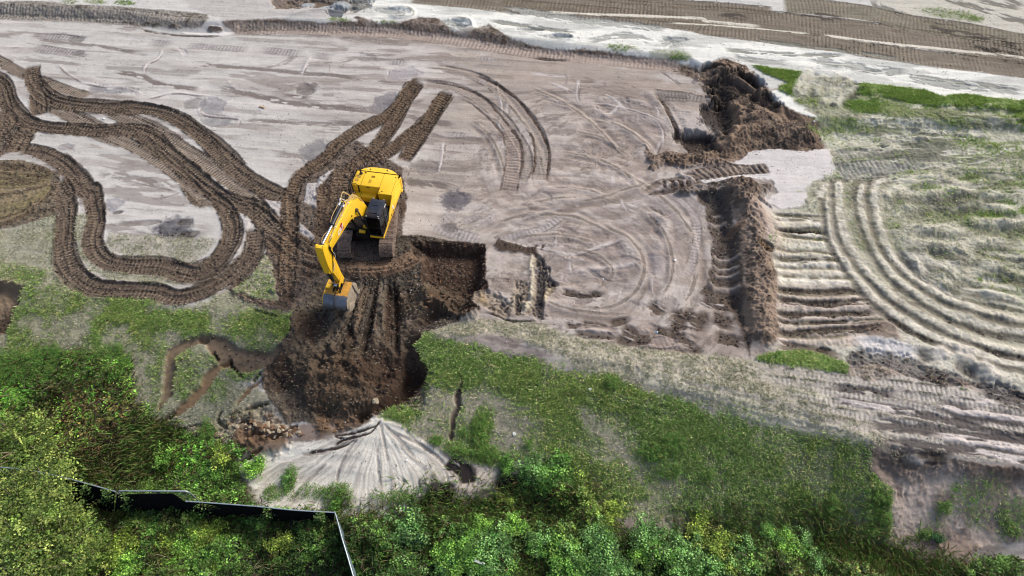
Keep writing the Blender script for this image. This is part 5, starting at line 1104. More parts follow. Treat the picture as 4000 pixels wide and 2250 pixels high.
# counterweight
cwp = []
for k in range(17):
    t = -1 + 2 * k / 16.0; cwp.append((1.5 * t, -3.80 + .62 * abs(t) ** 3.2))
cwp = [(-1.5, -3.30)] + cwp[0:0] + cwp + [(1.5, -3.30)]
mb = MB(); mb.prism(cwp, 1.0, 2.38, .06, axis='Z'); cw = mb.build('counterweight', M['yellow'], ex, 40)
mb = MB(); mb.cyl((.62, -3.55, 2.36), (.62, -3.55, 2.389), .055); mb.cyl((-.55, -3.60, 2.36), (-.55, -3.60, 2.389), .055); mb.build('lifting_hole', M['dark'], cw)
mb = MB(); mb.box((.80, -3.55, 2.385), (.11, .06, .012)); mb.box((-.72, -3.60, 2.385), (.11, .06, .012)); mb.build('reflector', M['white'], cw)
# exhaust
mb = MB(); mb.cyl((1.12, -3.02, 2.38), (1.12, -3.02, 2.44), .12, n=20); mb.tube(bez([(1.12, -3.02, 2.4), (1.12, -3.02, 2.68), (1.12, -3.10, 2.86), (1.12, -3.24, 2.92)]), .065, 12)
mb.build('exhaust_pipe', M['rust'], ex, 50)
# handrails, mirror
mb = MB()
for P in ([(1.0, -1.93, 2.40), (1.0, -1.93, 1.75)], [(1.46, -1.9, 1.75), (1.46, -1.9, 2.78), (1.46, -2.15, 2.82), (1.46, -2.15, 2.4)], [(1.05, -1.9, 1.75), (1.05, -1.9, 2.48), (1.42, -1.9, 2.48), (1.42, -1.9, 1.75)], [(1.5, -1.5, 1.72), (1.56, -1.55, 2.55), (1.52, -1.95, 2.55)], [(1.5, -1.45, 1.0), (1.55, -1.4, 1.9), (1.5, -1.2, 1.95), (1.5, -.6, 1.95), (1.5, -.55, 1.6)]):
    mb.tube(bez(P, 4), .022)
mb.build('handrail', M['black'], ex, 50)
mb = MB(); mb.tube([(1.48, -1.42, 1.7), (1.50, -1.38, 2.1), (1.62, -1.1, 2.2)], .018); mb.box((1.64, -1.05, 2.15), (.05, .2, .3), bev=.02); mb.build('mirror', M['black'], ex)
mb = MB(); mb.tube([(1.48, .3, 1.4), (1.54, .42, 2.0), (1.62, .5, 2.2)], .018); mb.box((1.64, .52, 2.2), (.05, .2, .3), bev=.02); mb.tube(bez([(1.48, .4, 1.45), (1.5, .4, 1.95), (1.5, -.35, 1.95), (1.48, -.35, 1.7)], 4), .018); mb.build('mirror', M['black'], ex)
# cab
cab = empty('cab', (0, 0, 0)); cab.parent = ex
x0, x1 = -1.44, -.56
mb = MB(); mb.box(((x0 + x1) / 2, .45, 1.25), (.86, 1.62, .10), bev=.01); mb.box(((x0 + x1) / 2, -.30, 1.75), (.84, .06, 1.0), bev=.01); mb.build('cab_floor', M['black'], cab)
mb = MB(); mb.prism([(-.30, 3.00), (-.22, 3.14), (.0, 3.2), (1.1, 3.18), (1.26, 3.10), (1.30, 2.98)], x0 - .03, x1 + .03, .04)
roof = mb.build('cab_roof', M['roofblack'], cab, 40)
mb = MB(); mb.box((-1.0, .72, 3.205), (.62, .62, .03), bev=.012); mb.box((-.99, .36, 3.215), (.34, .03, .03)); mb.build('roof_hatch', M['roofblack'], roof)
mb = MB()
for (x, y, z) in ((-1.40, 1.24, 3.16), (-1.44, 1.28, 3.06), (-.62, 1.26, 3.1), (-1.38, -.2, 3.2), (-.7, -.22, 3.2), (-.56, .25, 3.15)): mb.box((x, y, z), (.06, .06, .05), bev=.012)
mb.build('work_lamp', M['lamp'], roof)
mb = MB()
def bar(a, b, w=.07):
    a = Vector(a); b = Vector(b); d = b - a; mb.box((a + b) / 2, (w, w, d.length), d.to_track_quat('Z', 'Y').to_matrix(), .012)
for x in (x0, x1):
    bar((x, 1.22, 1.28), (x, 1.34, 2.05)); bar((x, 1.34, 2.05), (x, 1.22, 3.05)); bar((x, -.28, 1.28), (x, -.28, 3.05)); bar((x, .42, 1.28), (x, .40, 3.05), .06)
    bar((x, -.28, 1.28), (x, 1.22, 1.28), .08)
bar((x0, 1.24, 1.29), (x1, 1.24, 1.29), .06); bar((x0, 1.22, 3.03), (x1, 1.22, 3.03), .06)
bar((x0 - .02, -.28, 1.8), (x0 - .02, .42, 1.8), .06)
mb.build('cab_frame', M['black'], cab)
mb = MB(); mb.prism([(1.20, 1.33), (1.33, 2.05), (1.21, 3.0), (1.20, 3.0), (1.32, 2.05), (1.19, 1.33)], x0 + .05, x1 - .05); mb.build('windshield', M['glass'], cab)
mb = MB(); mb.box((x0, .83, 2.2), (.008, .76, 1.55)); mb.box((x0, .07, 2.4), (.008, .6, 1.1)); mb.box((x1, .83, 2.2), (.008, .76, 1.55)); mb.box((x1, .07, 2.4), (.008, .6, 1.1)); mb.build('side_window', M['glass'], cab)
mb = MB(); mb.box((x0 - .005, .07, 1.58), (.03, .62, .5), bev=.01); mb.box((x0 - .03, .36, 1.95), (.03, .05, .3), bev=.01); mb.build('cab_door', M['black'], cab)
mb = MB(); mb.box((x0 - .045, .05, 2.92), (.012, .3, .1)); mb.build('white_sticker', M['white'], cab)
mb = MB(); mb.tube(bez([(x0 + .4, 1.36, 1.5), (x0 + .1, 1.4, 2.1), (x0 + .12, 1.34, 2.7)], 4), .012); mb.build('wiper', M['black'], cab)
mb = MB(); mb.box((-1.0, -.02, 1.78), (.52, .5, .14), bev=.04); mb.box((-1.0, -.24, 2.15), (.5, .12, .7), bev=.05); mb.box((-1.27, .1, 1.95), (.12, .4, .12), bev=.02); mb.box((-.73, .1, 1.95), (.12, .4, .12), bev=.02); mb.box((-1, -.05, 1.52), (.3, .3, .46)); mb.build('driver_seat', M['black'], cab)
mb = MB(); mb.cyl((-1.27, .28, 2.0), (-1.27, .33, 2.2), .02); mb.cyl((-.73, .28, 2.0), (-.73, .33, 2.2), .02); mb.cyl((-1.06, .75, 1.3), (-1.06, .62, 1.8), .015); mb.cyl((-.94, .75, 1.3), (-.94, .62, 1.8), .015); mb.build('control_lever', M['black'], cab)
# boom
BP = [(-.10, 2.12), (-.02, 1.86), (.24, 1.80), (.95, 2.70), (1.6, 3.42), (2.32, 4.12), (2.95, 4.45), (3.85, 4.70), (5.0, 5.0), (5.8, 5.22), (6.12, 5.38), (6.16, 5.58), (5.98, 5.70), (5.3, 5.76), (4.3, 5.70), (3.6, 5.56), (2.9, 5.42), (2.25, 5.34), (1.75, 5.05), (1.1, 4.35), (.5, 3.45)]
mb = MB(); mb.prism(BP, -.33, .33, .02); boom = mb.build('boom', M['yellow'], ex, 30)
mb = MB()
mb.cyl((-.46, 1.85, 4.25), (.46, 1.85, 4.25), .12); mb.cyl((-.37, 2.55, 4.47), (.37, 2.55, 4.47), .065); mb.cyl((-.40, 6.02, 5.5), (.40, 6.02, 5.5), .11); mb.cyl((-.42, .1, 2.0), (.42, .1, 2.0), .12)
mb.build('pin', M['rust'], boom, 40)
mb = MB(); mb.prism([(2.55, 5.36), (3.05, 5.44), (2.95, 5.86), (2.72, 5.90), (2.58, 5.75)], -.16, -.10, .01); mb.prism([(2.55, 5.36), (3.05, 5.44), (2.95, 5.86), (2.72, 5.90), (2.58, 5.75)], .10, .16, .01); mb.build('cylinder_bracket', M['yellow'], boom)
for sx in (-1, 1):
    mb = MB(); mb.cyl((sx * .42, .95, 1.55), (sx * .42, 1.5, 3.1), .10); c_ = mb.build('boom_cylinder', M['cyl'], ex, 40)
    mb = MB(); mb.cyl((sx * .42, 1.5, 3.1), (sx * .42, 1.82, 4.15), .055); mb.cyl((sx * .42 - .06, 1.85, 4.25), (sx * .42 + .06, 1.85, 4.25), .11); mb.build('piston_rod', M['rust'], c_, 40)
mb = MB(); mb.cyl((0, 2.80, 5.80), (0, 4.62, 5.97), .115, n=20); mb.cyl((0, 4.55, 5.96), (0, 4.70, 5.975), .14, n=20); mb.cyl((0, 2.86, 5.8), (0, 2.98, 5.815), .135, n=20); mb.cyl((-.12, 2.78, 5.80), (.12, 2.78, 5.80), .09)
sc_ = mb.build('stick_cylinder', M['cyl'], ex, 40)
mb = MB(); mb.cyl((0, 4.68, 5.975), (0, 6.30, 6.17), .068, n=16); mb.build('piston_rod', M['chrome'], sc_, 40)
mb = MB(); mb.cyl((0, 6.30, 6.17), (0, 6.55, 6.22), .12); mb.cyl((-.1, 6.5, 6.22), (.1, 6.5, 6.22), .12); mb.build('rod_eye', M['black'], sc_, 40)
mb = MB(); mb.tube(bez([(.10, 2.9, 5.95), (.15, 2.7, 6.05), (.1, 2.55, 5.9), (-.05, 2.4, 5.6)]), .035); mb.cyl((.12, 2.9, 5.93), (.12, 3.1, 5.94), .06); mb.cyl((-.14, 2.95, 5.86), (-.14, 3.15, 5.9), .05); mb.build('hose_fitting', M['lamp'], sc_, 50)
# hoses over the boom
def hoses(mb, runs, r):
    for P in runs: mb.tube(bez(P, 6), r)
mb = MB(); hoses(mb, [[(-.22 - .03 * k, .35 + .05 * k, 3.3), (-.24 + .1 * k, .9, 4.35 + .06 * k), (-.2 + .05 * k, 1.7, 5.25 + .08 * (k % 2)), (-.24 + .04 * k, 2.6, 5.52), (-.26 + .03 * k, 3.8, 5.68), (-.27 + .02 * k, 5.0, 5.84), (-.30 + .02 * k, 5.75, 5.84)] for k in range(4)], .022)
hoses(mb, [[(.20, 1.1, 4.5), (.45, 1.9, 5.75), (.2, 2.75, 5.95)], [(.1, 1.2, 4.6), (.3, 2.0, 5.95), (.05, 2.8, 6.0)], [(.26, 3.0, 5.95), (.28, 4.0, 6.05), (.16, 4.55, 6.08)], [(-.3, 1.3, 4.7), (-.38, 1.7, 5.15), (-.2, 2.2, 5.5)], [(.28, 5.0, 5.8), (.34, 5.6, 6.0), (.3, 6.1, 5.9)]], .024)
mb.build('dusty_hose', M['hosel'], boom, 50)
mb = MB()
for y, z in ((1.6, 5.0), (2.4, 5.45), (3.6, 5.64), (4.6, 5.8), (5.3, 5.82)): mb.box((-.22, y, z), (.18, .07, .06), bev=.01)
mb.build('hose_clamp', M['white'], boom)
mb = MB(); hoses(mb, [[(-.36, 5.5, 5.85), (-.42, 6.0, 6.0), (-.36 - .04 * k, 6.12, 5.6), (-.37 - .03 * k, 6.0, 5.0), (-.36, 6.2 + .04 * k, 4.4), (-.36, 6.55, 4.0), (-.2, 6.62, 3.95)] for k in range(4)], .02)
hb = mb.build('black_hose', M['hose'], boom, 50)
mb = MB(); hoses(mb, [[(-.37, 5.98, 5.2), (-.44, 5.85, 4.9), (-.42, 5.8, 4.6), (-.37, 5.95, 4.4)], [(-.38, 6.1, 4.3), (-.40, 6.45, 4.05), (-.25, 6.62, 3.95)]], .018); mb.build('dusty_hose', M['lamp'], hb, 50)
# stick
SP = [(5.72, 5.62), (5.80, 5.1), (5.76, 4.3), (5.66, 3.5), (5.58, 2.6), (5.44, 2.0), (5.50, 1.84), (5.70, 1.80), (5.86, 1.95), (6.08, 2.5), (6.34, 3.45), (6.56, 4.25), (6.70, 4.6), (6.76, 5.0), (6.76, 5.7), (6.72, 6.30), (6.60, 6.42), (6.46, 6.34), (6.38, 6.08), (6.05, 5.92)]
mb = MB(); mb.prism(SP, -.27, .27, .02); stick = mb.build('stick', M['yellow_worn'], ex, 30)
mb = MB()
for x in (-.31, .31): mb.prism([(5.98, 5.85), (5.80, 5.2), (5.92, 4.6), (6.1, 4.2), (6.3, 4.1), (6.62, 3.95), (6.72, 4.4), (6.79, 5.0), (6.79, 5.8), (6.74, 6.36), (6.6, 6.46), (6.44, 6.36), (6.36, 6.05)], x - .035, x + .035, .01)
mb.build('stick_side_plate', M['yellow'], stick, 30)
mb = MB(); mb.prism([(6.58, 6.44), (6.76, 6.42), (6.80, 5.9), (6.80, 4.2), (6.72, 4.0), (6.60, 4.2), (6.62, 5.9)], -.26, .26, .01); mb.build('stick_front_plate', M['yellow'], stick, 30)
mb = MB(); mb.cyl((-.36, 5.58, 1.92), (.36, 5.58, 1.92), .09); mb.cyl((-.36, 5.86, 2.55), (.36, 5.86, 2.55), .07); mb.cyl((-.38, 6.02, 5.5), (.38, 6.02, 5.5), .13); mb.build('pin', M['rust'], stick, 40)
mb = MB(); mb.cyl((0, 6.66, 4.15), (0, 6.46, 3.05), .105, n=18); mb.cyl((0, 6.66, 4.2), (0, 6.66, 4.35), .06); bc = mb.build('bucket_cylinder', M['cyl'], ex, 40)
mb = MB(); mb.cyl((0, 6.46, 3.06), (0, 6.34, 2.45), .06); mb.cyl((-.1, 6.33, 2.4), (.1, 6.33, 2.4), .11); mb.build('piston_rod', M['chrome'], bc, 40)
for sx in (-1, 1):
    mb = MB(); mb.prism([(5.78, 2.58), (5.92, 2.66), (6.40, 2.46), (6.44, 2.34), (6.34, 2.28), (5.88, 2.46)], sx * .30 - .03, sx * .30 + .03, .01); mb.build('idler_link', M['yellow_worn'], ex, 30)
mb = MB(); mb.prism([(6.26, 2.46), (6.42, 2.44), (6.22, 1.60), (6.08, 1.58)], -.17, -.09, .015); mb.prism([(6.26, 2.46), (6.42, 2.44), (6.22, 1.60), (6.08, 1.58)], .09, .17, .015); mb.cyl((-.3, 6.34, 2.38), (.3, 6.34, 2.38), .07); mb.build('power_link', M['dark'], ex, 30)
# bucket: curled shell, side plates, cutting edge
bk = empty('bucket', (0, 0, 0)); bk.parent = ex
shell = [(5.45, 1.62), (5.80, 1.66), (6.20, 1.62), (6.55, 1.62), (6.84, 1.50), (7.00, 1.26), (7.04, .98), (6.96, .70), (6.76, .46), (6.46, .30), (6.10, .22), (5.60, .20)]
def thick(prof, t):
    o = []
    for i, p in enumerate(prof):
        a = Vector(prof[max(i - 1, 0)]); b = Vector(prof[min(i + 1, len(prof) - 1)]); d = (b - a).normalized(); o.append((p[0] - d.y * -t * -1, p[1] + d.x * -t))
    return prof + o[::-1]
def shellpart(lo, hi, name, m, t=.05):
    mb = MB(); mb.prism(thick(shell[lo:hi], t), -.74, .74); return mb.build(name, m, bk, 50)
shellpart(0, 4, 'bucket_top', M['bucket_paint']); shellpart(3, 12, 'bucket_shell', M['steel'])
for sx, m in ((-1, M['mud']), (1, M['yellow_worn'])):
    mb = MB(); mb.prism([(p[0], p[1]) for p in shell] + [(5.35, .75), (5.30, 1.25)], sx * .765 - .025, sx * .765 + .025, .012); mb.build('side_plate', m, bk, 30)
mb = MB(); mb.prism([(6.30, .18), (6.75, .36), (7.02, .72), (6.98, .90), (6.74, 1.0), (6.4, .85), (6.1, .5)], -.87, -.79, .02); mb.prism([(5.25, 1.3), (5.45, 1.66), (5.7, 1.68), (5.6, 1.0), (5.45, .5), (5.25, .5)], -.86, -.79, .02); mb.prism([(5.0, .35), (5.35, .6), (5.5, .45), (5.2, .15)], -.86, -.79, .01); mb.build('side_cutter', M['mud'], bk, 30)
mb = MB(); mb.box((0, 5.50, .20), (1.56, .3, .07)); mb.build('cutting_edge', M['steel'], bk)
for k in range(5):
    mb = MB(); mb.prism([(5.40, .27), (5.40, .13), (5.05, .17), (5.05, .20)], -.72 + k * .36 - .07, -.72 + k * .36 + .07, .01); mb.build('tooth', M['steel'], bk)
mb = MB()
for x in (-.22, .22): mb.prism([(5.40, 1.60), (5.45, 2.02), (5.66, 2.06), (6.0, 1.72), (6.22, 1.74), (6.36, 1.62)], x - .03, x + .03, .01)
mb.build('bucket_ear', M['dark'], bk, 30)
mb = MB(); mb.box((.62, 6.02, 1.68), (.28, .30, .12), bev=.02); mb.build('bucket_gusset', M['yellow_worn'], bk)
mb = MB()                                         # chain lying over the shell
cp = [(.02, 6.35, 1.70), (.04, 6.62, 1.66), (.0, 6.88, 1.55), (.03, 7.06, 1.32), (-.01, 7.12, 1.05), (.0, 7.10, .86)]
cpp = bez(cp, 3)
for i, p in enumerate(cpp[:-1]):
    d = (cpp[i + 1] - p); q = d.to_track_quat('Z', 'Y').to_matrix() @ Matrix.Rotation(i % 2 * 1.2 + .3, 3, 'Z')
    ring = [p + d * .5 + q @ Vector((.035 * math.cos(t), 0, .065 * math.sin(t))) for t in [2 * math.pi * k / 8 for k in range(9)]]
    mb.tube(ring, .014, 5)
mb.build('chain', M['rust'], bk, 50)
# decal on the boom: white lettering over a red wedge
def boomtxt():
    mb = MB(); mb.prism([(4.16, 4.92), (4.28, 5.46), (4.02, 5.50), (3.93, 5.40), (3.86, 4.86)], -.337, -.332); r_ = mb.build('red_wedge_decal', M['red'], boom)
    cu = bpy.data.curves.new('letters', 'FONT'); cu.body = 'CAT'; cu.size = .44; cu.extrude = .002; cu.shear = .12; cu.offset = .012; cu.materials.append(M['white']); cu.align_x = 'CENTER'; cu.align_y = 'CENTER'
    t0_ = bpy.data.objects.new('letters', cu); C.objects.link(t0_); bpy.context.view_layer.update(); me = bpy.data.meshes.new_from_object(t0_); bpy.data.objects.remove(t0_); t = bpy.data.objects.new('lettering', me); C.objects.link(t); t.parent = boom
    # reading direction runs from the tip towards the foot, readable from the machine's left
    ang = math.atan2(.29, 1.2)
    ex_ = Vector((0, -math.cos(ang), -math.sin(ang))); ez_ = Vector((-1, 0, 0)); ey_ = ez_.cross(ex_)
    t.matrix_local = Matrix.Translation((-.342, 4.30, 5.15)) @ Matrix((ex_, ey_, ez_)).transposed().to_4x4()
boomtxt()
# engine bay clutter between boom and cab
mb = MB(); hoses(mb, [[(-.1 - .07 * k, -1.3, 1.5), (-.15 - .06 * k, -1.0, 1.9 + .05 * (k % 3)), (-.05 - .06 * k, -.6, 1.8), (-.1 - .05 * k, -.2, 1.4)] for k in range(6)], .028)
mb.build('black_hose', M['hose'], ex, 50)
mb = MB()
for k in range(4): mb.cyl((-.12 - .1 * k, -.55 + .04 * k, 1.5), (-.12 - .1 * k, -.52, 1.72), .045)
mb.box((-.22, -.6, 1.42), (.5, .3, .12)); mb.build('valve_block', M['yellow_worn'], ex)
mb = MB(); mb.box((-.1, .55, 1.28), (.3, .5, .3), bev=.02); mb.cyl((.2, 1.1, 1.3), (-.2, 1.1, 1.3), .12); mb.build('boom_foot_bracket', M['yellow_worn'], ex)

# ------------------------------------------------------------------ the operator
def skin_fig(name, verts, edges, radii, m, parent, sub=2, root=0):
    me = bpy.data.meshes.new(name); me.from_pydata(verts, edges, []); me.materials.append(m)
    o = bpy.data.objects.new(name, me); C.objects.link(o); o.parent = parent
    o.modifiers.new('skin', 'SKIN'); o.modifiers['skin'].use_smooth_shade = True
    for v, r in zip(me.skin_vertices[0].data, radii): v.radius = (r, r) if not isinstance(r, tuple) else r
    me.skin_vertices[0].data[root].use_root = True
    s_ = o.modifiers.new('sub', 'SUBSURF'); s_.levels = sub; s_.render_levels = sub
    return o
M['skin'] = mat('skin', S((176, 128, 100)), .6, 0, .3, .05); M['jeans'] = mat('washed_blue_jeans', S((104, 148, 162)), .9, 0, .1, .15, 20)
M['shirt'] = mat('grey_work_shirt', S((128, 140, 160)), .9, 0, .1, .1, 20); M['boot'] = mat('brown_boot', S((84, 66, 48)), .8, 0, .2, .1); M['cap'] = mat('dark_cap', S((46, 48, 56)), .8, 0, .2, .1)
pw = Matrix.Translation((-9.68, 30.9, 0)) @ Matrix.Rotation(R(170.5), 4, 'Z')
op = empty('person', pw @ Vector((-1.0, .05, 1.85)), R(170.5))
tag(op, 'machine operator in blue jeans seated inside the black cab', 'person')
V = [(0, 0, .05), (0, -.02, .22), (0, -.03, .42), (0, -.02, .52), (0, .0, .60), (0, .01, .70), (0, .02, .78), (-.09, .02, .03), (-.11, .40, .05), (-.12, .56, -.34), (-.12, .66, -.40), (.09, .02, .03), (.11, .40, .05), (.14, .56, -.34), (.14, .66, -.40),
     (-.19, -.02, .43), (-.27, .04, .2), (-.27, .27, .24), (-.27, .34, .28), (.19, -.02, .43), (.27, .04, .2), (.27, .27, .24), (.27, .34, .28)]
E = [(0, 1), (1, 2), (2, 3), (3, 4), (4, 5), (5, 6), (0, 7), (7, 8), (8, 9), (9, 10), (0, 11), (11, 12), (12, 13), (13, 14), (2, 15), (15, 16), (16, 17), (17, 18), (2, 19), (19, 20), (20, 21), (21, 22)]
RD = [.15, .14, (.16, .11), .055, .085, .10, .06, .085, .06, .045, .035, .085, .06, .045, .035, .06, .045, .032, .03, .06, .045, .032, .03]
skin_fig('body', V, E, RD, M['skin'], op)
skin_fig('jeans', [V[0], V[7], V[8], V[9], V[11], V[12], V[13]], [(0, 1), (1, 2), (2, 3), (0, 4), (4, 5), (5, 6)], [.165, .10, .078, .065, .10, .078, .065], M['jeans'], op)
skin_fig('shirt', [V[1], V[2], (0, -.02, .47), V[15], V[16], (-.27, .15, .22), V[19], V[20], (.27, .15, .22)], [(0, 1), (1, 2), (1, 3), (3, 4), (4, 5), (1, 6), (6, 7), (7, 8)], [(.17, .14), (.18, .13), .08, .075, .06, .05, .075, .06, .05], M['shirt'], op)
for s_ in (-1, 1):
    mb = MB(); mb.prism([(.50, -.46), (.76, -.46), (.78, -.42), (.70, -.36), (.60, -.28), (.50, -.28)], s_ * .13 - .05, s_ * .13 + .05, .02); mb.build('boot', M['boot'], op, 40)
    for k in range(4):
        mb = MB(); mb.tube([(s_ * .27 + (k - 1.5) * .018, .34, .29), (s_ * .27 + (k - 1.5) * .018, .38 - .005 * k, .31), (s_ * .27 + (k - 1.5) * .018, .385, .27 + .003 * k)], .009); mb.build('finger', M['skin'], op, 60)
mb = MB(); mb.cyl((0, .0, .76), (0, .0, .86), .115, .08, 18); mb.box((0, .13, .77), (.16, .12, .012), bev=.004); mb.build('cap', M['cap'], op, 50)
mb = MB(); mb.box((0, .115, .68), (.03, .04, .05), bev=.01); mb.box((0, .105, .63), (.05, .01, .01)); mb.box((-.1, .01, .68), (.02, .04, .06), bev=.008); mb.box((.1, .01, .68), (.02, .04, .06), bev=.008); split_later = mb.build('face', M['skin'], op, 60)

for o in (boom, stick): o.location.x = -.115; o.scale.x = .65
sc_.location.x = -.12; bc.location.x = -.12
for o in ex.children:
    if o.name.startswith(('idler_link', 'power_link')): o.location.x = -.115; o.scale.x = .75
def split_islands(o):                            # one object for each loose piece
    bm = bmesh.new(); bm.from_mesh(o.data); bm.verts.ensure_lookup_table(); seen = set(); isl = []
    for v in bm.verts:
        if v.index in seen: continue
        st_ = [v]; seen.add(v.index); comp = []
        while st_:
            q = st_.pop(); comp.append(q.index)
            for e in q.link_edges:
                w_ = e.other_vert(q)
                if w_.index not in seen: seen.add(w_.index); st_.append(w_)
        isl.append(set(comp))
    bm.free()
    if len(isl) < 2: return
    for k, comp in enumerate(isl):
        b2 = bmesh.new(); b2.from_mesh(o.data); bmesh.ops.delete(b2, geom=[v for v in b2.verts if v.index not in comp], context='VERTS')
        me = bpy.data.meshes.new(o.name.split('.')[0]); b2.to_mesh(me); b2.free()
        for mt in o.data.materials: me.materials.append(mt)
        if k == 0: first = me
        else:
            c_ = o.copy(); c_.data = me; C.objects.link(c_)
    o.data = first
for o in list(bpy.data.objects):
    if o.type == 'MESH' and o.parent and o.name.split('.')[0] in ('lifting_hole', 'reflector', 'work_lamp', 'side_window', 'control_lever', 'door_catch', 'panel_latch', 'hose_clamp', 'hose_fitting', 'pin', 'bucket_ear', 'cylinder_bracket', 'stick_side_plate', 'side_louvre', 'handrail', 'black_hose', 'dusty_hose', 'panel_seam', 'face') and len(o.data.vertices) < 12000:
        split_islands(o)
for o in list(bpy.data.objects):
    if o.type == 'MESH' and o.name.startswith('vent_grille') and len(o.data.vertices) == 16: split_islands(o)
# ------------------------------------------------------------------ leaves and blades as real faces
RS = np.random.RandomState(12)
def leaf_arrays(P, size, cols, up=.5, wid=.5, rs=RS):
    n = len(P)
    a = rs.rand(n) * 2 * np.pi; el = rs.normal(up * .5, .45, n)
    d = np.stack([np.cos(a) * np.cos(el), np.sin(a) * np.cos(el), np.sin(el)], -1)
    s = np.stack([-np.sin(a), np.cos(a), rs.normal(0, .35, n)], -1); s /= np.linalg.norm(s, axis=1)[:, None]
    L = (size * rs.uniform(.7, 1.3, n))[:, None]
    b = P; t = P + d * L; m = P + d * L * .45
    nz = np.cross(d, s); f = L * .06
    V = np.stack([b, m + s * L * wid * .5 + nz * f, t - np.array([0, 0, .12]) * L, m - s * L * wid * .5 + nz * f], 1).reshape(-1, 3)
    F = np.arange(4 * n).reshape(-1, 4)
    CC = np.repeat(cols, 4, axis=0)
    return V, F, CC
def join(parts):
    Vs, Fs, Cs, k = [], [], [], 0
    for V, F, Cc in parts:
        Vs.append(V); Fs.append(F + k); Cs.append(Cc); k += len(V)
    return np.vstack(Vs), np.vstack(Fs), np.vstack(Cs)
def pick(mask, n, rs=RS, x0=-48, x1=48, y0=7, y1=61):      # random ground points with density following a mask
    out = []
    tot = 0
    while tot < n:
        k = int(n * 3)
        x = rs.uniform(x0, x1, k); y = rs.uniform(y0, y1, k)
        p = bil(mask, x, y); q = rs.rand(k) < p
        out.append(np.stack([x[q], y[q]], -1)); tot += q.sum()
        if tot == 0: break
    return np.vstack(out)[:n]
def blade_arrays(P, length, width, cols, rs=RS, lean=.7):
    n = len(P); a = rs.rand(n) * 2 * np.pi
    L = length * rs.uniform(.5, 1.3, n); le = np.clip(rs.normal(lean, .25, n), .05, 1.3)
    d = np.stack([np.cos(a) * np.sin(le), np.sin(a) * np.sin(le), np.cos(le)], -1)
    s = np.stack([-np.sin(a), np.cos(a), np.zeros(n)], -1) * (width * rs.uniform(.6, 1.4, n))[:, None]
    m = P + d * (L * .55)[:, None]; d2 = d.copy(); d2[:, 2] -= .55
    t = m + d2 * (L * .55)[:, None]
    V = np.stack([P - s * .5, P + s * .5, m + s * .5, t, m - s * .5], 1).reshape(-1, 3)
    F = np.arange(5 * n).reshape(-1, 5)
    return V, F, np.repeat(cols, 5, axis=0)
LB = [1.0]
def palette(n, cs, var=.18, rs=RS, w=None):
    cs = np.array([S(c) for c in cs]); i = rs.choice(len(cs), n, p=w)
    c = cs[i] * LB[0] * rs.uniform(1 - var, 1 + var, (n, 1)) * rs.uniform(.94, 1.06, (n, 3))
    return c * .86 + c.mean(1, keepdims=True) * .14
LEAF = tint_mat('leaf', .6, ((8, .85, 1.15, 3),), .3, .28)
BLADE = tint_mat('grass_blade', .7, ((5, .9, 1.1, 3),), .2, .25)
TWIG = tint_mat('twig', .9, ((20, .8, 1.2, 3),), .1)

vis = (np.abs(X) < (0.62 * Y + 21)).astype(np.float32)
gm = np.clip(G, 0, 1.2) / 1.2 * (.45 + .7 * sst(.38, .60, fbm(X, Y, 4.0, 402, 3))) * (.12 + 1.1 * sst(.40, .58, N2 * .6 + N3 * .4)) * vis * (ys[:, None] < 61) * .7
P2 = pick(gm, 150000)
far = sst(26, 50, P2[:, 1])
z = gz(P2[:, 0], P2[:, 1])
P3 = np.column_stack([P2, z])
cl = palette(len(P3), ((96, 130, 62), (118, 148, 78), (82, 112, 56), (146, 154, 108), (168, 164, 130)), .22, w=[.33, .27, .22, .13, .05])
tq = sst(.35, .65, fbm(P2[:, 0].astype(np.float32), P2[:, 1].astype(np.float32), 3.0, 400, 3))[:, None]
cl = cl * np.array([2.15, 2.1, 1.75])
cl = cl * (1 - .35 * tq) + cl * np.array([1.5, 1.2, 1.1]) * .35 * tq
cl = cl * (1 - .45 * far[:, None]) + S((120, 160, 50)) * .45 * far[:, None]
V, F, Cc = blade_arrays(P3, .20, .026, cl, lean=1.0)
g_ = nmesh('grass', V, F, BLADE, Cc); g_['kind'] = 'stuff'
sm = np.clip(ST, 0, 1) * (.3 + .9 * sst(.4, .6, N3)) * vis
P2 = pick(sm, 70000); P3 = np.column_stack([P2, gz(P2[:, 0], P2[:, 1])])
V, F, Cc = blade_arrays(P3, .15, .02, palette(len(P3), ((196, 190, 162), (170, 166, 136), (138, 146, 104), (118, 134, 80), (206, 200, 176)), .12) * 1.2, lean=1.0)
g_ = nmesh('dry_grass', V, F, BLADE, Cc); g_['kind'] = 'stuff'

LB[0] = 1.35
# ---- undergrowth: sprigs of leaves over a lumpy canopy
def region_w(t, x, y, r):
    cx, cy = W(t, x, y); return lambda p: np.exp(-(((p[:, 0] - cx) ** 2 + (p[:, 1] - cy) ** 2) / r ** 2))
def canopy(x, y):
    x = np.asarray(x, np.float32); y = np.asarray(y, np.float32)
    edge = sst(.1, .9, bil(WD, x, y))
    n = sst(.3, .75, fbm(x, y, 1.5, 410, 3))
    low = sst(15.5, 12.5, y) * sst(-26, -12, x) + sst(14.5, 12.5, y)
    return edge * (.12 + .25 * n + np.clip(low, 0, 1) * 1.0 * n)
wm = WD * vis * (.35 + .65 * sst(.38, .6, N2)) * .9
NSP = 25000
sp2 = pick(wm, NSP, y1=26)
ck = canopy(sp2[:, 0], sp2[:, 1])
sp = np.column_stack([sp2, gz(sp2[:, 0], sp2[:, 1]) + ck * RS.uniform(.35, 1.0, NSP)])
hue = fbm(sp2[:, 0].astype(np.float32), sp2[:, 1].astype(np.float32), 2.5, 420, 3)
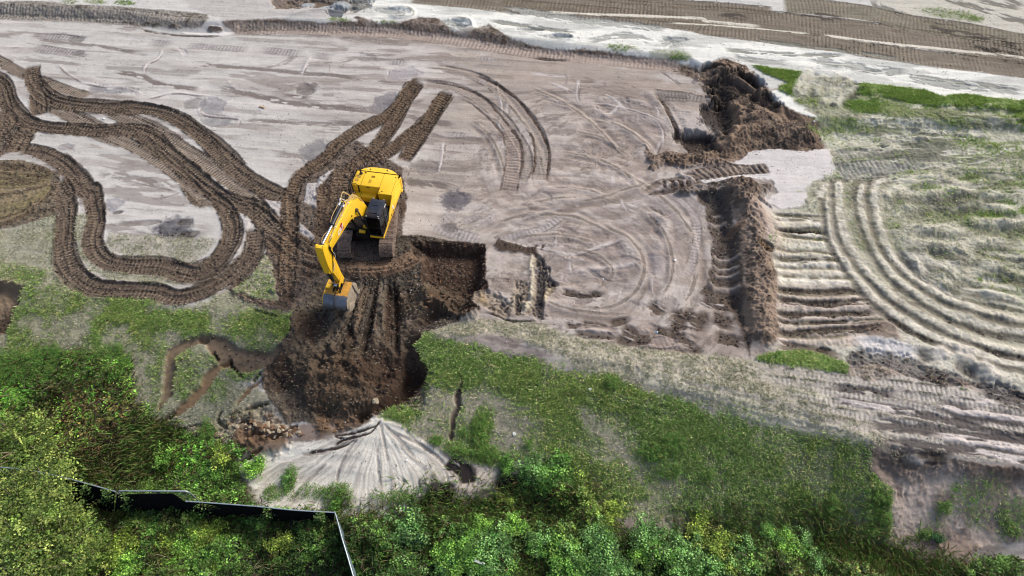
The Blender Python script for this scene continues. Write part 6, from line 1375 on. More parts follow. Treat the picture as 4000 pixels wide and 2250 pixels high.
yel = region_w('G', 150, 1200, 6)(sp2) + region_w('G', 100, 500, 4)(sp2) + .6 * region_w('H', 1850, 950, 3.5)(sp2)
brn_ = region_w('G', 700, 300, 3.0)(sp2) + .8 * region_w('G', 450, 330, 3)(sp2) + .8 * region_w('G', 850, 520, 2.5)(sp2) + .9 * region_w('G', 1150, 1270, 2)(sp2) + .5 * region_w('H', 150, 900, 2)(sp2) + .7 * region_w('I', 1300, 1350, 5)(sp2)
brt = region_w('D', 400, 1380, 3.5)(sp2) + region_w('D', 800, 1400, 3)(sp2) + region_w('D', 100, 1400, 2.5)(sp2) + .8 * region_w('G', 1300, 600, 3)(sp2)
base = palette(NSP, ((66, 98, 34), (84, 122, 40), (56, 82, 34), (98, 136, 48)), .15)
def lerp(a, b, w): w = np.clip(w, 0, 1)[:, None]; return a * (1 - w) + b * w
base = lerp(base, palette(NSP, ((118, 138, 42), (100, 124, 40), (136, 148, 56)), .15), yel * .9)
base = lerp(base, palette(NSP, ((112, 168, 44), (90, 148, 42), (130, 180, 58)), .15) * .85, brt * .9)
base = lerp(base, palette(NSP, ((104, 82, 52), (128, 112, 48), (84, 92, 42), (76, 60, 42)), .2), brn_ * .75 * (RS.rand(NSP) < .7))
base = base * (.6 + .9 * sst(.3, .7, hue))[:, None]
tops = (RS.rand(NSP) < .16)[:, None]; base = np.where(tops, base * 2.3, base * .95)
K = 10
LP = np.repeat(sp, K, axis=0); n = len(LP)
rr_ = RS.rand(n) ** .6 * .17; aa = RS.rand(n) * 6.283
LP = LP + np.stack([np.cos(aa) * rr_, np.sin(aa) * rr_, RS.uniform(-.10, .08, n) - rr_ * .3], -1)
lc = np.repeat(base, K, axis=0) * RS.uniform(.8, 1.25, (n, 1))
V, F, Cc = leaf_arrays(LP, .125, lc, .25, .66)
u_ = nmesh('undergrowth', V, F, LEAF, Cc); u_['kind'] = 'stuff'
# long grass and dead stems through it
gp = []
for (t, x, y, r, nn) in (('G', 1050, 500, 1.4, 1600), ('G', 1180, 480, .8, 700), ('G', 1060, 620, 1.2, 1200), ('G', 560, 720, 1.6, 800), ('H', 720, 1090, 2.2, 2600), ('H', 900, 1130, 1.4, 1000), ('H', 1450, 1330, 2.6, 2400), ('H', 1250, 960, 1.5, 900), ('H', 1700, 950, 1.5, 900), ('I', 350, 1230, 2.2, 1500), ('I', 650, 1330, 2.5, 1600), ('I', 1250, 1310, 2.0, 2600), ('I', 1600, 1400, 1.6, 1400), ('I', 1950, 1430, 1.4, 700), ('H', 1850, 1280, 1.6, 900), ('H', 30, 1000, 1.0, 300), ('H', 300, 1060, 1.0, 300), ('G', 1720, 1020, 1.0, 300), ('I', 1000, 1100, 1.5, 500)):
    cx, cy = W(t, x, y); q = RS.normal(0, r * .5, (nn, 2)); gp.append(np.column_stack([cx + q[:, 0] * 1.3, cy + q[:, 1]]))
gp = np.vstack(gp); gp3 = np.column_stack([gp, gz(gp[:, 0], gp[:, 1]) + canopy(gp[:, 0], gp[:, 1]) * .5])
V, F, Cc = blade_arrays(gp3, .62, .028, palette(len(gp3), ((96, 134, 50), (112, 150, 66), (132, 138, 74), (116, 104, 62)), .15), lean=.7)
g_ = nmesh('long_grass', V, F, BLADE, Cc); g_['kind'] = 'stuff'
tp = pick(wm * .9, 9000, y1=24); tp3 = np.column_stack([tp, gz(tp[:, 0], tp[:, 1]) + canopy(tp[:, 0], tp[:, 1]) * RS.uniform(.4, 1.0, len(tp))])
V, F, Cc = blade_arrays(tp3, .55, .018, palette(len(tp3), ((96, 74, 54), (132, 108, 78), (70, 54, 42), (150, 138, 112)), .2), lean=1.15)
g_ = nmesh('dead_stems', V, F, TWIG, Cc); g_['kind'] = 'stuff'
# scattered weed tufts on slope and sand edge
cm = np.zeros_like(H)
for (t, x, y, a, b, s_) in (('H', 1060, 420, .5, 1.4, 1), ('H', 1100, 570, 1.0, .5, 1), ('H', 940, 430, .3, .3, 1), ('H', 750, 480, .4, .3, .8), ('H', 900, 560, .8, .4, .6), ('D', 300, 1290, 3.5, 1.0, .7), ('D', 780, 1290, 1.3, 1.1, .8), ('D', 600, 1330, 1.6, .9, .7), ('D', 70, 1330, 1.6, .8, .6), ('I', 1190, 970, .4, .6, .9), ('I', 1560, 910, .5, .3, 1), ('I', 1560, 1040, .5, .3, 1), ('I', 1470, 1130, .5, .3, .9), ('H', 2000, 70, .5, .35, 1), ('I', 60, 510, .9, .6, .6), ('I', 20, 700, .8, .4, .6), ('H', 2300, 560, .9, .5, .6), ('H', 1420, 510, .4, .3, .6), ('I', 300, 730, .4, .3, .6), ('G', 1480, 430, .6, .9, .8), ('G', 1700, 700, .8, .5, .3), ('H', 450, 900, 1.2, .4, .4), ('H', 30, 860, 1.0, .5, .6), ('G', 2250, 860, 1.5, .4, .25), ('G', 2080, 780, .4, .8, .5), ('G', 1960, 870, .5, .5, .5), ('I', 2250, 1020, 1., .7, .08), ('I', 2200, 840, 1.3, 1.0, .10), ('I', 2500, 1040, .8, .8, .15), ('I', 1860, 1150, .3, .2, .9), ('I', 2010, 960, .4, .3, .6), ('I', 1430, 1000, 1.5, 1.5, .12), ('C', 850, 1155, .01, .01, 0)):
    sl, m = blob(t, x, y, a, b, 0, .5); cm[sl] = np.maximum(cm[sl], m * s_)
q2 = pick(cm, 5200, y1=26); q3 = np.column_stack([q2, gz(q2[:, 0], q2[:, 1]) + RS.uniform(.02, .3, len(q2))])
LP = np.repeat(q3, 9, axis=0); LP = LP + RS.normal(0, .07, LP.shape)
V, F, Cc = leaf_arrays(LP, .075, palette(len(LP), ((84, 136, 40), (102, 148, 52), (70, 108, 40), (122, 124, 58)), .2), .3, .6)
w_ = nmesh('weeds', V, F, LEAF, Cc); w_['kind'] = 'stuff'

# ---- single shrubs and trees
def limb_tubes(rs, n, R_, Hh, base_r, spread=1.0):
    mb = MB(); ends = []
    for i in range(n):
        a = rs.uniform(0, 2 * math.pi); L = rs.uniform(.5, 1.0); e = (math.cos(a) * R_ * L * spread, math.sin(a) * R_ * L * spread, Hh * rs.uniform(.55, 1.0) * (1 - .25 * L * L))
        k = rs.uniform(.2, .45)
        m_ = (e[0] * .3 + rs.uniform(-.1, .1) * R_, e[1] * .3 + rs.uniform(-.1, .1) * R_, Hh * k)
        P = bez([(0, 0, -.05), m_, e], 4)
        Q = []; up = Vector((.1, .2, 1))
        rings = []
        for j, p in enumerate(P):
            d = (P[min(j + 1, len(P) - 1)] - P[max(j - 1, 0)]).normalized(); u = d.cross(up).normalized(); v = d.cross(u); rad = base_r * (1 - .85 * j / (len(P) - 1))
            rings.append([mb.bm.verts.new(p + (u * math.cos(t) + v * math.sin(t)) * rad) for t in [2 * math.pi * q / 5 for q in range(5)]])
        for A, B in zip(rings, rings[1:]):
            for q in range(5): mb.bm.faces.new((A[q], A[(q + 1) % 5], B[(q + 1) % 5], B[q]))
        ends += [P[-1], P[-3], P[-5]] if len(P) > 5 else [P[-1]]
    return mb, ends
M['bark'] = mat('bark', S((138, 124, 104)), .9, 0, .1, .25, 9)
M['stem'] = mat('green_stem', S((104, 104, 62)), .9, 0, .1, .2, 9)
def shrub(name, seed, R_, Hh, cols, nsp=150, per=12, leaf=.10, stems=7, bark=None, partname='stem', crown='foliage'):
    rs = np.random.RandomState(seed); rr2 = random.Random(seed)
    root = empty(name, (0, 0, 0))
    mb, ends = limb_tubes(rr2, stems, R_, Hh, .035 if Hh < 2 else .10)
    mb.build(partname, bark or M['stem'], root)
    E = np.array([tuple(e) for e in ends])
    i = rs.randint(0, len(E), nsp)
    c_ = E[i] + rs.normal(0, 1, (nsp, 3)) * np.array([R_ * .24, R_ * .24, Hh * .10])
    c_[:, 2] = np.clip(c_[:, 2], .1, Hh * 1.15)
    bc_ = palette(nsp, cols, .22, rs); bc_ *= rs.choice([.55, 1.0, 1.8], nsp, p=[.3, .45, .25])[:, None]
    LP = np.repeat(c_, per, axis=0); n = len(LP)
    r_ = rs.rand(n) ** .6 * leaf * 2.0; a = rs.rand(n) * 6.283
    LP = LP + np.stack([np.cos(a) * r_, np.sin(a) * r_, rs.uniform(-.08, .06, n) - r_ * .3], -1)
    V, F, Cc = leaf_arrays(LP, leaf, np.repeat(bc_, per, axis=0) * rs.uniform(.8, 1.25, (n, 1)), .25, .62, rs)
    o = nmesh(crown, V, F, LEAF, Cc); o.parent = root
    return root
def copy_tree(o):
    c_ = o.copy(); C.objects.link(c_)
    for ch in list(o.children):
        d = ch.copy(); C.objects.link(d); d.parent = c_
    return c_
GRN = ((84, 130, 40), (104, 150, 50), (70, 108, 38)); YG = ((128, 150, 40), (110, 136, 40), (148, 160, 60)); OL = ((112, 136, 48), (94, 118, 42), (140, 152, 66), (76, 98, 40)); DG = ((60, 100, 52), (70, 112, 60), (52, 84, 44))
protos = [shrub('shrub', 1, .75, .95, GRN), shrub('shrub', 2, .65, .8, YG), shrub('shrub', 3, .85, 1.1, ((74, 116, 46), (92, 132, 62), (108, 146, 74))), shrub('shrub', 4, .6, .8, DG), shrub('shrub', 5, .7, .9, ((112, 160, 44), (96, 142, 40), (132, 172, 62)))]
used = [False] * len(protos)
def place_shrub(k, t, x, y, s, label, group=None, dz=0.0, cat='shrub'):
    o = protos[k] if not used[k] else copy_tree(protos[k]); used[k] = True
    X_, Y_ = W(t, x, y); o.location = (X_, Y_, float(gz([X_], [Y_])[0]) + dz); o.scale = (s, s, s); o.rotation_euler.z = (x * 7.3 + y * 3.1) % 6.28
    tag(o, label, cat, group)
for a in ((0, 'H', 1560, 700, 1.45, 'round leafy shrub above the pale sand patch, largest of its clump'),
          (2, 'H', 1440, 690, 1.0, 'leafy shrub on the left side of the round shrub above the sand patch'),
          (4, 'H', 1500, 760, .9, 'bright green low shrub touching the top of the pale sand patch'),
          (0, 'H', 1640, 800, 1.1, 'leafy shrub at the foot of the grass slope, right of the pale sand patch'),
          (2, 'H', 1720, 830, .7, 'small shrub creeping onto the grass slope right of the sand patch'),
          (0, 'H', 1240, 680, .8, 'small shrub beside the black muddy puddle'),
          (4, 'G', 1840, 680, .9, 'bright green shrub standing on the left shoulder of the sand fan'),
          (1, 'G', 1590, 600, 1.0, 'yellowish green shrub just left of the sand fan, below the rubble'),
          (4, 'G', 1200, 600, 1.0, 'light green shrub above the fence, left of the rubble'),
          (0, 'G', 1540, 760, .9, 'leafy shrub close above the black fence near its lowered corner'),
          (3, 'I', 1955, 1175, .55, 'single round dark green tuft bush on bare sand in the lower right hollow'),
          (1, 'H', 1240, 920, .7, 'yellowish shrub between the two sand lobes below the puddle'),
          (2, 'G', 2060, 760, .45, 'thin young shrub rooted in the washed sand fan'),
          (0, 'H', 40, 950, .6, 'shrub at the lower left edge of the sand fan above the fence end'),
          (1, 'I', 230, 1110, 1.1, 'yellow green shrub at the thicket top under the grass slope'),
          (4, 'I', 840, 1230, 1.05, 'bright leafy shrub sticking out of the thicket edge toward the slope'),
          (2, 'I', 940, 1230, .85, 'pale green shrub right of the bright leafy one at the thicket edge'),
          (2, 'I', 1090, 1370, .8, 'upright pale shrub in the brown grass at the bottom edge'),
          (1, 'H', 1990, 1010, 1.0, 'yellow shrub at the upper tip of the right hand thicket'),
          (3, 'G', 1130, 1040, 1.0, 'dark blue green broad leaved creeper bush under the black fence'),
          (3, 'G', 1000, 1020, .8, 'smaller dark green creeper bush under the tall fence panel'),
          (4, 'G', 930, 960, .6, 'young green sapling growing up against the black screen')):
    place_shrub(*a)
GTH = 'yellow green shrub tops in the thicket below the fence'
GTR = 'leafy shrubs in the thicket along the bottom right'
rs2 = random.Random(5)
for i in range(26):
    place_shrub(rs2.choice((0, 1, 4, 4, 1)), 'G', rs2.uniform(850, 2350), rs2.uniform(1100, 1460), rs2.uniform(.7, 1.2), 'leafy yellow green shrub in the dense thicket under the black fence', GTH, .15)
for i in range(38):
    x = rs2.uniform(150, 2568); lo = 1060 if x < 1500 else 1120
    place_shrub(rs2.choice((0, 2, 2, 3, 4, 0)), 'H', x, rs2.uniform(lo + 40, 1460), rs2.uniform(.7, 1.25), 'leafy green shrub in the dense thicket right of the fence corner', GTR, .15)
for i in range(12):
    place_shrub(rs2.choice((0, 1, 2)), 'I', rs2.uniform(0, 900), rs2.uniform(1150, 1460), rs2.uniform(.7, 1.2), 'leafy green shrub in the dense thicket right of the fence corner', GTR, .15)
trees = [('G', 90, 470, 2.3, 3.4, 'yellow green tree at the left edge, uppermost crown above the fence line'),
         ('G', 270, 790, 1.8, 3.4, 'olive tree whose branches hang over the left end of the black fence'),
         ('G', 110, 950, 2.6, 4.2, 'large olive tree at the left edge level with the fence'),
         ('G', 420, 1230, 2.3, 3.6, 'dense yellow green tree below the left end of the fence'),
         ('G', 180, 1330, 2.8, 4.4, 'broad olive tree filling the bottom left corner')]
for i, (t, x, y, r, h, lab) in enumerate(trees):
    o = shrub('tree', 30 + i, r, h, OL, nsp=640, per=12, leaf=.14, stems=18, bark=M['bark'], partname='trunk', crown='crown')
    sx, sy = src(t, x, y); X_, Y_ = unproj(sx, sy, -3.3 + h * .7)
    o.location = (X_, Y_, float(gz([X_], [Y_])[0])); tag(o, lab, 'tree')

LB[0] = 1.0
# ---- grit on the bare sand, bits of root in the fresh soil
def pebbles(name, P2, smin, smax, cols, m):
    n = len(P2); z_ = gz(P2[:, 0], P2[:, 1]); s = RS.uniform(smin, smax, n)[:, None]
    c_ = np.column_stack([P2, z_ + s[:, 0] * .3]); a = RS.rand(n) * 6.28
    def dr(t, k, h): return np.stack([np.cos(a + t) * k, np.sin(a + t) * k * .8, np.full(n, h)], -1) * s
    V = np.stack([c_ + dr(0, 1, 0), c_ + dr(1.7, .8, .1), c_ + dr(3.1, 1, -.1), c_ + dr(4.6, .9, 0), c_ + dr(0, 0, .8)], 1).reshape(-1, 3)
    b_ = (np.arange(n) * 5)[:, None]
    F = np.vstack([b_ + np.array([[i, (i + 1) % 4, 4]]) for i in range(4)])
    o = nmesh(name, V, F, m, np.repeat(cols, 5, axis=0)); o['kind'] = 'stuff'
STONE = tint_mat('grit', .95, ((30, .85, 1.15, 3),), .15)
bare = vis * (1 - np.clip(G, 0, 1)) * (1 - WD) * sst(.42, .62, N2) * (.2 + .8 * sst(.5, .6, N3))
pp = pick(bare, 9000); pebbles('gravel', pp, .02, .055, palette(9000, ((96, 88, 84), (128, 118, 112), (206, 200, 194), (70, 62, 58)), .1), STONE)
em = np.zeros_like(H); lum = COL.mean(-1); em[(lum < .12) & (G < .1) & (WD < .05)] = 1.0; em *= vis * (Y > 18) * (Y < 52)
pp = pick(em, 16000); pebbles('soil_crumbs', pp, .025, .09, palette(16000, ((92, 80, 70), (62, 54, 48), (126, 112, 96), (48, 41, 37)), .12), STONE)
pp = pick(em, 2600); P3 = np.column_stack([pp, gz(pp[:, 0], pp[:, 1])]); V, F, Cc = blade_arrays(P3, .20, .022, palette(len(P3), ((150, 132, 108), (176, 158, 130), (60, 48, 40)), .12), lean=1.3)
g_ = nmesh('root_bits', V, F, TWIG, Cc); g_['kind'] = 'stuff'
# ------------------------------------------------------------------ the site fence
def fz(x, y): return 240 + x / 2.1467, 1850 + y / 2.1467
M['galv'] = mat('galvanised_pipe', S((190, 200, 204)), .35, .6, .5, .08, 12)
M['screen'] = mat('black_screen_fabric', S((17, 17, 20)), .95, 0, .08, .35, 2.5, bump=.5)
M['mesh'] = mat('chain_link_wire', S((150, 160, 156)), .5, .4, .4, .1)
M['screen2'] = mat('dusty_screen_fabric', S((104, 122, 128)), .8, 0, .2, .25, 3)
def pt3(x, y, z): a, b = unproj(*fz(x, y), z); return Vector((a, b, z))
def sheet(top, bot, name, m, parent, nu=40, nv=10, wav=.07, seed=1):
    rs = np.random.RandomState(seed); ph = rs.rand(6) * 6
    V = []; F = []
    for i in range(nu + 1):
        u = i / nu; a = top(u); b = bot(u)
        for j in range(nv + 1):
            v = j / nv; p = a.lerp(b, v); w = wav * math.sin(math.pi * min(v * 1.2, 1) * .5) * (math.sin(u * 31 + ph[0] + v * 2) + .6 * math.sin(u * 77 + ph[1] - v * 3))
            V.append((p.x, p.y - w - .15 * math.sin(v * math.pi), p.z))
    for i in range(nu):
        for j in range(nv): q = i * (nv + 1) + j; F.append((q, q + 1, q + nv + 2, q + nv + 1))
    o = nmesh(name, V, F, m, None, True); o.parent = parent
    md = o.modifiers.new('thickness', 'SOLIDIFY'); md.thickness = .006
    return o
def pl(pts):
    pts = [Vector(p) for p in pts]; L = [0]
    for a, b in zip(pts, pts[1:]): L.append(L[-1] + (b - a).length)
    def f(u):
        d = u * L[-1]
        for i in range(len(pts) - 1):
            if d <= L[i + 1] + 1e-6: return pts[i].lerp(pts[i + 1], (d - L[i]) / max(L[i + 1] - L[i], 1e-6))
        return pts[-1]
    return f
def lattice(a, b, h, name, parent, pitch=.11, r=.004, clip=None):
    mb = MB(); a = Vector(a); b = Vector(b); L = (b - a).length; e = (b - a).normalized()
    n = int((L + h) / pitch)
    for k in range(n):
        for sgn in (1, -1):
            s0 = k * pitch - h if sgn > 0 else k * pitch
            s1 = s0 + h if sgn > 0 else s0 - h
            z0, z1 = 0, h
            lo, hi = (s0, s1)
            t0, t1 = 0.0, 1.0
            for lim, gt in ((0, True), (L, False)):
                if abs(s1 - s0) < 1e-6: continue
                t = (lim - s0) / (s1 - s0)
                if (s1 > s0) == gt: t0 = max(t0, t)
                else: t1 = min(t1, t)
            if t1 - t0 < .02: continue
            p = a + e * (s0 + (s1 - s0) * t0) + Vector((0, 0, -h + h * t0)); q = a + e * (s0 + (s1 - s0) * t1) + Vector((0, 0, -h + h * t1))
            d = (q - p); u = d.cross(Vector((0, 1, .3))).normalized() * r; v = d.cross(u).normalized() * r
            vs = [[mb.bm.verts.new(c + w) for w in (u, v * 1.0, -u)] for c in (p, q)]
            for i in range(3): mb.bm.faces.new((vs[0][i], vs[0][(i + 1) % 3], vs[1][(i + 1) % 3], vs[1][i]))
    return mb.build(name, M['mesh'], parent)
def fence_run(lab, tops, bots, posts, screen, rail_r=.033, nu=60, h=2.2, seed=1, wav=.06, skip=0):
    f = empty('chain_link_fence', (tops[0].x, tops[0].y, tops[0].z - h)); tag(f, lab, 'fence'); inv = Matrix.Translation(-Vector(f.location))
    T = [inv @ p for p in tops]; B = [inv @ p for p in bots]
    mb = MB(); mb.tube(T, rail_r, 10); mb.build('top_rail', M['galv'], f, 60)
    for p in posts:
        q = inv @ p; mb = MB(); mb.cyl((q.x, q.y, q.z + .02), (q.x, q.y, q.z - h), .03, n=10); mb.cyl((q.x, q.y, q.z + .02), (q.x, q.y, q.z + .05), .042, n=10); mb.build('post', M['galv'], f, 60)
    sheet(pl(T[skip:]), pl(B[skip:]), 'screen_fabric', screen, f, nu, 10, wav, seed)
    return f, T, B
# left stretch running under the tree
zt = -1.0
tl = [pt3(-560, -60, zt), pt3(-240, -25, zt), pt3(40, 38, zt), pt3(170, 72, zt), pt3(450, 150, zt)]
bl = [pt3(-560, 140, -3.5), pt3(-240, 180, -3.5), pt3(60, 240, -3.5), pt3(170, 290, -3.5), pt3(450, 338, -3.5)]
f1, T, B = fence_run('black screened chain link fence stretch hung with vines beside the tree', tl, bl, (tl[0], tl[2], tl[4]), M['screen'], seed=2, skip=2)
# tall free panel with folded screen
zt2 = -.75
a, b = pt3(462, 145, zt2), pt3(1062, 147, zt2)
pan = empty('fence_panel', (a.x, a.y, -3.2)); tag(pan, 'tall temporary fence panel with rounded corners, black screen folded off one corner', 'fence panel')
iv = Matrix.Translation(-Vector(pan.location)); A_, B_ = iv @ a, iv @ b
mb = MB(); d_ = (B_ - A_).normalized(); hh = 2.4
mb.tube([A_ + Vector((0, 0, -hh))] + bez([A_ + Vector((0, 0, -.35)), A_ + Vector((0, 0, -.14)) + d_ * .03, A_ + d_ * .15], 5) + bez([B_ - d_ * .15, B_ + Vector((0, 0, -.14)) - d_ * .03, B_ + Vector((0, 0, -.35))], 5) + [B_ + Vector((0, 0, -hh))], .034, 10)
mb.tube([A_ + Vector((0, 0, -hh + .1)), B_ + Vector((0, 0, -hh + .1))], .03, 8); mb.build('panel_frame', M['galv'], pan, 60)
lattice(A_ + d_ * .03 + Vector((0, 0, -.04)), B_ - d_ * .03 + Vector((0, 0, -.04)), 2.2, 'wire_mesh', pan)
t0 = iv @ pt3(468, 165, zt2 - .1); t1 = iv @ pt3(940, 158, zt2 - .06); t2 = iv @ pt3(1052, 236, -1.25)
b0 = iv @ pt3(455, 338, -3.5); b1 = iv @ pt3(840, 340, -3.5); b2 = iv @ pt3(1050, 345, -3.5)
fy = Vector((0, -.06, 0))
sheet(pl([t0 + fy, t1 + fy, t2 + fy]), pl([b0, b1, b2]), 'screen_fabric', M['screen'], pan, 60, 12, .07, 4)
# lower stretch to the corner
zt3 = -1.2
tr_ = [pt3(1050, 232, zt3), pt3(1340, 252, zt3), pt3(1648, 276, zt3), pt3(1930, 305, zt3 - .05), pt3(2120, 318, zt3 - .15), pt3(2290, 326, zt3 - .25)]
br_ = [pt3(1050, 345, -3.4), pt3(1340, 362, -3.4), pt3(1640, 384, -3.4), pt3(1930, 398, -3.4), pt3(2120, 404, -3.4), pt3(2285, 402, -3.4)]
fence_run('low black screened chain link fence running right to the corner below the sand fan', tr_, br_, (tr_[0], tr_[2], tr_[4], tr_[5]), M['screen'], seed=6)
# return toward the bottom of the photograph
ts = [pt3(2296, 332, zt3 - .25), pt3(2318, 410, zt3 - .1), pt3(2352, 540, zt3), pt3(2400, 700, zt3), pt3(2448, 865, zt3), pt3(2500, 1040, zt3)]
bs = [Vector((p.x + (.0 if i == 0 else .04), p.y, -3.45)) for i, p in enumerate(ts)]
f, T, B = fence_run('chain link fence side running from the corner out of the bottom of the frame', ts, bs, (ts[2], ts[4]), M['screen2'], nu=50, seed=8, wav=.01)

# ------------------------------------------------------------------ clods, stakes and scraps
def rock(name, seed, m):
    bm = bmesh.new(); bmesh.ops.create_icosphere(bm, subdivisions=2, radius=.5); rs = random.Random(seed)
    ax = [Vector((rs.gauss(0, 1), rs.gauss(0, 1), rs.gauss(0, 1))).normalized() for _ in range(9)]
    for v in bm.verts:
        n = v.co.normalized(); k = 1.0
        for a in ax: dd = n.dot(a); k = min(k, 1 - .5 * max(0, dd - .62) / .38) if dd > .62 else k
        v.co = n * .5 * k * rs.uniform(.92, 1.06); v.co.z *= .7; v.co.x *= 1.25
    me = bpy.data.meshes.new(name); bm.to_mesh(me); bm.free(); me.materials.append(m)
    o = bpy.data.objects.new(name, me); C.objects.link(o); return o
M['clodp'] = mat('dry_clod', S((172, 158, 136)), .95, 0, .1, .2, 4, S((110, 88, 70)), 3, .7, .5, .6)
M['clodb'] = mat('brown_clod', S((128, 100, 76)), .95, 0, .1, .25, 4, S((76, 58, 44)), 3, .7, .5, .6)
cp_ = [rock('dirt_clod', 50 + i, M['clodp'] if i < 2 else M['clodb']) for i in range(4)]
cu_ = [False] * 4
rs3 = random.Random(11)
def clod(k, t, x, y, s, label, group):
    o = cp_[k] if not cu_[k] else cp_[k].copy()
    if cu_[k]: C.objects.link(o)
    cu_[k] = True
    X_, Y_ = W(t, x, y); o.location = (X_, Y_, float(gz([X_], [Y_])[0]) + .08 * s); o.scale = (s, s * rs3.uniform(.6, 1), s * rs3.uniform(.6, 1)); o.rotation_euler = (rs3.uniform(-.4, .4), rs3.uniform(-.4, .4), rs3.uniform(0, 6.28))
    tag(o, label, 'clod', group)
for i in range(70):
    t = rs3.random(); x = 1640 + 500 * t + rs3.gauss(0, 25); y = 300 + 90 * t + 120 * rs3.random() * (1 - abs(2 * t - 1) * .5)
    clod(rs3.choice((0, 1, 0, 2)), 'G', x, y, rs3.uniform(.14, .42), 'broken clod of dried sandy soil in the rubble at the foot of the slump', 'soil clods in the rubble left of the fan')
for i in range(30): clod(rs3.choice((1, 2, 3)), 'G', rs3.uniform(1160, 1560), rs3.uniform(360, 470), rs3.uniform(.1, .28), 'small soil clod among the weeds at the lower end of the cracks', 'soil clods below the slope cracks')
for i in range(46): clod(rs3.choice((2, 3)), 'G', rs3.gauss(2310 if i % 2 else 2440, 30), rs3.uniform(230, 420), rs3.uniform(.1, .3), 'brown clod rolled down to the lip of the dug slope', 'brown clods at the lip of the dug slope')
for i in range(26): clod(rs3.choice((2, 3)), 'E', rs3.uniform(450, 1000), rs3.uniform(560, 900), rs3.uniform(.1, .26), 'brown clod lying in the fresh dug pit beside the machine', 'brown clods in the fresh pit')
o = cp_[0].copy(); C.objects.link(o); X_, Y_ = W('H', 305, 205); o.location = (X_, Y_, float(gz([X_], [Y_])[0]) + .1); o.scale = (.5, .6, .5); tag(o, 'single tan stone standing out on the dark earth of the dug slope', 'stone'); o.name = 'stone'
M['wood'] = mat('stake_wood', S((196, 168, 128)), .8, 0, .2, .12, 12); M['flag'] = mat('blue_white_ribbon', S((196, 216, 236)), .6, 0, .3, .05); M['paper'] = mat('white_litter', S((228, 228, 226)), .6, 0, .3, .04); M['orange'] = mat('orange_tape', S((214, 120, 70)), .7, 0, .3, .05)
def stake(t, x, y, label, top, lean=(.1, .05), h=1.0):
    X_, Y_ = W(t, x, y); r_ = empty('survey_stake', (X_, Y_, float(gz([X_], [Y_])[0]))); tag(r_, label, 'stake')
    mb = MB(); mb.prism([(-.02, -.15), (.02, -.15), (.02, h), (-.02, h)], -.012, .012); o = mb.build('lath', M['wood'], r_); o.rotation_euler = (lean[0], lean[1], .4)
    mb = MB(); mb.box((0, 0, h - .06), (.07, .09, .22), bev=.01); mb.prism([(.03, h - .1), (.24, h - .2), (.22, h - .28), (.03, h - .2)], -.006, .006); o = mb.build('ribbon', top, r_); o.rotation_euler = (lean[0], lean[1], .4)
stake('E', 2280, 1090, 'wooden survey stake with pale blue ribbon by the dark prints above the green slope', M['flag'], (.2, .1), 1.1)
stake('E', 1932, 700, 'thin survey stake with white ribbon on the bare plateau', M['paper'], (.15, -.1), .9)
stake('A', 2365, 510, 'short stake with white flag above the two upper print bands', M['paper'], (.1, .1), .7)
def scrap(t, x, y, s, label, cat='litter', name='litter', m=None):
    mb = MB(); rs = random.Random(int(x)); vs = []
    n = 7
    for ring, z_ in ((.5, .02), (.3, .16)):
        vs.append([mb.bm.verts.new((ring * math.cos(k * 6.283 / n) * rs.uniform(.6, 1.2), ring * math.sin(k * 6.283 / n) * rs.uniform(.5, 1), z_ + rs.uniform(0, .12))) for k in range(n)])
    for k in range(n): mb.bm.faces.new((vs[0][k], vs[0][(k + 1) % n], vs[1][(k + 1) % n], vs[1][k]))
    mb.bm.faces.new(vs[1]); mb.bm.faces.new(vs[0][::-1])
    o = mb.build(name, m or M['paper']); X_, Y_ = W(t, x, y); o.location = (X_, Y_, float(gz([X_], [Y_])[0]) + .02); o.scale = (s, s, s); tag(o, label, cat)
scrap('A', 745, 852, .28, 'crumpled white scrap on sand between the two brown tracks, upper left')
scrap('E', 2452, 530, .22, 'tiny white scrap on the sand left of the dark ditch')
scrap('F', 68, 530, .2, 'white scrap inside the faint arc close to the ditch') if False else None
scrap('H', 1845, 118, .28, 'white crumpled cup lying on the grass slope')
scrap('H', 1300, 432, .3, 'pale scrap on the bare sand of the slope right of the tall weeds')
scrap('H', 528, 625, .22, 'small white scrap in the middle of the sand fan')
scrap('C', 1062, 878, .25, 'white scrap at the right tip of the dark spoil heap')
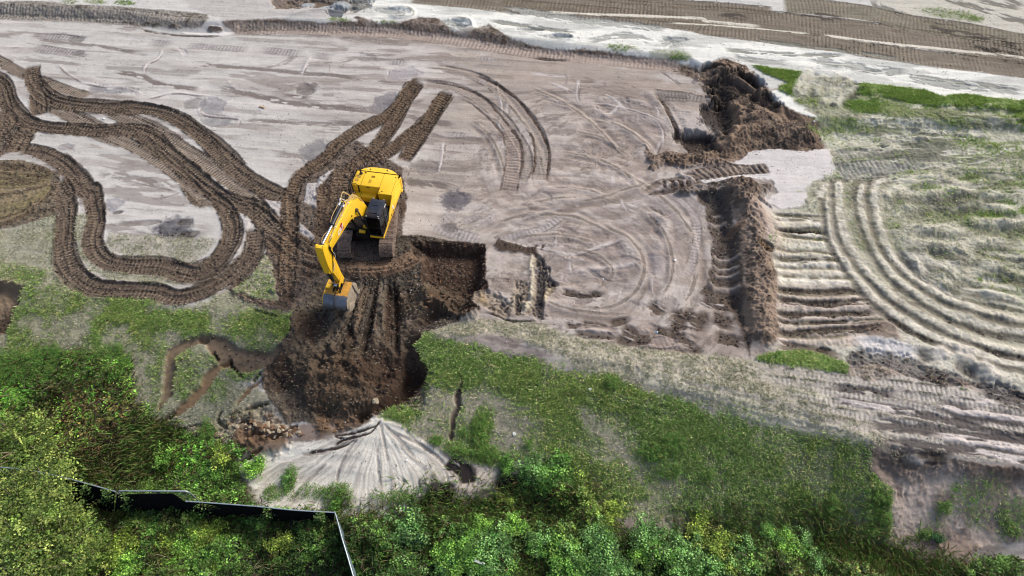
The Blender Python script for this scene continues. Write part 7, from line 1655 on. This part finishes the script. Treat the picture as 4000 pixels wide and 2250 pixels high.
mb = MB(); mb.box((0, 0, .04), (.5, .12, .08), bev=.02); o = mb.build('timber_offcut', M['wood']); X_, Y_ = W('A', 1880, 772); o.location = (X_, Y_, float(gz([X_], [Y_])[0]) + .02); o.rotation_euler.z = -.4; tag(o, 'short pale timber offcut on the plateau below the upper print band', 'offcut')
mb = MB(); mb.prism([(-.3, 0), (.3, 0), (.3, .08), (-.18, .08), (-.18, .2), (-.3, .2)], -.06, .06, .01); o = mb.build('litter', M['paper']); X_, Y_ = W('H', 1056, 1388); o.location = (X_, Y_, float(gz([X_], [Y_])[0]) + .9); o.rotation_euler.z = 1.2; tag(o, 'bent white strip caught in the thicket at the bottom middle', 'litter')

# vines grown over the screens
def vine(t0, t1, z0, z1, n, lab):
    a = pt3(*t0, z0); b = pt3(*t1, z1); rt = empty('vine', (a.x, a.y, a.z)); tag(rt, lab, 'vine'); rs = np.random.RandomState(int(t0[0]) + n)
    mb = MB(); stems = []
    for k in range(5):
        P = bez([Vector((rs.normal(0, .15), -.08, .05)), (b - a) * .4 + Vector((rs.normal(0, .25), -.12, 0)), (b - a) + Vector((rs.normal(0, .35), -.1, 0))], 6); mb.tube(P, .008, 5); stems += P
    mb.build('stem', M['stem'], rt)
    Pn = np.array([tuple(p) for p in stems]); LPv = Pn[rs.randint(0, len(Pn), n)] + rs.normal(0, .10, (n, 3)) + np.array([0, -.05, 0])
    V, F, Cc = leaf_arrays(LPv, .11, palette(n, ((104, 140, 58), (128, 156, 76), (84, 116, 52)), .2, rs), .2, .7, rs); o = nmesh('foliage', V, F, LEAF, Cc); o.parent = rt
vine((210, 85), (240, 200), -.95, -2.4, 160, 'thin vine hanging over the left fence stretch beside the tree')
vine((400, 130), (430, 240), -.95, -2.4, 220, 'leafy vine at the joint between the left stretch and the tall panel')
vine((550, 150), (590, 300), -.75, -2.9, 260, 'long leafy vine climbing the left part of the tall fence panel')
vine((1180, 245), (1200, 290), -1.15, -1.9, 50, 'small vine spray on the top rail just right of the tall panel')
vine((1720, 290), (1740, 340), -1.2, -2.2, 70, 'small vine dangling over the low fence below the sand fan')
vine((2170, 322), (2240, 380), -1.3, -2.6, 240, 'bushy vine heaped over the fence corner')
